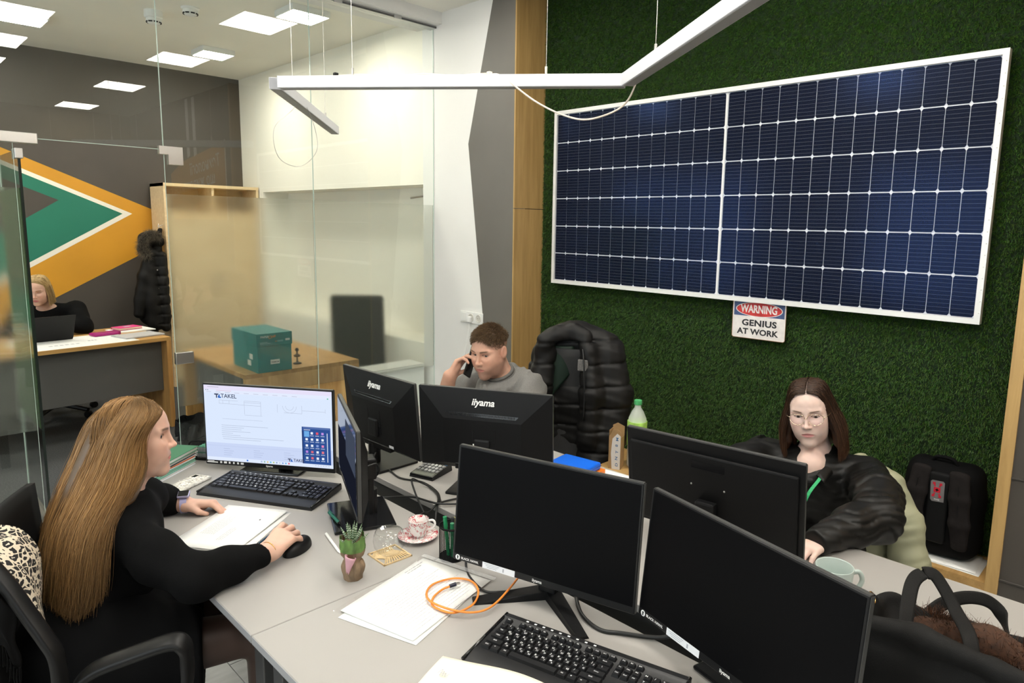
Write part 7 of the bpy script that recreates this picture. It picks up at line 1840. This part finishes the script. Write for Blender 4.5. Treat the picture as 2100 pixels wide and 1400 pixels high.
for a, c_ in ((1, 1), (1, -1), (-1, 1), (-1, -1)):
    y0_, z0_ = .003 + a * .008, .318 + c_ * .015; y1_, z1_ = .003 + a * .015, .318 + c_ * .030
    m.prism([(y0_ - a * .002, z0_), (y0_ + a * .003, z0_), (y1_ + a * .002, z1_), (y1_ - a * .006, z1_)], -.105, -.104, 'x')
    m.prism([(y1_ + a * .003, z1_ + c_ * .003), (y1_ + a * .003, z1_ - c_ * .009), (y1_ - a * .009, z1_ + c_ * .002)], -.1052, -.104, 'x')
m.build('emblem_mark', rp, em)
m = MB(); m.box((-.1054, .003, .318), (.0006, .013, .004)); m.box((-.1054, .003, .318), (.0006, .004, .013)); m.build('emblem_cross', black_mt, em)
text('SWISS', .008, print_m, em, (-.1048, .001, .275), FACE_NX)
q = MB(); q.M = Matrix.Translation((-.124, .105, .105)) @ Matrix.Rotation(R(14), 4, 'X'); q.rbox((0, 0, 0), (.002, .07, .020), .0006, 1); lb = q.build('strap_label', gp, bp)
text('WENGER', .012, black_mt, lb, (-.1254, .105, .105), (R(90), R(-14), R(-90)), bold=.01)
q = MB(); q.ball((-.03, .165, .27), .004, 8); q.build('zip_pull', rp, bp)
# black tote bag on the desk, lower right
tb = thing('tote_bag', 'black fabric tote bag with brown fur inside, at the lower right', 'bag', (1.45, .215, DZ)); ITB = Matrix.Translation((-1.45, -.215, -DZ))
bagm = mat('black_quilted_fabric', (.008, .0077, .0073), .75, spec=.2, noise=(10, .2), bump=(500, .3))
S = Solid(); S.box((1.445, .20, .845), (.115, .235, .095), .05, .03); S.chain([(1.355, .41, .93), (1.345, .30, .955), (1.345, .18, .95), (1.37, .02, .935)], [.016, .018, .018, .016], .02); S.chain([(1.44, .415, .945), (1.50, .355, .925), (1.54, .28, .895), (1.575, .18, .880), (1.56, .02, .885)], [.014] * 5, .02)
S.box((1.445, .20, .955), (.082, .205, .075), .04, .02, 's'); S.warp(wobble(26, .006)); S.warp(wobble(55, .003, 1)); S.cut((0, 0, DZ + .001), (0, 0, -1), .004)
att(S.build('bag_body', bagm, None, .0075), tb, ITB)
fur_c = (.045, .018, .008)
S = Solid(); S.chain([(1.50, .33, .885), (1.52, .22, .895), (1.50, .08, .885)], [.028, .032, .028], .03); S.chain([(1.42, .30, .87), (1.42, .15, .87)], [.04, .04], .03)
att(S.build('fur_lining', mat('brown_fur', fur_c, .9, noise=(120, .5)), None, .008), tb, ITB)
n = 1500; u_ = rng.uniform(0, 1, n); th = rng.uniform(0, PI, n); c_ = np.array([1.52, .33, .89]) + np.array([[-.01, -.26, -.004]]) * u_[:, None]; d_ = np.stack([np.cos(th), rng.normal(0, .5, n), np.sin(th)], 1); d_ /= np.linalg.norm(d_, axis=1)[:, None]
rt = c_ + d_ * .026; P = np.stack([rt, rt + d_ * .012 + rng.normal(0, .003, (n, 3)), rt + d_ * .020 + rng.normal(0, .006, (n, 3))], 1)
att(strands('fur', P, .0007, hair_m, None, hair_cols(n, (.03, .012, .006), (.12, .05, .022), .3, None, 3)), tb, ITB)
HA = [(1.365, .338, .905), (1.39, .338, .940), (1.423, .345, .966), (1.471, .352, .991), (1.501, .345, 1.002), (1.518, .327, 1.002), (1.514, .306, .983), (1.49, .274, .953), (1.42, .235, .945), (1.365, .215, .90)]
HB = [(1.53, .355, .86), (1.535, .338, .893), (1.578, .319, .914), (1.628, .29, .922), (1.66, .257, .918), (1.672, .232, .90), (1.65, .212, .878), (1.60, .196, .862), (1.565, .19, .84)]
for h in (HA, HB): m = MB(); m.M = ITB; band(m, h, .028, .005, (.5, .3, 1) if h is HB else (.75, -.55, .15)).build('handle', bagm, tb, True)
m = MB(); m.M = ITB @ Matrix.Translation((1.425, .412, .952)) @ Matrix.Rotation(R(60), 4, 'X'); m.tube([(.011 * math.cos(a), .011 * math.sin(a), 0) for a in [2 * PI * q / 20 for q in range(20)]], .0022, 6, closed=True); m.build('ring', mat('gold_chain', (.80, .50, .18), .25, metal=1.), tb, True)
m = MB(); m.M = ITB; m.box((1.327, .12, .80), (.001, .05, .035)); m.build('white_tag', stick_m, tb)
# fur-trimmed coat hanging on the cabinet side in the far room
ct = tag(link('winter_coat', None, None, (2.21, 7.42, 1.60)), 'dark padded coat with a fur-trimmed hood hanging on the cabinet side', 'coat'); IC = Matrix.Translation((-2.21, -7.42, -1.60))
S = Solid()
S.chain([(2.215, 7.43, 1.60), (2.19, 7.43, 1.48), (2.15, 7.43, 1.30), (2.10, 7.43, 1.0), (2.09, 7.43, .74)], [.02, .04, .075, .105, .105], .06)
S.chain([(2.10, 7.38, 1.36), (2.035, 7.37, 1.15), (1.985, 7.37, .92), (1.965, 7.37, .78)], [.055, .060, .052, .045], .025)
S.chain([(2.19, 7.36, 1.34), (2.19, 7.34, 1.1), (2.195, 7.34, .74), (2.19, 7.34, .62)], [.045, .050, .048, .04], .02); S.chain([(2.09, 7.36, 1.2), (2.09, 7.35, .9), (2.10, 7.36, .66)], [.06, .07, .07], .02)
S.chain([(2.16, 7.40, 1.50), (2.07, 7.40, 1.50), (2.04, 7.40, 1.40)], [.05, .06, .05], .04)
S.cut((2.2435, 0, 0), (1, 0, 0), .003)
def cq(p): zz = p[:, 2]; e = np.abs(((zz / .095) % 1) - .5) * .095; return .010 * np.exp(-((.0475 - e) / .008) ** 2) * (p[:, 0] > 2.11)
S.warp(cq); S.warp(wobble(35, .004)); att(S.build('coat_shell', mat('black_coat_fabric', (.005, .0045, .004), .6, spec=.25), None, .010), ct, IC)
n = 3800; s_ = rng.uniform(0, 1, n); path = np.array(bez([(2.17, 7.36, 1.53), (2.09, 7.34, 1.545), (2.03, 7.34, 1.48), (2.02, 7.34, 1.40), (2.06, 7.33, 1.34)], 8)); i_ = (s_ * (len(path) - 1)).astype(int)
d_ = rng.normal(0, 1, (n, 3)); d_[:, 1] -= .5; d_ /= np.linalg.norm(d_, axis=1)[:, None]; rt = path[i_] + d_ * .022; P = np.stack([rt, rt + d_ * .022, rt + d_ * .040 + rng.normal(0, .008, (n, 3)) - np.array((0, 0, .008))], 1)
att(strands('fur_trim', P, .0012, hair_m, None, hair_cols(n, (.022, .018, .014), (.21, .175, .13), .4, None, 3)), ct, IC)
S = Solid(); S.chain([tuple(p) for p in path[::4]], [.03] * len(path[::4]), .02); att(S.build('fur_base', mat('dark_fur_base', (.022, .019, .016), .9), None, .010), ct, IC)
m = MB(); m.M = IC
for z in (1.20, 1.02): m.ball((2.135, 7.315, z), .007, 8)
m.build('snap_button', steel, ct)
hk = thing('coat_hook', 'small steel coat hook on the pale cabinet side', 'hook', (2.2449, 7.43, 1.62))
MB().tube(bez([(0, 0, .02), (-.03, 0, .01), (-.045, 0, -.005), (-.04, 0, .03)], 5), .004, 8).build('hook_wire', steel, hk, True)
# chair of the blonde woman
c5 = tag(link('office_chair', None, None, (0, 0, 0)), 'black chair under the blonde woman in the glazed room', 'chair')
S = Solid(); S.box((1.17, 6.92, .42), (.23, .23, .035), .03, .02); S.build('seat', black_mt, c5, .015)
o = MB().grid(lambda u, v: (.97 + u * .42, 7.12 - .03 * math.sin(PI * u), .48 + v * .40), 8, 8).build('backrest', black_mt, c5, True); solidify(o, .02)
band(MB(), [(1.18, 7.13, .56), (1.18, 7.10, .41), (1.17, 6.96, .385)], .07, .02, (1, 0, 0)).build('back_support', frame_b, c5, True); star_base(c5, 1.17, 6.92)
